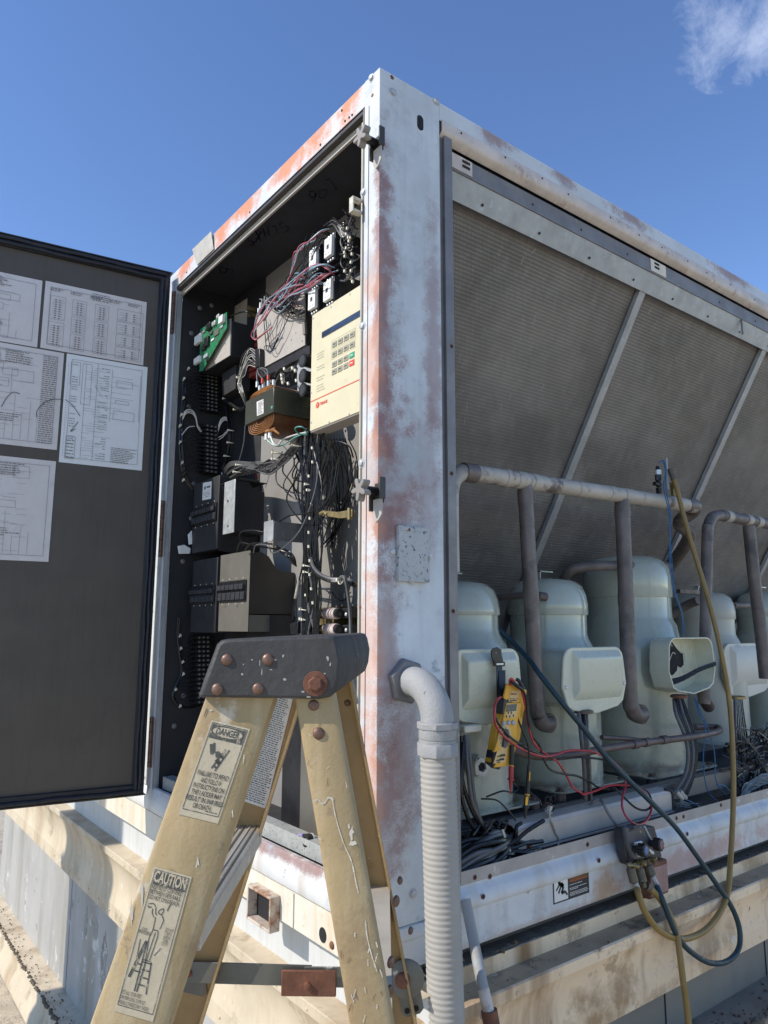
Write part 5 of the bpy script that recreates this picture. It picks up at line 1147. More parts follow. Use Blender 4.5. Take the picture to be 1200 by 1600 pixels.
# braces
def coil_x(px, py):
    p = hit(px, py, CP(1, 0, .014), cn); return p.x
for (px, py) in ((955, 560), (1150, 650), (838, 860)):
    pass
for bx in (coil_x(922, 655), coil_x(1150, 640), coil_x(1150, 640)*2-coil_x(922, 655)):
    mb = MB(); c_ = [CP(bx-.016, 0, .004), CP(bx-.012, 0, .004), CP(bx-.012, 0, .018), CP(bx+.016, 0, .018), CP(bx+.016, 0, .004), CP(bx+.020, 0, .004), CP(bx+.020, 0, .022), CP(bx-.016, 0, .022)]
    mb.prism(c_, cdir*LEN); mb.build('brace', 'galv', coil)
# angled galvanised flange at the coil top
fl_ = MB(); fl_.prism([(.262, .028, 3.040), (.262, .040, 3.012), (.262, .058, 2.975), (.262, .062, 2.977), (.262, .044, 3.014), (.262, .032, 3.042)], (X1-.27, 0, 0)); 
fpart = fl_.build('top_flange', 'galv', coil)
for k in range(14):
    x = .42+k*.255; p = Vector((x, .0475, 2.995)); MB().lathe([(.0045, 0), (.0045, .0006)], p+Vector((0, -.0012, -.0006)), (0, -.9, -.42), 10).build('hole', 'hole', coil)
MB().box((1.93, .024, 2.974), (1.936, .030, 3.04)).build('flange_joint', 'galv_dk', coil)

# ================================================================= compressors
def compressor(name_m, box_m, r1, r2, zt, zseam, zneck, zsh, zb, label, c, boxside, open_box=False, box=None):
    """built round its own axis at c; box: (x0, x1, ztop, zbot, yfront) in world"""
    t = T('compressor', label, 'compressor', (c[0], c[1], zb), 'sage green compressors')
    O = Vector((c[0], c[1], 0)); s = MB()
    prof_ = [(0.001, zt+.004), (r1*.35, zt), (r1*.72, zt-.008), (r1*.90, zt-.028), (r1*.985, zt-.058), (r1+.003, zt-.09), (r1+.003, zseam+.004), (r1+.0015, zseam), (r1-.004, zseam-.001)]
    cap_ = MB().lathe(prof_[::-1], O, (0, 0, 1), 56, cap=False).build('top_cap', name_m, t)
    pr = [(r2*.99, zb+.012), (r2, zb+.03), (r2, zsh-.03), (r2*.985, zsh-.012), (r2*.94, zsh+.012), (r1+.012, zneck-.02), (r1+.001, zneck), (r1-.003, zneck+.015), (r1-.003, zseam+.002)]
    sh = MB().lathe(pr, O, (0, 0, 1), 56, cap=False).build('shell', name_m, t)
    # foot plate with turned edge
    fp_ = MB(); w = r2*1.12; n = 24; pts = []
    for (sx, sy) in ((1, 1), (-1, 1), (-1, -1), (1, -1)):
        for k in range(5):
            a = math.pi/2*k/4+{(1, 1): 0, (-1, 1): math.pi/2, (-1, -1): math.pi, (1, -1): 1.5*math.pi}[(sx, sy)]
            pts.append((c[0]+sx*(w-.04)+.04*math.cos(a), c[1]+sy*(w-.04)+.04*math.sin(a), zb+.006))
    fp_.prism(pts, (0, 0, .006)); fp_.build('foot_plate', name_m, t, bevel=.002)
    for sx in (-1, 1):
        for sy in (-1, 1): MB().cyl((c[0]+sx*w*.86, c[1]+sy*w*.86, zb-.018), (c[0]+sx*w*.86, c[1]+sy*w*.86, zb+.006), .018, 14).hexbolt((c[0]+sx*w*.86, c[1]+sy*w*.86, zb+.012), (0, 0, 1), .010, .010).build('mounting_foot', 'pipe_brown', t)
    # lifting lug
    lg_ = MB(); lg_.box((c[0]-.05, c[1]-.012, zt-.01), (c[0]-.045, c[1]+.012, zt+.028)).box((c[0]-.05, c[1]-.012, zt+.024), (c[0]+.02, c[1]+.012, zt+.029)); lg_.build('lifting_lug', name_m, t)
    if box:
        x0, x1, z1, z0, yf = box; xm = (x0+x1)/2; h = z1-z0; w = x1-x0; rad = w*.14
        def outline(i, y, drop=.13):
            P_ = []
            for k in range(6): a = math.pi/2*k/5; P_.append((x1-i-rad+rad*math.cos(a), y, z1-i-rad+rad*math.sin(a)))
            for k in range(6): a = math.pi/2+math.pi/2*k/5; P_.append((x0+i+rad+rad*math.cos(a), y, z1-i-rad+rad*math.sin(a)))
            P_ += [(x0+i-w*.03, y, z0+h*.42), (x0+i+w*.05, y, z0+h*drop+i), (x0+i+w*.14, y, z0+h*drop*.55+i), (xm, y, z0+i), (x1-i-w*.14, y, z0+h*drop*.6+i), (x1-i-w*.04, y, z0+h*drop*1.2+i), (x1-i+w*.03, y, z0+h*.42)]
            return P_
        yb = c[1]-r2*.80 if not open_box else c[1]-r2-.006; 
        if not open_box:
            bm_ = MB(); bm_.prism(outline(.006, yf+.022), (0, yb-yf-.022, 0)); jb = bm_.build('junction_box', name_m, t, bevel=.003)
            cv = MB(); cv.prism(outline(0, yf+.012), (0, .010, 0)); cov = cv.build('box_cover', box_m, t, bevel=.003)
            ins = MB(); A_ = [(x0+w*.13, z1-h*.05), (x1-w*.08, z1-h*.05), (x1-w*.08, z0+h*.22), (x0+w*.13, z0+h*.22)]; B_ = [(x0+w*.17, z1-h*.16), (x1-w*.12, z1-h*.16), (x1-w*.12, z0+h*.36), (x0+w*.17, z0+h*.36)]
            V = [(x, yf+.012, z) for x, z in A_]+[(x, yf-.008, z) for x, z in B_]; ins.add(V, [(4, 5, 6, 7), (0, 1, 5, 4), (1, 2, 6, 5), (2, 3, 7, 6), (3, 0, 4, 7)], False); ins.build('raised_panel', box_m, cov, bevel=.004)
            for x in (x0+w*.015, x1-w*.015): MB().dome((x, yf+.012, z0+h*.42), (0, -1, 0), .006, .004, 10).build('cover_screw', 'rust_rivet' if box_m == 'box_white' else 'silver', cov)
        else:
            o1 = outline(0, yf); o2 = outline(.005, yf); n = len(o1); d = yb-yf; bm_ = MB(); V = []
            for P_, dy in ((o1, 0), (o1, d), (o2, 0), (o2, d-.004)): V += [(x, y+dy, z) for x, y, z in P_]
            Fc = []
            for i in range(n):
                j = (i+1) % n; Fc += [(i, j, n+j, n+i), (2*n+j, 2*n+i, 3*n+i, 3*n+j), (j, i, 2*n+i, 2*n+j)]
            Fc += [tuple(range(n, 2*n)), tuple(range(3*n, 4*n))[::-1]]
            bm_.add(V, Fc, False); jb = bm_.build('junction_box', box_m, t, bevel=.0015)
            MB().prism([(x0+w*a_, yb-.008, z0+h*b_) for a_, b_ in ((.06, .95), (.40, .95), (.52, .80), (.60, .72), (.66, .70), (.66, .50), (.60, .45), (.52, .52), (.50, .40), (.40, .32), (.14, .36), (.06, .44))], (0, -.006, 0)).build('terminal_opening', 'hole', jb)
            for pts in (((.16, .70), (.24, .82), (.34, .90), (.40, .84)), ((.22, .42), (.32, .58), (.40, .72), (.46, .70)), ((.64, .52), (.68, .62), (.66, .72), (.58, .74))):
                MB().tube(curve([(x0+w*a_, yb-.018, z0+h*b_) for a_, b_ in pts], 5), .0018, 5).build('terminal_wire', 'wire_white', jb)
            for k in range(5): MB().tube(curve([(x0+w*.10, yf+.03, z0+h*.17+k*.004), (x0+w*.35, yf+.015, z0+h*(.26+.012*k)), (x0+w*.66, yf+.005, z0+h*(.40+.01*k)), (x0+w*1.0, yf-.004, z0+h*(.50+.008*k))], 5), .0048, 6).build('cut_lead', 'wire', jb)
            for (a_, b_, r_) in ((.34, .25, .012), (.10, .36, .012)): MB().dome((x0+w*a_, yb-.006, z0+h*b_), (0, -1, 0), r_, .006, 12).build('stud', 'silver' if r_ == .012 and a_ > .2 else 'rust', jb)
    return t
def zat(px, py, d): return AD(px, py, d).z
ZB2 = 1.235
comps = []
C1c, C2c, C3c = (.555, .33), (1.035, .365), (1.60, .42)
def bxr(pxl, pxr, pyt, pyb, yf):
    a = AY(pxl, (pyt+pyb)/2, yf); b = AY(pxr, (pyt+pyb)/2, yf); return (a.x, b.x, AY((pxl+pxr)/2, pyt, yf).z, AY((pxl+pxr)/2, pyb, yf).z, yf)
compressor('comp', 'comp_box', .135, .165, 1.895, 1.79, 1.735, 1.69, ZB2, 'sage green compressor nearest the corner post, meter strapped to its junction box', C1c, 0, box=bxr(712, 818, 1014, 1134, .10))
compressor('comp', 'comp_box', .137, .168, 1.925, 1.797, 1.715, 1.66, ZB2, 'sage green compressor with a closed square junction box facing out, second from the corner post', C2c, 0, box=bxr(887, 981, 1011, 1116, .10))
compressor('comp', 'comp_box', .172, .205, 2.045, 1.875, 1.785, 1.70, 1.215, 'largest and tallest green compressor, with its junction box open and wires hanging inside', C3c, 0, open_box=True, box=bxr(1047, 1116, 996, 1085, .13))
P4 = AD(1100, 982, 3.55); C4c = (P4.x, P4.y)
compressor('comp_rust', 'box_white', .14, .172, 1.925, 1.797, 1.715, 1.66, ZB2, 'dirty cream compressor with rust round its seam, behind the yellow hose', C4c, 0, box=bxr(1137, 1206, 1005, 1090, C4c[1]-.17))
P5 = AD(1196, 982, 4.0); C5c = (P5.x, P5.y)
compressor('comp', 'comp_box', .14, .172, 1.95, 1.82, 1.74, 1.69, ZB2, 'dim gray green compressor at the right picture edge behind the last pipe', C5c, 0)
# oil nut on the nearest shell, stain
nutc = AY(744, 1196, .175)
nt_ = [o_ for o_ in bpy.data.objects if o_.get('category') == 'compressor'][0]
MB().cyl((nutc.x-.01, .19, nutc.z), (nutc.x, .160, nutc.z), .030, 18).build('sight_glass_boss', 'comp', nt_)
MB().lathe([(.026, 0), (.026, .014), (.014, .016), (.012, .004)], (nutc.x+.0, .162, nutc.z), (-.25, -1, 0), 6, cap=False).build('sight_glass_nut', 'metal_bolt', nt_)
MB().lathe([(.0125, 0), (.0125, .001)], (nutc.x, .155, nutc.z), (-.25, -1, 0), 14).build('sight_glass', 'hole', nt_)

# rails under the compressors
br = T('mounting_rail', 'grimy gray channel running under the green compressors, marked CKT 1', 'rail', (1.5, .14, 1.2))
MB().box((.30, .125, 1.165), (2.0, .17, 1.222)).box((.30, .60, 1.165), (2.0, .64, 1.222)).build('channel', 'duct_gray', br, bevel=.002)
text('CKT 1', AY(851, 1256, .1245), (1, 0, 0), UP, .028, 'ink', br, 'handwritten_mark', lift=.0006)
MB().box((2.06, .125, 1.165), (X1-.2, .17, 1.222)).box((2.06, .60, 1.165), (X1-.2, .64, 1.222)).build('channel', 'duct_gray', br, bevel=.002)
MB().box((.30, .172, 1.10), (X1-.1, .60, 1.12)).build('tray', 'galv_dk', br)
for px, py in ((850, 1234), (1170, 1125)): p = AY(px, py, .16); MB().hexbolt((p.x, .148, 1.222), (0, 0, 1), .014, .016).build('bolt', 'rust', br)

# ================================================================= pipework
def pipe(pts, r, m, name, parent, n=8, seg=18): return MB().tube(curve(pts, n), r, seg).build(name, m, parent)
YH = .17
hd = T('suction_header', 'mottled cream suction header pipe crossing in front of the coil with drop legs', 'pipe', AY(880, 760, YH))
H = lambda px, py, y=YH: AY(px, py, y)
h0, h1 = H(745, 741), H(1072, 789)
hz = (h0.z+h1.z)/2; rh = .0265
A0 = Vector((h0.x-.035, YH, h0.z)); A1 = Vector((h1.x, YH, h1.z))
pipe([Vector((A0.x-.075, YH, A0.z-.30)), Vector((A0.x-.075, YH, A0.z-.12)), Vector((A0.x-.068, YH, A0.z-.045)), Vector((A0.x-.035, YH, A0.z-.008)), A0], rh*.95, 'pipe_pale', 'inlet_elbow', hd)
MB().tube([A0, A1], rh, 20).build('header_pipe', 'pipe_pale', hd)
bk = [A1, A1+Vector((.06, .0, .002)), A1+Vector((.10, .03, -.012)), A1+Vector((.115, .10, -.05))]
e_ = AY(1048, 885, .50); bk += [Vector((e_.x*.55+A1.x*.45+.06, .33, e_.z*.45+A1.z*.55)), e_]
pipe(bk, rh*1.05, 'pipe', 'return_elbow', hd)
for px, w in ((733, .05), (790, .020), (812, .045), (833, .03), (900, .004), (952, .03), (978, .06), (1000, .02), (1078, .03)):
    c = A0.lerp(A1, (H(px, 760).x-A0.x)/(A1.x-A0.x)); d = (A1-A0).normalized()
    MB().cyl(c-d*w/2, c+d*w/2, rh*1.07, 20).build('joint', 'pipe' if px in (733,) else 'pipe_pale', hd)
def drop(px0, py0, px1, py1, px2, py2, r, y0, y1, y2, nm='drop_leg', par=hd, m='pipe'):
    a = AY(px0, py0, y0); b = AY(px1, py1, y1); c = AY(px2, py2, y2); 
    P_ = [a, a.lerp(b, .5), b, Vector((b.x*.9+c.x*.1, b.y, b.z*.4+c.z*.6)), Vector((b.x*.55+c.x*.45, b.y*.6+c.y*.4, c.z+.002)), c, c+Vector((.012, .05, 0))]
    pipe(P_, r, m, nm, par)
    for f in (.06, .52): q_ = a.lerp(b, f); MB().cyl(q_-(b-a).normalized()*.02, q_+(b-a).normalized()*.02, r*1.07, 18).build('joint', m, par)
    MB().cyl(c-Vector((.0, .006, 0)), c+Vector((0, .02, 0)), r*1.25, 18).build('port_flange', 'pipe_brown', par)
drop(820, 758, 839, 1095, 858, 1130, .0235, YH, YH, .182)
drop(972, 782, 984, 1085, 1003, 1116, .0265, YH, YH, .185)
# service valves and sensor on the header
sv = T('pressure_sensor', 'small black and chrome pressure sensor with blue lead standing on the header pipe', 'sensor', AY(1030, 770, YH))
c = AY(1030, 775, YH-.005)
MB().cyl(c, c+Vector((0, 0, .022)), .006, 10).cyl(c+Vector((0, 0, .012)), c+Vector((0, 0, .03)), .012, 6).cyl(c+Vector((0, 0, .034)), c+Vector((0, 0, .060)), .010, 6).cyl(c+Vector((-.028, 0, .045)), c+Vector((.012, 0, .045)), .008, 10).cyl(c+Vector((0, 0, .06)), c+Vector((0, 0, .082)), .012, 8).build('valve', 'blk', sv)
MB().cyl(c+Vector((0, 0, .082)), c+Vector((0, 0, .100)), .0135, 16).build('sensor_body', 'silver', sv)
MB().cyl(c+Vector((0, 0, .100)), c+Vector((0, 0, .116)), .010, 14, .006).build('sensor_cap', 'blk', sv)
ld_ = [(1031, 722, .16), (1037, 720, .15), (1041, 735, .14), (1040, 760, .13), (1047, 800, .11), (1047, 840, .10), (1050, 880, .09), (1054, 920, .08), (1066, 958, .08), (1070, 993, .09)]
MB().tube(curve([AY(*p) for p in ld_], 6), .0022, 6).build('blue_lead', 'wire_dblue', sv)
MB().tube(curve([AY(p[0]-3+(k % 3), p[1]+1, p[2]) for k, p in enumerate(ld_)], 6), .0022, 6).build('blue_lead', 'wire_dblue', sv)
c = AY(1054, 776, YH); MB().cyl(c, c+Vector((0, 0, .03)), .013, 12).cyl(c+Vector((0, 0, .03)), c+Vector((0, 0, .055)), .016, 6).build('service_port', 'brass', hd)
c = AY(1044, 765, YH-.01); MB().cyl(c, c+Vector((0, 0, .125)), .004, 8).build('thin_tube', 'galv', hd)
# small side pipes
pipe([AY(878, 912, .42), AY(884, 900, .38), AY(897, 889, .34), AY(925, 885, .30), AY(960, 884, .28)], .0185, 'pipe', 'cross_pipe', hd)
pipe([AY(955, 884, .285), AY(1045, 884, .40)], .0185, 'pipe', 'cross_pipe', hd)
pipe([AY(765, 935, .45), AY(820, 930, .30), AY(852, 932, .25)], .012, 'pipe', 'cross_pipe', hd)
MB().cyl(AY(840, 931, .25), AY(852, 933, .245), .015, 14).build('nozzle', 'pipe_brown', hd)
# oil line along the bottom
pipe([AY(790, 1165, .12), AY(830, 1180, .10), AY(880, 1181, .09), AY(944, 1170, .09), AY(1010, 1160, .09), AY(1075, 1152, .09), AY(1110, 1146, .10), AY(1125, 1141, .14), AY(1118, 1136, .2), AY(1085, 1136, .22)], .0115, 'pipe_brown', 'oil_line', hd)
for px, py in ((992, 1163), (1037, 1156), (1010, 1160)): c = AY(px, py, .09); MB().cyl(c-Vector((.014, 0, 0)), c+Vector((.014, 0, 0)), .0145, 14).build('joint', 'pipe_brown', hd)
pipe([AY(940, 1152, .16), AY(975, 1154, .16), AY(1010, 1158, .2)], .008, 'pipe_brown', 'oil_line', hd)
# second circuit
h2 = T('suction_header', 'gray second suction header at the right picture edge with its own drop legs', 'pipe', AY(1150, 812, .2))
pipe([AY(1100, 1100, .20), AY(1105, 850, .20), AY(1107, 822, .20), AY(1114, 808, .20), AY(1128, 805, .20)], .023, 'pipe', 'riser', h2)
MB().tube([AY(1126, 805, .20), AY(1126, 805, .20)+Vector((1.6, 0, 0))], .024, 18).build('header_pipe', 'pipe', h2)
pipe([AY(1170, 822, .20), AY(1178, 900, .20), AY(1190, 1000, .20), AY(1196, 1060, .20)], .026, 'pipe', 'drop_leg', h2)
for px in (1136, 1166, 1182): c = AY(px, 806, .20); c.z = AY(1126, 805, .2).z; MB().cyl(c-Vector((.02, 0, 0)), c+Vector((.02, 0, 0)), .027, 18).build('joint', 'pipe_pale', h2)
for (px, py, px2, py2) in ((1098, 1040, 1103, 1100),): pipe([AY(1098, 1040, .22), AY(1099, 1085, .22), AY(1107, 1104, .26)], .024, 'pipe_brown', 'port_elbow', h2)
pipe([AY(1046, 962, .50), AY(1075, 945, .42), AY(1092, 938, .36)], .020, 'pipe', 'cross_pipe', h2)
pipe([AY(1146, 946, .45), AY(1185, 946, .45)], .016, 'pipe', 'cross_pipe', h2)
MB().box((AY(1060, 925, .45).x, .44, AY(1060, 925, .45).z-.005), (AY(1105, 925, .45).x, .46, AY(1060, 925, .45).z+.012)).build('strap', 'pipe_brown', h2)

# ================================================================= trough, cables
tr = T('wiring_trough', 'dull gray steel wiring trough with rounded ends lying in front of the compressors', 'wiring trough', AY(900, 1300, .08))
a = AY(806, 1292, .062); b = AY(806, 1331, .062); c = AY(1050, 1236, .062); d = AY(1050, 1266, .062)
zt_, zb2 = (a.z+c.z)/2+.004, (b.z+d.z)/2
MB().box((a.x, .062, zb2), (c.x, .066, zt_-.012)).prism([(a.x, .066, zt_-.012), (a.x, .062, zt_-.012), (a.x, .068, zt_-.002), (a.x, .078, zt_), (a.x, .118, zt_), (a.x, .118, zt_-.004), (a.x, .079, zt_-.004)], (c.x-a.x, 0, 0)).box((a.x, .066, zb2), (c.x, .118, zb2+.003)).build('cover', 'tray', tr, bevel=.003)
MB().box((a.x-.006, .058, zb2-.006), (c.x+.002, .061, zb2-.001)).build('bottom_flange', 'tray', tr)
for x in (a.x, c.x): MB().tube(curve([(x, .062, zb2), (x, .061, zt_-.02), (x+(.006 if x == a.x else -.006), .064, zt_-.003), (x+(.03 if x == a.x else -.03), .07, zt_+.001)], 6), .005, 8).build('end_grommet', 'rubber', tr)
for px, py in ((827, 1322), (884, 1333)): MB().hexbolt(AY(px, py, .0618), (0, -1, 0), .007, .006).build('bolt', 'rust', tr)
MB().tube(curve([AY(861, 1265, .085), AY(858, 1271, .06), AY(867, 1298, .058), AY(874, 1312, .058), AY(872, 1322, .056)], 6), .0028, 6).build('cable_tie', 'pipe_pale', tr)
MB().hexbolt(AY(857, 1268, .07), (0, -.4, 1), .008, .02).build('bolt', 'metal_bolt', tr)
MB().tube(curve([AY(918, 1262, .10), AY(928, 1252, .08), AY(938, 1250, .07), AY(943, 1257, .05), AY(951, 1272, .035), AY(960, 1285, .02), AY(962, 1290, .012)], 6), .0046, 8).build('gauge_hook', 'galv_dk', tr)
tr.children[-1].name = 'hook'
kb_ = T('cable_bundle', 'thick loose bundle of black power cables heaped behind the bottom rail beside the conduit', 'cable bundle', AY(760, 1330, .09))
rg = random.Random(17)
for k in range(46):
    y0 = .05+rg.uniform(0, .07); z = rg.uniform(1.125, 1.20)
    xs_ = [.262, .33, .40, .47, .54, .62]
    pts = [Vector((x, y0+rg.uniform(-.012, .02), z+rg.uniform(-.012, .012)+.02*math.sin(x*9+k))) for x in xs_]
    MB().tube(curve(pts, 5), rg.uniform(.0045, .0072), 7).build('cable', 'wire' if k % 4 else 'wire_gray', kb_)
for k in range(34):
    z0_ = rg.uniform(1.13, 1.20); y0 = rg.uniform(.03, .10); pts = [Vector((.262, y0, z0_-.01)), Vector((.34, y0+rg.uniform(-.01, .01), z0_+rg.uniform(-.01, .015))), Vector((.43, y0+rg.uniform(-.01, .01), z0_+rg.uniform(0, .03))), Vector((.53, .09, 1.17+rg.uniform(0, .03)))]
    MB().tube(curve(pts, 6), rg.uniform(.005, .0072), 7).build('cable', 'wire' if k % 5 else 'wire_gray', kb_)
for k in range(16):
    cx, cy = rg.uniform(.33, .50), rg.uniform(.07, .12); r0 = rg.uniform(.03, .07)
    pts = [Vector((cx+r0*math.cos(a_), cy+.02*math.sin(a_*2), 1.19+r0*.8*math.sin(a_))) for a_ in [i*.6+k for i in range(7)]]
    MB().tube(curve(pts, 5), .0038, 6).build('cable', 'wire', kb_)
MB().tube(curve([AY(785, 1296, .05), AY(790, 1312, .045), AY(797, 1330, .045)], 5), .0032, 6).build('cable_tie', 'tie', kb_)
for pts in (((721, 1150, .09), (722, 1215, .08), (735, 1260, .08), (752, 1295, .09), (757, 1315, .1)), ((727, 1148, .09), (731, 1200, .07), (737, 1250, .07), (750, 1280, .08), (763, 1308, .1)), ((730, 1148, .09), (735, 1190, .08), (740, 1240, .08), (748, 1275, .09)), ((724, 1160, .08), (720, 1230, .06), (730, 1275, .07), (748, 1310, .09))):
    MB().tube(curve([AY(*p) for p in pts], 6), .0055, 8).build('cable', 'wire_gray' if pts[0][0] > 725 else 'wire', kb_)
for pts in (((752, 1248, .09), (775, 1250, .08), (790, 1262, .08), (806, 1282, .08)), ((760, 1245, .10), (785, 1236, .09), (800, 1238, .09), (810, 1232, .09), (800, 1222, .1)), ((828, 1238, .09), (842, 1250, .08), (850, 1266, .07)), ((846, 1264, .07), (858, 1257, .06), (866, 1262, .06), (862, 1268, .06))):
    MB().tube(curve([AY(*p) for p in pts], 6), .0024, 6).build('thin_wire', 'wire', kb_)
c = AY(733, 1138, .11); MB().box((c.x-.035, .09, c.z-.008), (c.x+.03, .13, c.z+.01)).build('cable_clamp', 'tie', kb_, bevel=.003)
def drop_cables(px, py, spec, label, nut='pipe_brown', rr=.0062):
    t = T('power_cables', label, 'cables', AY(px, py, .1), 'black power cables dropping from the junction boxes')
    c = AY(px, py, .12); MB().lathe([(.020, -.006), (.030, -.004), (.030, .004), (.020, .007)], c, (0, 0, 1), 16).build('bushing', nut, t)
    for k, pts in enumerate(spec): MB().tube(curve([AY(*p) for p in pts], 7), rr, 8).build('cable', 'wire' if k % 3 else 'wire_gray', t)
    return t
drop_cables(912, 1112, [((904+k*4, 1114, .11+.01*(k % 2)), (908+k*3.2, 1150, .09), (912+k*2.8, 1190, .085), (914+k*2.5, 1225, .085), (915+k*2.5, 1250, .09)) for k in range(4)], 'black power cables dropping from the closed second junction box')
drop_cables(1061, 1088, [((1053+k*2.6, 1092, .14-.006*(k % 2)), (1056+k*3.6, 1115, .12), (1070+k*3, 1150, .10), (1075+k*2.6, 1180, .09), (1070+k*2.6, 1212, .09), (1052+k*4.2, 1240, .09)) for k in range(6)], 'thick black power cables curving down from the open junction box', 'rust', .0062)
drop_cables(1153, 1090, [((1148+k*2.0, 1092, .2), (1149+k*2.8, 1130, .17), (1150+k*4.2, 1180, .14), (1152+k*5-6*(k % 2), 1220, .12), (1154+k*3, 1242, .1)) for k in range(6)], 'tangled black power cables below the chalky white junction box', 'brass', .006)
for k, pts in enumerate((((1087, 1092, .12), (1095, 1115, .10), (1102, 1130, .09), (1099, 1180, .08), (1101, 1215, .07), (1108, 1240, .07), (1122, 1254, .06)), ((1085, 1090, .12), (1094, 1118, .10), (1106, 1138, .09), (1116, 1175, .08), (1118, 1215, .07), (1126, 1232, .06), (1141, 1250, .06)), ((1066, 1246, .08), (1085, 1256, .07), (1092, 1262, .08)), ((1120, 1226, .07), (1132, 1228, .07), (1142, 1238, .06)))):
    if k == 0: bwt = T('blue_wire', 'dark blue twin wire dangling from the open junction box to the rail', 'wire', AY(1087, 1092, .12))
    MB().tube(curve([AY(*p) for p in pts], 7), .0022, 6).build('strand', 'wire_dblue', bwt)
c = AY(1059, 1243, .07); wn_ = T('wire_nuts', 'pair of pale wire nuts at the right end of the gray trough', 'wire nut', c)
for dx in (0, .02): MB().cyl(c+Vector((dx-.01, 0, .012)), c+Vector((dx+.012, -.01, -.012)), .010, 10, .007).build('nut', 'pipe_pale', wn_)
tg = T('wire_tangle', 'loose black wires tangled behind the rail at the right picture edge', 'wiring', AY(1180, 1200, .1))
for k in range(30):
    x = rg.uniform(1150, 1210); y = rg.uniform(1150, 1240)
    MB().tube(curve([AY(x+rg.uniform(-25, 25), y+rg.uniform(-25, 25), .1+rg.uniform(-.02, .05)) for _ in range(5)], 6), .0028, 5).build('wire', 'wire' if k % 3 else 'wire_gray', tg)
for k in range(24):
    pts = [AY(1150+rg.uniform(0, 10), 1255+rg.uniform(-6, 4), .05), AY(1165+rg.uniform(-4, 8), 1235+rg.uniform(-10, 6), .07), AY(1185, 1222+rg.uniform(-10, 8), .08), AY(1210, 1215+rg.uniform(-10, 10), .09)]
    MB().tube(curve(pts, 6), .005, 6).build('cable', 'wire', tg)
for k in range(16):
    pts = [AY(1045+rg.uniform(-4, 6), 1255+rg.uniform(-8, 4), .07), AY(1062+rg.uniform(-4, 6), 1256+rg.uniform(-6, 6), .07), AY(1085+rg.uniform(-5, 10), 1258+rg.uniform(-5, 6), .08)]
    MB().tube(curve(pts, 5), .003, 5).build('wire', 'wire' if k % 3 else 'wire_gray', tg)
MB().box((1.30, .03, 1.10), (X1-.2, .12, 1.105)).build('gutter_floor', 'blackbox', tg)
# dark backing pieces seen between compressors
bs = T('support_angle', 'dark diagonal support angle behind the two nearest compressors', 'bracket', AY(785, 960, .5))
MB().prism([AY(797, 940, .5), AY(805, 945, .5), AY(783, 1012, .5), AY(775, 1010, .5)], (0, .01, 0)).build('angle', 'galv_dk', bs)

# ================================================================= step ladder (seen from its side)
SPL = .06                                          # how far the side frames splay per metre of height
lad = T('step_ladder', 'yellow fibreglass step ladder with black cap and warning labels, standing in the foreground', 'step ladder', AD(430, 1300, .93)*1.0)
lad.location.z = -.1
nN = Vector((FW.x, FW.y, -SPL)); nF = Vector((FW.x, FW.y, SPL))
PN = CAM+FW*.75; PN.z = 1.68; PF = CAM+FW*1.11; PF.z = 1.68
def NR(px, py): return hit(px, py, PN, nN)         # near side frame plane
def FR(px, py): return hit(px, py, PF, nF)         # far side frame plane
def uz(p): return (p-CAM).dot(RT), p.z
def P3(u, z, d): q = CAM+RT*u+FW*d; q.z = z; return q
def dn(z): return .75+(z-1.68)*SPL*1.0
def df(z): return 1.11-(z-1.68)*SPL*1.0
# rail outlines (u at top, knee and floor) read off the photo on the near plane
def edge(pa, pb): a, b = uz(NR(*pa)), uz(NR(*pb)); return a, b
fl0, fl1 = edge((318, 1095), (139, 1600)); fr0, fr1 = edge((428, 1095), (265, 1599)); rl0, rl1 = edge((460, 1095), (545, 1599)); rr0, rr1 = edge((524, 1088), (614, 1599))
def u_at(e0, e1, z): return e0[0]+(e1[0]-e0[0])*(z-e0[1])/(e1[1]-e0[1])
zk, zf = 1.38, -.098
def rail_sections(l0, l1, r0, r1):
    k = (u_at(l0, l1, zk)+u_at(r0, r1, zk))/2; w = (u_at(r0, r1, zk)-u_at(l0, l1, zk)); t = (u_at(l0, l1, 1.69)+u_at(r0, r1, 1.69))/2; wt = u_at(r0, r1, 1.69)-u_at(l0, l1, 1.69)
    sl = (t-k)/(1.69-zk); return [(1.705, t+sl*.015, wt), (zk, k, w), (zf, k+(zf-zk)*sl, w)]
FS = rail_sections(fl0, fl1, fr0, fr1); RS = rail_sections(rl0, rl1, rr0, rr1)
def rail(secs, near, name, depth=.027, mface='fiber'):
    mb = MB(); V = []; t = .0035; s = 1 if near else -1; Dn = dn if near else df
    for z, u, w in secs:
        d0 = Dn(z); h = w/2; c = .006
        ring = [(-h, .006), (-h+c*.3, .0018), (-h+c, 0), (h-c, 0), (h-c*.3, .0018), (h, .006), (h, depth), (h-t, depth), (h-t, .008), (h-t-.004, t), (-h+t+.004, t), (-h+t, .008), (-h+t, depth), (-h, depth)]
        for a, b in ring: V.append(P3(u+a, z, d0+s*b))
    n = 14; Fc = [(i*n+k, i*n+(k+1) % n, (i+1)*n+(k+1) % n, (i+1)*n+k) for i in range(len(secs)-1) for k in range(n)]
    if near: Fc = [f[::-1] for f in Fc]
    Fc += [tuple(range(n)), tuple(range(2*n, 3*n))[::-1]]
    mb.add(V, Fc, True); return mb.build(name, mface, lad)
rail(FS, True, 'front_rail'); rail(FS, False, 'front_rail', mface='fiber_in'); rail(RS, True, 'rear_rail', .020); rail(RS, False, 'rear_rail', .020, 'fiber_in')
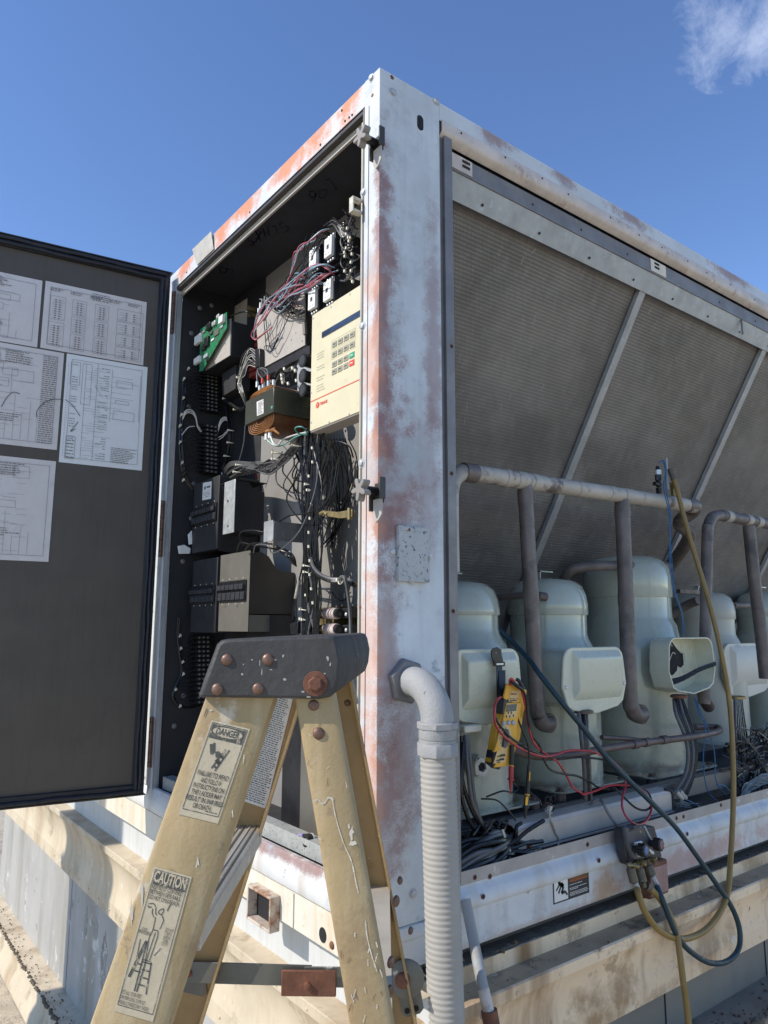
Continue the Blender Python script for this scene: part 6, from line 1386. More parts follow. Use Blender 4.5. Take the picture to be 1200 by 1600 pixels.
def mid(secs, z):
    for (z1, u1, w1), (z0, u0, w0) in zip(secs[:-1], secs[1:]):
        if z0 <= z <= z1: f = (z-z0)/(z1-z0); return u0+(u1-u0)*f, w0+(w1-w0)*f
    return secs[-1][1], secs[-1][2]
# moulded cap
cN = [NR(*p) for p in ((313, 1088), (322, 1061), (343, 1006), (350, 1000), (360, 998), (515, 992), (526, 994), (531, 1004), (536, 1030), (533, 1060), (526, 1080), (516, 1088), (500, 1091))]
cN = [uz(p) for p in cN]; cu = sum(u for u, z in cN)/len(cN)
capm = MB(); V = []; dd_ = [(.7395, .985, -.0015), (.7425, 1.0, 0), (.93, 1.0, 0), (1.1185, 1.0, 0), (1.1215, .985, -.0015)]; dd_[0] = (.7365, .955, -.004); dd_[4] = (1.1245, .955, -.004)
for d_, sc_, dz in dd_:
    for u, z in cN: V.append(P3(cu+(u-cu)*sc_+.020*max(0, d_-.75)/.37, 1.712+(z-1.712)*sc_+dz*0, d_))
n = len(cN); Fc = [(i*n+k, i*n+(k+1) % n, (i+1)*n+(k+1) % n, (i+1)*n+k) for i in range(4) for k in range(n)]
Fc += [tuple(range(n))[::-1], tuple(range(4*n, 5*n))]
capm.add(V, Fc, True); cap = capm.build('top_cap', 'cap', lad, bevel=.002)
nv = -FW
for (px, py, r) in ((360, 1030, .0062), (422.5, 1029.5, .0062), (344.5, 1075, .0060), (407, 1074.5, .0060)):
    p = NR(px, py); u, z = uz(p); MB().dome(P3(u, z, .7372), nv, r, .0035, 16).build('rivet', 'rust_rivet', cap)
u, z = uz(NR(495, 1066.5)); p = P3(u, z, .7372)
MB().lathe([(.0125, 0), (.0120, .002), (.006, .0024)], p, nv, 24).build('washer', 'rust', cap); MB().lathe([(.0075, .002), (.0075, .0065), (.006, .0080)], p, nv, 6).build('pivot_bolt', 'rust', cap)
for (px, py, r, far) in ((490, 1102, .0055, 0), (498, 1146, .0060, 0)):
    u, z = uz(NR(px, py)); MB().dome(P3(u, z, dn(z)), nv, r, .003, 16).build('rivet', 'rust_rivet', lad)
# paint scrapes on the cap
rg = random.Random(14)
for (px, py, w, h) in ((410, 1035, 1.6, 8), (413, 1048, 1.4, 12), (434, 1030, 5, 2.5), (446, 1024, 3, 4), (427, 1045, 4, 2), (398, 1030, 3, 2.5), (448, 1060, 5, 4), (514, 1028, 4, 7), (518, 1037, 2.5, 5), (509, 1051, 4, 2), (475, 1079, 6, 3), (383, 1052, 4, 3), (484, 1087, 6, 2), (385, 1037, 2, 2)):
    u, z = uz(NR(px, py)); s_ = .75/1150; pts = []
    for k in range(9): a = 2*math.pi*k/9; rr = rg.uniform(.45, 1.0); pts.append(P3(u+w*s_*rr*math.cos(a)*.7, z+h*s_*rr*math.sin(a)*.7, .7363))
    MB().prism(pts, nv*-.0003).build('paint_scrape', 'paint_scr' if 0 else 'beige_metal', cap)
# inner brace plate under the cap on the far rear rail
pl_ = [FR(*p) for p in ((531, 1068), (549, 1052), (561, 1098), (545, 1110), (533, 1108))]
MB().prism(pl_, nv*.003).build('reinforcing_plate', 'plate', lad)
for (px, py) in ((536, 1067), (543, 1098)): MB().dome(FR(px, py)+nv*.003, nv, .005, .003, 12).build('rivet', 'rust_rivet', lad)

# steps between the front rails, braces between the rear rails
for k in range(5):
    z = uz(FR(385, 1290))[1]-.302*k
    u, w = mid(FS, z); d0, d1 = dn(z)+.022, df(z)-.004
    ta, tb = u-w*.46, u+w*.46
    st = MB(); ring = []
    st.prism([P3(ta, z-.012, d0), P3(ta, z-.002, d0), P3(ta+.004, z, d0), P3(tb-.004, z, d0), P3(tb, z-.003, d0), P3(tb, z-.022, d0), P3(tb-.003, z-.022, d0), P3(tb-.003, z-.005, d0), P3(ta+.003, z-.005, d0), P3(ta+.003, z-.012, d0)], FW*(d1-d0))
    sp = st.build('step', 'alu', lad)
    for j in range(7):
        a = ta+.008+(tb-ta-.016)*j/6; MB().prism([P3(a-.0012, z, d0), P3(a-.0008, z+.0016, d0), P3(a+.0008, z+.0016, d0), P3(a+.0012, z, d0)], FW*(d1-d0)).build('tread_rib', 'alu' if j % 2 else 'alu_dk', sp)
for k, zz in enumerate((1.382, .98, .58, .2)):
    u, w = mid(RS, zz); d0, d1 = dn(zz)+.003, df(zz)-.003; a, b = u-w*.45, u+w*.45
    MB().prism([P3(a, zz-.045, d0), P3(a, zz, d0), P3(b, zz, d0), P3(b, zz-.050, d0), P3(b-.003, zz-.050, d0), P3(b-.003, zz-.003, d0), P3(a+.003, zz-.003, d0), P3(a+.003, zz-.045, d0)], FW*(d1-d0)).build('rear_brace', 'alu', lad)
# edge rivets on the near rear rail
for (px, py) in ((625, 1376), (618, 1408), (610, 1503), (608, 1548), (641, 1454), (624, 1375)):
    p = AD(px, py, .76 if px < 622 else 1.12); MB().dome(p, (RT*.8-FW*.6), .0055, .003, 12).build('rivet', 'rust_rivet', lad)
# spreader on the far side
sa = FR(299, 1512)+nv*.012; sb = FR(562, 1521)+nv*.010; sc2 = FR(640, 1521)+nv*.012
def bar(a, b, h, t): d = (b-a).normalized(); up_ = Vector((0, 0, 1)); return MB().prism([a-up_*h/2, b-up_*h/2, b+up_*h/2, a+up_*h/2], nv*t)
m1 = sa.lerp(sb, .72)
bar(sa-RT*.005, m1, .028, .0025).build('spreader_arm', 'alu_dk', lad, bevel=.0008)
bar(m1-RT*.01+nv*.003, sc2, .027, .0025).build('spreader_arm', 'alu_dk', lad, bevel=.0008)
ha, hb2 = FR(443, 1524)+nv*.020, FR(527, 1525)+nv*.020
bar(ha, hb2, .034, .004).build('spreader_hinge', 'rust', lad, bevel=.0015)
pvt = FR(483, 1527)+nv*.024; MB().lathe([(.0048, 0), (.0048, .004), (.0028, .0045)], pvt, nv, 16).build('pivot_rivet', 'rust', lad)
MB().dome(FR(299, 1513)+nv*.015, nv, .005, .005, 14).build('pivot_rivet', 'rust', lad)
MB().prism([FR(*p)+nv*.004 for p in ((284, 1524), (290, 1520), (322, 1524), (325, 1548), (318, 1554), (286, 1546))], nv*.002).build('spreader_plate', 'alu_dk', lad)
MB().lathe([(.026, 0), (.026, .003), (.022, .005)], FR(634, 1523)+nv*.010, nv, 24).build('spreader_boss', 'alu_dk', lad)
MB().dome(FR(629, 1524)+nv*.015, nv, .011, .006, 16).build('pivot_rivet', 'rust', lad)
MB().prism([FR(*p)+nv*.004 for p in ((620, 1535), (654, 1530), (662, 1572), (656, 1580), (636, 1586), (628, 1580))], nv*.002).build('spreader_plate', 'alu_dk', lad)
for (px, py) in ((636, 1576), (650, 1572)): MB().lathe([(.004, 0), (.004, .0006)], FR(px, py)+nv*.0062, nv, 12).build('plate_hole', 'hole', lad)
# feet
for S, Dn in ((FS, dn), (FS, df), (RS, dn), (RS, df)):
    z, u, w = S[-1]; d = Dn(z); c = P3(u, z, d); MB().box(c-Vector((.05, .035, .002)), c+Vector((.05, .035, .04))).build('foot', 'rubber', lad)

# labels on the near front rail
def lframe(TLp, TRp, BLp, BRp, f=NR):
    tl, tr2, bl, br2 = f(*TLp), f(*TRp), f(*BLp), f(*BRp); o = bl; ex = ((br2-bl)+(tr2-tl))/2; ey = ((tl-bl)+(tr2-br2))/2; return o, ex, ey
def label_sheet(o, ex, ey, m, name, off=.0008):
    n_ = ex.cross(ey).normalized(); q_ = [o+n_*.0003, o+ex+n_*.0003, o+ex+ey+n_*.0003, o+ey+n_*.0003]
    return MB().prism(q_, n_*.0004).build(name, m, lad), o+n_*.0008
o, ex, ey = lframe((331, 1126), (391, 1139), (279, 1272), (341, 1288)); lb, o = label_sheet(o, ex, ey, 'label', 'danger_label')
W, Hh = ex.length, ey.length; exn, eyn = ex.normalized(), ey.normalized(); P = Print(o, exn, eyn, .0002)
P.frame(.002, .006, W-.002, Hh-.002, .0007); P.bar(.003, Hh*.82, W-.003, Hh-.003)
P.words(W*.6, .008, W*.9, .0014)
# falling figure and ladder pictogram
for (u0, v0, u1, v1, w_) in ((.20, .76, .30, .66, .0035), (.26, .78, .34, .68, .002), (.40, .70, .46, .64, .004), (.46, .68, .58, .66, .003), (.44, .62, .56, .58, .004), (.58, .74, .40, .52, .0016), (.68, .74, .50, .50, .0016), (.56, .71, .64, .69, .002), (.52, .66, .61, .64, .002), (.48, .60, .57, .58, .002), (.44, .55, .53, .53, .002)):
    P.line(W*u0, Hh*v0, W*u1, Hh*v1, w_)
P.build('printed_frame', 'ink_faded', lb)
E_ = Print(o, exn, eyn, .0004); E_.poly([(W*.5+W*.38*math.cos(a*math.pi/14), Hh*.905+Hh*.052*math.sin(a*math.pi/14)) for a in range(28)]); E_.build('emblem_oval', 'label', lb)
text('DANGER', o+exn*W*.5+eyn*(Hh*.905-.0030), exn, eyn, .0092, 'ink_faded', lb, 'danger_word', bold=.03, align='CENTER', lift=.0006, fit=W*.60)
for k, tx in enumerate(('FAILURE TO READ', 'AND FOLLOW', 'INSTRUCTIONS ON', 'THIS LADDER MAY', 'RESULT IN INJURIES', 'OR DEATH.')):
    text(tx, o+exn*W*.5+eyn*(Hh*(.43-.066*k)), exn, eyn, .0066, 'ink_faded', lb, 'warning_line', bold=.02, align='CENTER', lift=.0004, fit=W*(.052*len(tx)))
o, ex, ey = lframe((241, 1354), (300, 1370), (178, 1579), (239, 1597)); lb, o = label_sheet(o, ex, ey, 'label', 'caution_label')
W, Hh = ex.length, ey.length; exn, eyn = ex.normalized(), ey.normalized(); P = Print(o, exn, eyn, .0002)
P.frame(.002, .006, W-.002, Hh-.002, .0006); P.bar(.003, Hh*.885, W-.003, Hh-.003)
def fig(lines, w_=.0008):
    for l_ in lines:
        for (a, b), (c_, d_) in zip(l_[:-1], l_[1:]): P.line(W*a, Hh*b, W*c_, Hh*d_, w_)
fig([[(.10, .745), (.25, .755), (.32, .735), (.36, .69), (.40, .685)], [(.12, .735), (.14, .72), (.22, .73)], [(.25, .72), (.27, .69), (.34, .665)], [(.46, .73), (.42, .715), (.42, .70), (.50, .695), (.54, .72), (.52, .74), (.46, .73)],
     [(.38, .67), (.40, .60), (.40, .58)], [(.52, .695), (.60, .665), (.58, .62), (.56, .60)], [(.40, .585), (.54, .585)], [(.40, .58), (.36, .52), (.40, .44), (.42, .37)], [(.54, .58), (.56, .54), (.54, .46), (.52, .38)], [(.48, .57), (.46, .47), (.45, .38)], [(.34, .375), (.56, .375)]])
fig([[(.30, .50), (.12, .24)], [(.34, .50), (.16, .24)], [(.34, .50), (.36, .16)], [(.44, .38), (.42, .16)], [(.58, .37), (.66, .16)], [(.40, .31), (.60, .31)], [(.40, .26), (.62, .26)], [(.40, .21), (.63, .21)], [(.26, .34), (.38, .34)], [(.22, .29), (.38, .29)], [(.36, .36), (.60, .36)]], .0012)
P.line(W*.16, Hh*.50, W*.20, Hh*.37, .0008); P.line(W*.72, Hh*.48, W*.60, Hh*.42, .0008); P.line(W*.66, Hh*.78, W*.62, Hh*.73, .0010)
P.build('printed_figure', 'ink_faded', lb)
text('CAUTION', o+exn*W*.5+eyn*(Hh*.905), exn, eyn, .0138, 'label', lb, 'caution_word', bold=.03, align='CENTER', lift=.0005, fit=W*.84)
for k, tx in enumerate(('KEEP BODY CENTERED', 'BETWEEN SIDE RAILS.', 'DO NOT OVER-REACH.')):
    text(tx, o+exn*W*.48+eyn*(Hh*(.855-.037*k)), exn, eyn, .0054, 'ink_faded', lb, 'warning_line', bold=.01, align='CENTER', lift=.0004, fit=W*.80)
for tx, a, b, sz in (('LOCK', .12, .56, .0042), ('SPREADERS', .04, .54, .0040), ('DO NOT', .70, .60, .0040), ('STAND', .70, .575, .0040), ('ABOVE', .70, .55, .0040), ('THIS', .70, .525, .0040), ('STEP', .70, .50, .0040)):
    text(tx, o+exn*W*a+eyn*Hh*b, exn, eyn, sz, 'ink_faded', lb, 'small_note', lift=.0004, fit=W*.036*len(tx))
for k, tx in enumerate(('SET ALL FOUR FEET', 'ON FIRM LEVEL SURFACE', 'WEAR SLIP-RESISTANT SHOES')):
    text(tx, o+exn*W*.06+eyn*(Hh*(.125-.034*k)), exn, eyn, .0047, 'ink_faded', lb, 'warning_line', lift=.0004, fit=W*.030*len(tx))
o, ex, ey = lframe((412, 1092), (459, 1088), (381, 1250), (416, 1262), FR); ex = FR(416, 1262)-FR(381, 1250); ey = FR(457, 1095)-FR(416, 1262)
n_ = -nF.normalized(); q_ = [FR(381, 1250)+n_*.0042, FR(416, 1262)+n_*.0042, FR(458, 1092)+n_*.0042, FR(423, 1080)+n_*.0042]
lb = MB().prism(q_, n_*.0005).build('instruction_label', 'label_w', lad)
ex = (q_[1]-q_[0]); ey = (q_[3]-q_[0]); P = Print(q_[0], ex.normalized(), ey.normalized(), .0010); rg = random.Random(5)
for k in range(52): P.words(.002, .004+k*.0031, ex.length*rg.uniform(.8, .95), .0022, rg)
P.build('small_print', 'ink_faded', lb)
def scuff(pts, wd, m, off=.0006):
    c_ = curve([NR(*p)+nv*off for p in pts], 4); mb = MB()
    for a_, b_ in zip(c_[:-1], c_[1:]):
        q_ = (b_-a_).normalized().cross(nv)*wd/2*rg.uniform(.5, 1.3); mb.add([a_-q_, b_-q_, b_+q_, a_+q_], [(0, 1, 2, 3)], False)
    return mb.build('scuff', m, lad)
rg = random.Random(77)
scuff([(519, 1245), (524, 1275), (536, 1315), (549, 1345), (556, 1378), (560, 1395)], .0011, 'scratch')
scuff([(489, 1253), (496, 1249), (505, 1256), (513, 1246), (521, 1250)], .0016, 'scratch')
scuff([(571, 1438), (573, 1460), (580, 1490), (589, 1518)], .0012, 'scratch')
for k in range(46):
    z_ = rg.uniform(1105, 1590); f_ = rg.uniform(.06, .94)
    if k % 2: xl, xr = 318-(z_-1095)*.3545, 428-(z_-1095)*.3234
    else: xl, xr = 460+(z_-1095)*.1687, 524+(z_-1088)*.1761
    x_ = xl+(xr-xl)*f_; ln = rg.uniform(3, 16); dx = rg.uniform(-5, 5)
    if k % 2 and ((1120 < z_ < 1292 and .1 < f_ < .8) or z_ > 1345): continue
    scuff([(x_, z_), (x_+dx*.5, z_+ln*.5), (x_+dx, z_+ln)], rg.uniform(.0005, .0013), 'scratch' if rg.random() < .6 else 'scratch_dk')
for (x_, y_, w_, h_) in ((549, 1300, 5, 14), (552, 1318, 8, 6), (545, 1290, 3, 6), (222, 1395, 4, 30), (206, 1425, 3, 26), (330, 1110, 5, 2), (500, 1310, 2, 3)):
    pts = []
    for k in range(11): a = 2*math.pi*k/11; rr = rg.uniform(.35, 1.0); pts.append(NR(x_+w_*rr*math.cos(a), y_+h_*rr*math.sin(a))+nv*.0005)
    MB().add(pts, [tuple(range(11))], False).build('paint_smear', 'scratch', lad)
# sticker with code-like print on the rear brace
zz = 1.382; u, w = mid(RS, zz)

# ================================================================= conduit and elbow
cd_ = T('conduit', 'thick gray ribbed plastic conduit with cast elbow entering the corner post', 'conduit', (.05, -.15, 0))
yc_ = -.105; pc = AY(684, 1200, yc_); cx0 = pc.x; rC = .0395
zt0 = AY(684, 1180, yc_).z; 
body = MB(); prof_ = []; z = -.09; k = 0
while z < zt0: prof_ += [(rC, z), (rC, z+.0035), (rC-.0013, z+.0055), (rC-.0013, z+.0085)]; z += .0118
bot = AY(692, 1590, yc_)
lean = Vector(((AY(697, 1590, yc_).x-cx0)/(zt0-bot.z)*-1, 0, 1)).normalized()
o_ = Vector((cx0, yc_, zt0))-lean*(zt0/lean.z)
body.lathe(prof_, o_, lean, 40); body.build('ribbed_pipe', 'pvc', cd_)
top = Vector((cx0, yc_, zt0))
MB().lathe([(rC+.001, -.004), (.0455, -.001), (.0455, .026), (.043, .029)], top, (0, 0, 1), 8).build('compression_nut', 'cast', cd_, bevel=.002)
MB().lathe([(.0415, .028), (.0415, .033), (.040, .034), (.0415, .036), (.0415, .038), (.042, .040), (.042, .056)], top, (0, 0, 1), 36).build('threaded_collar', 'cast', cd_)
MB().lathe([(.044, .056), (.046, .058), (.046, .070), (.044, .072)], top, (0, 0, 1), 8).build('upper_nut', 'cast', cd_, bevel=.002)
el = MB(); ez = AY(650, 1063, 0).z; ctr_z = ez; pts = []; rad_ = []
z0_ = top.z+.070
ex_ = AY(648, 1064, -.03).x
for k in range(15):
    a = math.pi/2*k/14; R0 = abs(yc_); 
    pts.append(Vector((cx0+(ex_-cx0)*(k/14)*.5, yc_+R0*(1-math.cos(a))*.82, z0_+(ctr_z-z0_)*math.sin(a)))); rad_.append(.0375-.003*math.sin(a))
pts.append(Vector((pts[-1].x, -.004, ctr_z))); rad_.append(.034)
el.tube(pts, .036, 32, radii=rad_); el.build('cast_elbow', 'cast', cd_)
MB().lathe([(.055, 0), (.055, .006), (.050, .014)], (pts[-1].x-.004, -.0005, ctr_z), (0, -1, 0), 6).build('lock_nut', 'rubber_nut', cd_, bevel=.002) if 'rubber_nut' in M else MB().lathe([(.055, 0), (.055, .006), (.050, .014)], (pts[-1].x-.004, -.0005, ctr_z), (0, -1, 0), 6).build('lock_nut', 'galv_dk', cd_, bevel=.002)
text('15247', (pts[8].x-.034, pts[8].y-.024, pts[8].z-.0), Vector((.35, -.6, -.7)), Vector((.6, -.3, .55)), .010, 'ink', cd_, 'cast_mark', lift=.0)
cd_.children[-1].name = 'cast_mark'
# thin pipe with rusty foot beside it
tp = T('drain_pipe', 'thin peeling gray pipe leaning down beside the ribbed conduit to a rusty fitting', 'pipe', AY(765, 1590, -.12))
P_ = [AY(727, 1405, -.02), AY(738, 1460, -.05), AY(752, 1530, -.10), AY(764, 1582, -.125)]
MB().tube(curve(P_, 8), .0125, 20).build('pipe', 'cast', tp)
MB().tube([AY(755, 1545, -.108), AY(764, 1583, -.1255)], .0132, 20).build('peeling_coat', 'cream', tp)
MB().tube([AY(764, 1578, -.125), AY(768, 1600, -.13), AY(770, 1625, -.14)], .018, 14).build('rusty_fitting', 'rust', tp)
MB().tube([AY(756, 1582, -.11), AY(768, 1592, -.13), AY(776, 1610, -.12)], .014, 12).build('rusty_clamp', 'cream', tp)

# ================================================================= warning decal on the bottom rail
q_ = [AY(*p, -.0006) for p in ((863.5, 1374.5), (919.5, 1358), (921, 1394.5), (865.5, 1413.5))]
x0, x1 = q_[0].x, q_[1].x; z1 = (q_[0].z+q_[1].z)/2; z0 = (q_[2].z+q_[3].z)/2
dc = MB().box((x0, -.0006, z0), (x1, .0, z1)).build('warning_decal', 'ink', None); attach(dc, cab)
P = Print((x0, -.0006, z0), (1, 0, 0), UP, .0003); W, Hh = x1-x0, z1-z0
P.bar(W*.03, Hh*.06, W*.40, Hh*.94); P.build('white_field', 'label_w', dc)
P = Print((x0, -.0006, z0), (1, 0, 0), UP, .0006)
P.poly([(W*(.16+.028*math.cos(a*math.pi/8)), Hh*.86+W*.028*math.sin(a*math.pi/8)) for a in range(16)])
for (a, b, c_, d_, w_) in ((.17, .78, .27, .62, .010), (.22, .76, .28, .60, .010), (.18, .74, .08, .52, .005), (.22, .68, .14, .38, .006), (.28, .60, .22, .36, .008), (.22, .36, .31, .38, .008), (.31, .40, .38, .22, .006), (.14, .80, .20, .74, .006)): P.line(W*a, Hh*b, W*c_, Hh*d_, w_)
P.build('falling_figure', 'ink', dc)
P = Print((x0, -.0006, z0), (1, 0, 0), UP, .0003); P.bar(W*.45, Hh*.66, W*.93, Hh*.80); P.build('red_band', 'red_blk', dc)
text('HAZARDOUS', (x0+W*.46, -.0008, z0+Hh*.685), (1, 0, 0), UP, .0125, 'orange_t', dc, 'orange_heading', bold=.02, lift=.0006)
P = Print((x0, -.0006, z0), (1, 0, 0), UP, .0004)
for v, u1 in ((.90, .92), (.85, .75), (.56, .80), (.42, .92), (.36, .68), (.24, .95), (.18, .97), (.12, .95)): P.words(W*.45, Hh*v, W*u1, .0030)
P.build('small_print', 'label_w', dc)

# ================================================================= multimeter, leads and probes
ym = .045
def MY(px, py, d=0): return AY(px, py, ym-d)
mm = T('multimeter', 'yellow clamp multimeter hanging by a black strap from the nearest junction box', 'multimeter', MY(790, 1130))
def cz(x, y): return (750+x*80/711, 1040+y*180/1600)
def mprism(pts, d0, d1, name, m, par=None, bevel=.0015): return MB().prism([AY(*cz(*p), ym-d0) for p in pts], (0, -(d1-d0), 0)).build(name, m, par or mm, bevel=bevel)
mprism([(150, 840), (300, 460), (345, 250), (560, 330), (545, 520), (505, 700), (470, 990), (400, 1160), (390, 1200), (160, 1400), (60, 1330), (100, 1160)], -.024, 0, 'body_back', 'meter_y')
mprism([(350, 255), (430, 290), (560, 335), (545, 510), (365, 515), (330, 470), (310, 440)], -.0, .006, 'head', 'meter_y')
mprism([(235, 460), (290, 450), (370, 500), (330, 710), (215, 655)], -.02, .006, 'clamp_trigger', 'gauge')
mprism([(340, 512), (552, 512), (505, 700), (470, 990), (408, 1168), (225, 1180), (160, 1200), (180, 1150), (290, 760)], 0, .008, 'face', 'meter_y')
mprism([(95, 1160), (225, 1190), (180, 1390), (160, 1425), (60, 1345)], -.024, .005, 'rubber_boot', 'gauge')
mprism([(230, 1180), (390, 1165), (375, 1370), (330, 1395), (165, 1412), (190, 1370)], 0, .007, 'end_plate', 'meter_y')
mprism([(375, 530), (530, 528), (505, 690), (460, 725), (348, 725)], .008, .0088, 'screen_bezel', 'meter_w', bevel=0)
mprism([(374, 543), (515, 532), (500, 628), (360, 642)], .0088, .0094, 'screen', 'meter_lcd', bevel=0)
mprism([(430, 345), (545, 350), (520, 500), (395, 500)], .006, .0066, 'jack_label', 'meter_w', bevel=0)
mprism([(240, 1175), (385, 1165), (355, 1345), (185, 1360)], .007, .0076, 'maker_label', 'meter_w', bevel=0)
for x, y in ((328, 806), (394, 792), (457, 795)): c = AY(*cz(x, y), ym-.008); MB().lathe([(.0065, 0), (.0065, .003), (.005, .004)], c, (0, -1, 0), 18).build('button', 'btn', mm)
c = AY(*cz(342, 1005), ym-.008); s_ = AY(*cz(440, 1005), ym-.008).x-c.x
MB().prism([c+Vector((s_*math.cos(a*math.pi/16)*.95+.0005*math.sin(a*math.pi/16)*20*.35, 0, s_*1.25*math.sin(a*math.pi/16))) for a in range(32)], (0, -.0006, 0)).build('dial_plate', 'meter_w', mm)
P = Print(c, (1, 0, 0), UP, .0010); rg = random.Random(3)
for k in range(14): a = 2*math.pi*k/14; P.bar(s_*.68*math.cos(a)-.0016, s_*.95*math.sin(a)-.0010, s_*.68*math.cos(a)+.0020, s_*.95*math.sin(a)+.0012)
for (x, y) in ((365, 705), (410, 705), (460, 695), (388, 655), (430, 655)): q2_ = AY(*cz(x, y), ym-.008)-c; P.bar(q2_.x-.0022, q2_.z-.003, q2_.x+.0022, q2_.z+.003, .0005)
for (x, y, w_) in ((275, 1245, 70), (240, 1265, 110), (270, 1300, 60), (225, 1320, 110), (240, 1345, 40), (430, 400, 80), (415, 460, 18), (460, 460, 18), (510, 460, 12), (415, 490, 95)):
    a = AY(*cz(x, y), ym-.009)-c; b = AY(*cz(x+w_, y-6), ym-.009)-c; P.bar(a.x, a.z-.0012, b.x, a.z+.0012, .0008)
P.build('printed_marks', 'ink', mm)
P = Print(c, (1, 0, 0), UP, .0022)
for (x, y) in ((440, 390),): q2_ = AY(*cz(x, y), ym-.007)-c; P.bar(q2_.x-.003, q2_.z-.002, q2_.x+.003, q2_.z+.002)
P.build('red_mark', 'key_r', mm)
mprism([(340, 880), (372, 885), (375, 960), (362, 1100), (325, 1135), (300, 1120), (318, 980)], .009, .017, 'dial_knob', 'btn' if 0 else 'gauge_lt')
mprism([(545, 520), (565, 400), (575, 380), (540, 700), (515, 735), (505, 700)], -.012, .0, 'side_trim', 'btn')
# strap
sp_ = [(774, 1021), (776, 1030), (780, 1042)]
MB().prism([AY(px, py, .082) for px, py in ((766, 1018), (769, 1013), (776, 1011), (782, 1015), (782.5, 1024), (786, 1036), (772, 1037), (767, 1027))], (0, -.004, 0)).build('strap_hook', 'blk', mm, bevel=.001)
dome_part('strap_rivet', AY(775, 1020, .0778), (0, -1, 0), .002, .001, 'btn', mm)
MB().prism([AY(px, py, .080) for px, py in ((770, 1034), (787, 1034), (787, 1041), (771, 1041))], (0, -.006, 0)).build('buckle', 'blk', mm, bevel=.001)
MB().prism([AY(px, py, .0795) for px, py in ((773, 1036.5), (784, 1036), (784, 1038.5), (773, 1039))], (0, -.007, 0)).build('buckle_bar', 'silver', mm)
MB().prism([AY(775, 1040, .078), AY(784, 1040, .078), AY(784, 1090, .06), AY(776, 1090, .06)], (0, -.002, 0)).prism([AY(779, 1048, .074), AY(789, 1047, .074), AY(789, 1088, .055), AY(779, 1088, .055)], (0, -.002, 0)).build('strap', 'blk', mm)
def lead(pts, m, name, label, r=.0032):
    t = T('test_lead', label, 'test lead', AY(pts[0][0], pts[0][1], pts[0][2])); MB().tube(curve([AY(*p) for p in pts], 7), r, 9).build('cable', m, t); return t
c5 = lambda x, y, d: (700+x*.21667, 1000+y*.21667, d)
c6 = lambda x, y, d: (880+x*.26667, 1060+y*.26667, d)
ra = lead([c5(380, 410, .03), c5(350, 440, .022), c5(333, 510, .018), c5(345, 610, .018), c5(400, 690, .02), c5(480, 755, .03), c5(570, 805, .04), c5(650, 832, .05), c5(710, 840, .055), c5(780, 825, .055), c5(860, 800, .05), c5(950, 795, .045), c5(1050, 806, .04), c5(1150, 850, .035),
           c6(260, 460, .03), c6(320, 515, .025), c6(358, 575, .02), c6(362, 640, .015), c6(345, 710, .0), c6(350, 770, -.015), c6(385, 830, -.03), c6(440, 857, -.035), c6(490, 830, -.03), c6(517, 760, -.02), c6(495, 690, -.01), c6(440, 640, 0), c6(370, 626, .01), c6(270, 628, .03), c6(190, 658, .04), c6(120, 678, .05),
           c5(960, 1100, .055), c5(900, 1060, .06), c5(850, 970, .06), c5(790, 880, .06), c5(710, 825, .06), c5(640, 770, .05), c5(600, 700, .045), c5(575, 590, .04), c5(560, 480, .035), c5(540, 400, .03), c5(530, 360, .03)], 'wire_red', 'red', 'red test lead looping from the yellow meter past the teal hose and back')
MB().tube(curve([c_ for c_ in [AY(*cz(420, 270), ym-.004), AY(*cz(418, 210), ym-.008), AY(*cz(440, 190), ym-.012), AY(*cz(480, 230), ym-.014)]], 6), .0042, 10).build('red_boot', 'key_r', ra)
bl_ = lead([c5(450, 300, .03), c5(500, 330, .022), c5(545, 370, .022), c5(565, 440, .028), c5(575, 560, .035), c5(600, 680, .045), c5(660, 760, .05), c5(690, 860, .055), c5(740, 935, .055), c5(830, 965, .055), c5(930, 980, .05), c5(1020, 1020, .05), c5(1090, 1065, .045), c5(1180, 1075, .04),
            c6(300, 640, .02), c6(350, 690, .005), c6(420, 755, -.01), c6(480, 772, -.015), c6(517, 740, -.012), c6(500, 670, 0), c6(440, 630, .01), c6(400, 600, .02), c6(330, 520, .03), c6(250, 480, .04), c6(120, 462, .05), c5(900, 848, .06), c5(760, 850, .06), c5(640, 815, .05), c5(560, 775, .04), c5(450, 700, .025), c5(370, 610, .024), c5(345, 560, .026)], 'wire', 'black', 'black test lead twisting with the red lead beside the yellow meter')
MB().tube(curve([AY(*cz(430, 225), ym-.014), AY(*cz(500, 270), ym-.018), AY(*cz(580, 330), ym-.018)], 6), .0052, 10).tube(curve([AY(*cz(500, 190), ym-.006), AY(*cz(540, 215), ym-.010), AY(*cz(605, 330), ym-.014)], 6), .0052, 10).build('black_boot', 'blk', bl_)
pr1 = T('test_probe', 'red test probe pointing straight down beside the yellow meter', 'test probe', AY(798, 1235, .03))
def probe_seg(t, pts, r0, r1, m, name): MB().cyl(AY(*pts[0]), AY(*pts[1]), r0, 14, r1).build(name, m, t)
probe_seg(pr1, (c5(462, 760, .03), c5(458, 905, .03)), .0065, .0070, 'blk', 'sleeve'); probe_seg(pr1, (c5(458, 905, .03), c5(456, 912, .03)), .0073, .0073, 'meter_y', 'ring')
probe_seg(pr1, (c5(456, 912, .03), c5(454, 1000, .03)), .0070, .0066, 'wire_red', 'grip'); probe_seg(pr1, (c5(454, 1000, .03), c5(453, 1010, .03)), .0095, .0095, 'wire_red', 'guard'); probe_seg(pr1, (c5(453, 1010, .03), c5(451, 1078, .03)), .0060, .0028, 'wire_red', 'nose'); probe_seg(pr1, (c5(451, 1078, .03), c5(450, 1120, .03)), .0022, .0008, 'wire_red', 'tip')
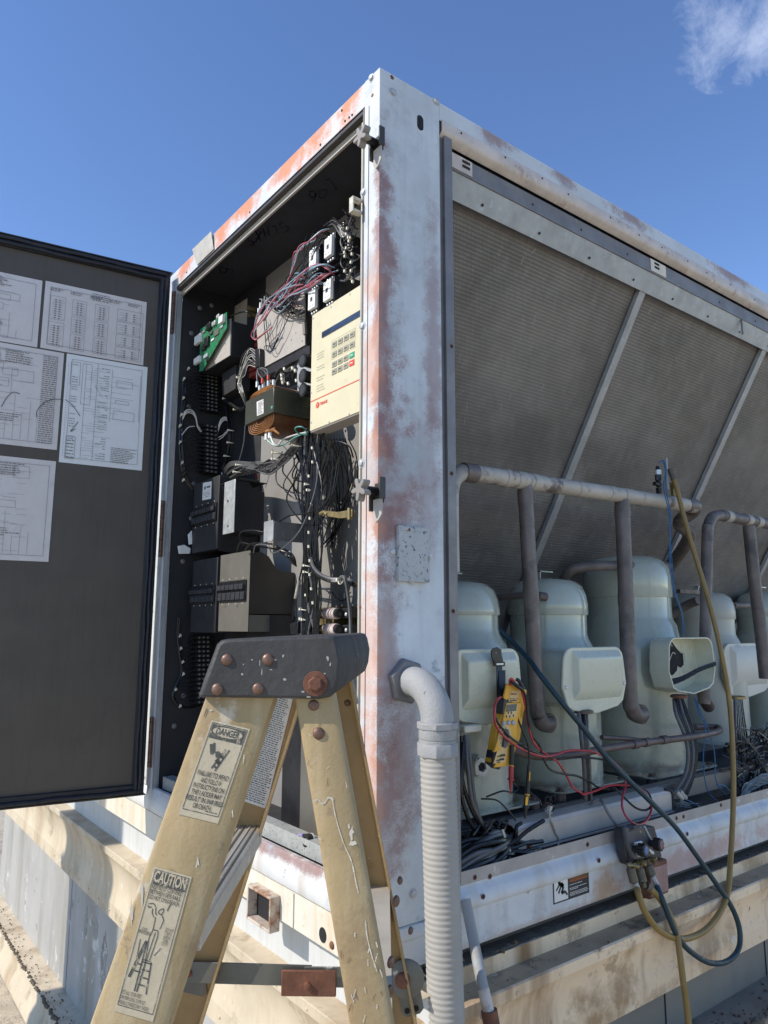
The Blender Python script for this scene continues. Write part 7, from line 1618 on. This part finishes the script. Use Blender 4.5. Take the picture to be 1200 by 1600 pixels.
pr2 = T('test_probe', 'black test probe with yellow stripe hanging down to the gray trough', 'test probe', AY(820, 1270, .03))
MB().tube(curve([AY(*c5(500, 560, .04)), AY(*c5(540, 660, .035)), AY(*c5(575, 750, .03)), AY(*c5(585, 850, .03)), AY(*c5(583, 930, .03))], 6), .0028, 8).build('cable', 'wire', pr2)
probe_seg(pr2, (c5(583, 900, .03), c5(572, 1110, .03)), .0042, .0072, 'blk', 'sleeve'); probe_seg(pr2, (c5(572, 1110, .03), c5(571, 1120, .03)), .0074, .0074, 'meter_y', 'ring'); probe_seg(pr2, (c5(571, 1120, .03), c5(563, 1195, .03)), .0066, .0060, 'blk', 'grip')
probe_seg(pr2, (c5(562, 1195, .03), c5(560, 1210, .03)), .0095, .0095, 'blk', 'guard'); probe_seg(pr2, (c5(560, 1210, .03), c5(555, 1285, .03)), .0058, .0030, 'blk', 'nose')
MB().prism([AY(*c5(x, y, .0232)) for x, y in ((560, 1130), (580, 1130), (573, 1192), (556, 1192))], (0, -.0006, 0)).build('yellow_stripe', 'meter_y', pr2)
MB().prism([AY(*c5(x, y, .0225)) for x, y in ((587, 950), (594, 950), (590, 1015), (583, 1015))], (0, -.0006, 0)).build('yellow_stripe', 'meter_y', pr2)

# ================================================================= manifold gauge and hoses
mg = T('manifold_gauge', 'charcoal digital manifold gauge with two star knobs hooked on the bottom rail', 'manifold gauge', AY(995, 1330, -.05))
c7 = lambda x, y: (960+x/12, 1280+y/12)
yg = -.045
def gp(pts, d0, d1, name, m, bevel=.002, par=None): return MB().prism([AY(*c7(*p), yg-d0) for p in pts], (0, -(d1-d0), 0)).build(name, m, par or mg, bevel=bevel)
gp([(0, 130), (110, 110), (560, 90), (640, 370), (700, 660), (560, 700), (240, 800), (95, 825), (20, 600), (-15, 300)], -.035, 0, 'rear_shell', 'gauge', .004)
gp([(110, 130), (460, 95), (560, 360), (690, 640), (600, 690), (380, 740), (270, 740), (180, 480)], 0, .016, 'front_housing', 'gauge_lt', .005)
gp([(470, 105), (500, 105), (640, 380), (610, 390)], .004, .018, 'edge_trim', 'galv', .001)
gp([(270, 155), (460, 110), (470, 165), (285, 235)], .016, .018, 'top_window', 'gauge', .001)
gp([(300, 160), (350, 145), (365, 180), (315, 195)], .018, .020, 'hook_loop', 'hole', .001)
gp([(345, 420), (480, 395), (545, 640), (460, 700), (400, 690)], .016, .024, 'valve_block', 'silver', .002)
gp([(580, 520), (690, 600), (700, 650), (640, 640)], .010, .020, 'lower_bracket', 'silver', .002)
dome_part('indicator', AY(*c7(482, 240), yg-.016), (0, -1, 0), .0042, .002, 'brass', mg)
def star(cx, cy, m, r=.0165):
    c = AY(*c7(cx, cy), yg-.020); dv_ = Vector((.10, -1, .10)).normalized(); u_ = dv_.cross(UP).normalized(); w_ = dv_.cross(u_)
    MB().cyl(c, c+dv_*.020, .0105, 18).build('stem', 'blk', mg)
    pts = []
    for k in range(60): a = 2*math.pi*k/60; rr = r*(1+.09*math.cos(8*a)); pts.append(c+dv_*.012+(u_*math.cos(a)+w_*math.sin(a))*rr)
    kb = MB().prism(pts, dv_*.022, True).build('star_knob', 'blk', mg, bevel=.0012)
    MB().lathe([(r*.66, 0), (r*.66, .0015), (r*.5, .002)], c+dv_*.034, dv_, 24).build('knob_insert', m, kb)
star(385, 560, 'blue_cap'); star(675, 455, 'maroon_cap')
for (x0_, y0_, x1_, y1_) in ((250, 850, 470, 880), (430, 800, 590, 830), (630, 740, 790, 765)):
    a = AY(*c7(x0_, y0_), yg-.005); b = AY(*c7(x1_, y1_), yg-.03); d_ = (b-a)
    MB().cyl(a, b, .0062, 14).cyl(a+d_*.55, a+d_*.72, .0085, 6).cyl(a+d_*.8, b, .0080, 14, .0072).build('port_cap', 'brass', mg)
for qa, qb in (((260, 800), (310, 960)), ((450, 780), (480, 940)), ((620, 740), (655, 890))): MB().tube([AY(*c7(*qa), yg-.005), AY(*c7(*qb), yg-.01)], .0085, 12).build('port', 'brass_dk', mg)
for (x0_, y0_, x1_, y1_, r_) in ((300, 920, 370, 1190, .0125), (470, 930, 530, 1180, .0125), (640, 880, 710, 1060, .0125)):
    MB().cyl(AY(*c7(x0_, y0_), yg-.01), AY(*c7(x1_, y1_), yg-.02), r_, 18).build('knurled_nut', 'brass_dk', mg)
MB().cyl(AY(*c7(385, 1190), yg-.02), AY(*c7(450, 1350), yg-.025), .0085, 8).build('hose_ferrule', 'galv', mg); MB().cyl(AY(*c7(705, 1060), yg-.02), AY(*c7(790, 1220), yg-.025), .0085, 8).build('hose_ferrule', 'galv', mg)
MB().cyl(AY(*c7(530, 1180), yg-.018), AY(*c7(560, 1270), yg-.02), .008, 10).cyl(AY(*c7(590, 1250), yg-.02), AY(*c7(700, 1330), yg-.025), .012, 16).build('elbow_fitting', 'brass_dk', mg)
def hose(pts, m, label, r=.0088):
    t = T('service_hose', label, 'hose', AY(*pts[0])); MB().tube(curve([AY(*p) for p in pts], 9), r, 14).build('hose', m, t); return t
hy = hose([(1050, 737, .15), (1052, 745, .14), (1058, 765, .13), (1068, 805, .11), (1082, 855, .08), (1099, 910, .05), (1113, 960, .02), (1126, 1015, -.005), (1136, 1070, -.02), (1142, 1120, -.03), (1145, 1180, -.04), (1146, 1240, -.05), (1144, 1300, -.06), (1141, 1350, -.075), (1137, 1395, -.09), (1122, 1430, -.10), (1098, 1456, -.105), (1065, 1467, -.105), (1032, 1455, -.10), (1008, 1425, -.09), (998, 1398, -.08), (996, 1388, -.072)], 'hose_y', 'long yellow service hose falling from the header pipe and looping back up to the gauge')
MB().cyl(AY(1047, 733, .15), AY(1053, 750, .138), .0105, 14).build('hose_end', 'brass_dk', hy)
hose([(1016, 1389, -.072), (1026, 1398, -.08), (1040, 1418, -.09), (1051, 1440, -.10), (1058, 1462, -.11), (1062, 1490, -.12), (1067, 1530, -.13), (1074, 1580, -.14), (1079, 1640, -.15), (1083, 1720, -.16), (1085, 1800, -.18)], 'hose_y', 'second yellow hose running straight down out of the picture from the gauge')
hose([(760, 962, .28), (778, 982, .24), (800, 1003, .20), (826, 1030, .13), (845, 1056, .08), (880, 1100, .03), (915, 1142, .01), (950, 1186, -.005), (985, 1222, -.02), (1020, 1256, -.035), (1055, 1292, -.05), (1085, 1332, -.065), (1115, 1375, -.08), (1142, 1415, -.10), (1155, 1450, -.11), (1154, 1482, -.115), (1136, 1502, -.115), (1108, 1504, -.115), (1078, 1486, -.112), (1060, 1465, -.11), (1048, 1440, -.104), (1036, 1408, -.095), (1026, 1384, -.075)], 'hose_b', 'teal service hose running diagonally across the compressors and looping below the rail', .0078)

# ================================================================= unseen blocker added out of view to throw the shadow on the curb
nb = T('exhaust_duct', 'galvanised rectangular exhaust duct standing on the roof left of the chiller', 'duct', (-2.9, 3.2, -.1))
nx0 = -2.9; tn = math.tan(R_(180-SUN_AZ))
ya_, yb_ = 1.985+2.9*tn, 2.62+2.9*tn
MB().box((nx0-.3, ya_, -.1), (nx0, yb_, 4.4)).build('duct_shaft', 'galv', nb)
for z in (.8, 1.9, 3.0, 4.1): MB().box((nx0-.33, ya_-.004, z), (nx0+.03, yb_+.03, z+.04)).build('flange', 'galv_dk', nb)
MB().box((nx0-.36, ya_-.03, 4.4), (nx0+.06, yb_+.06, 4.45)).build('cap', 'galv_dk', nb)
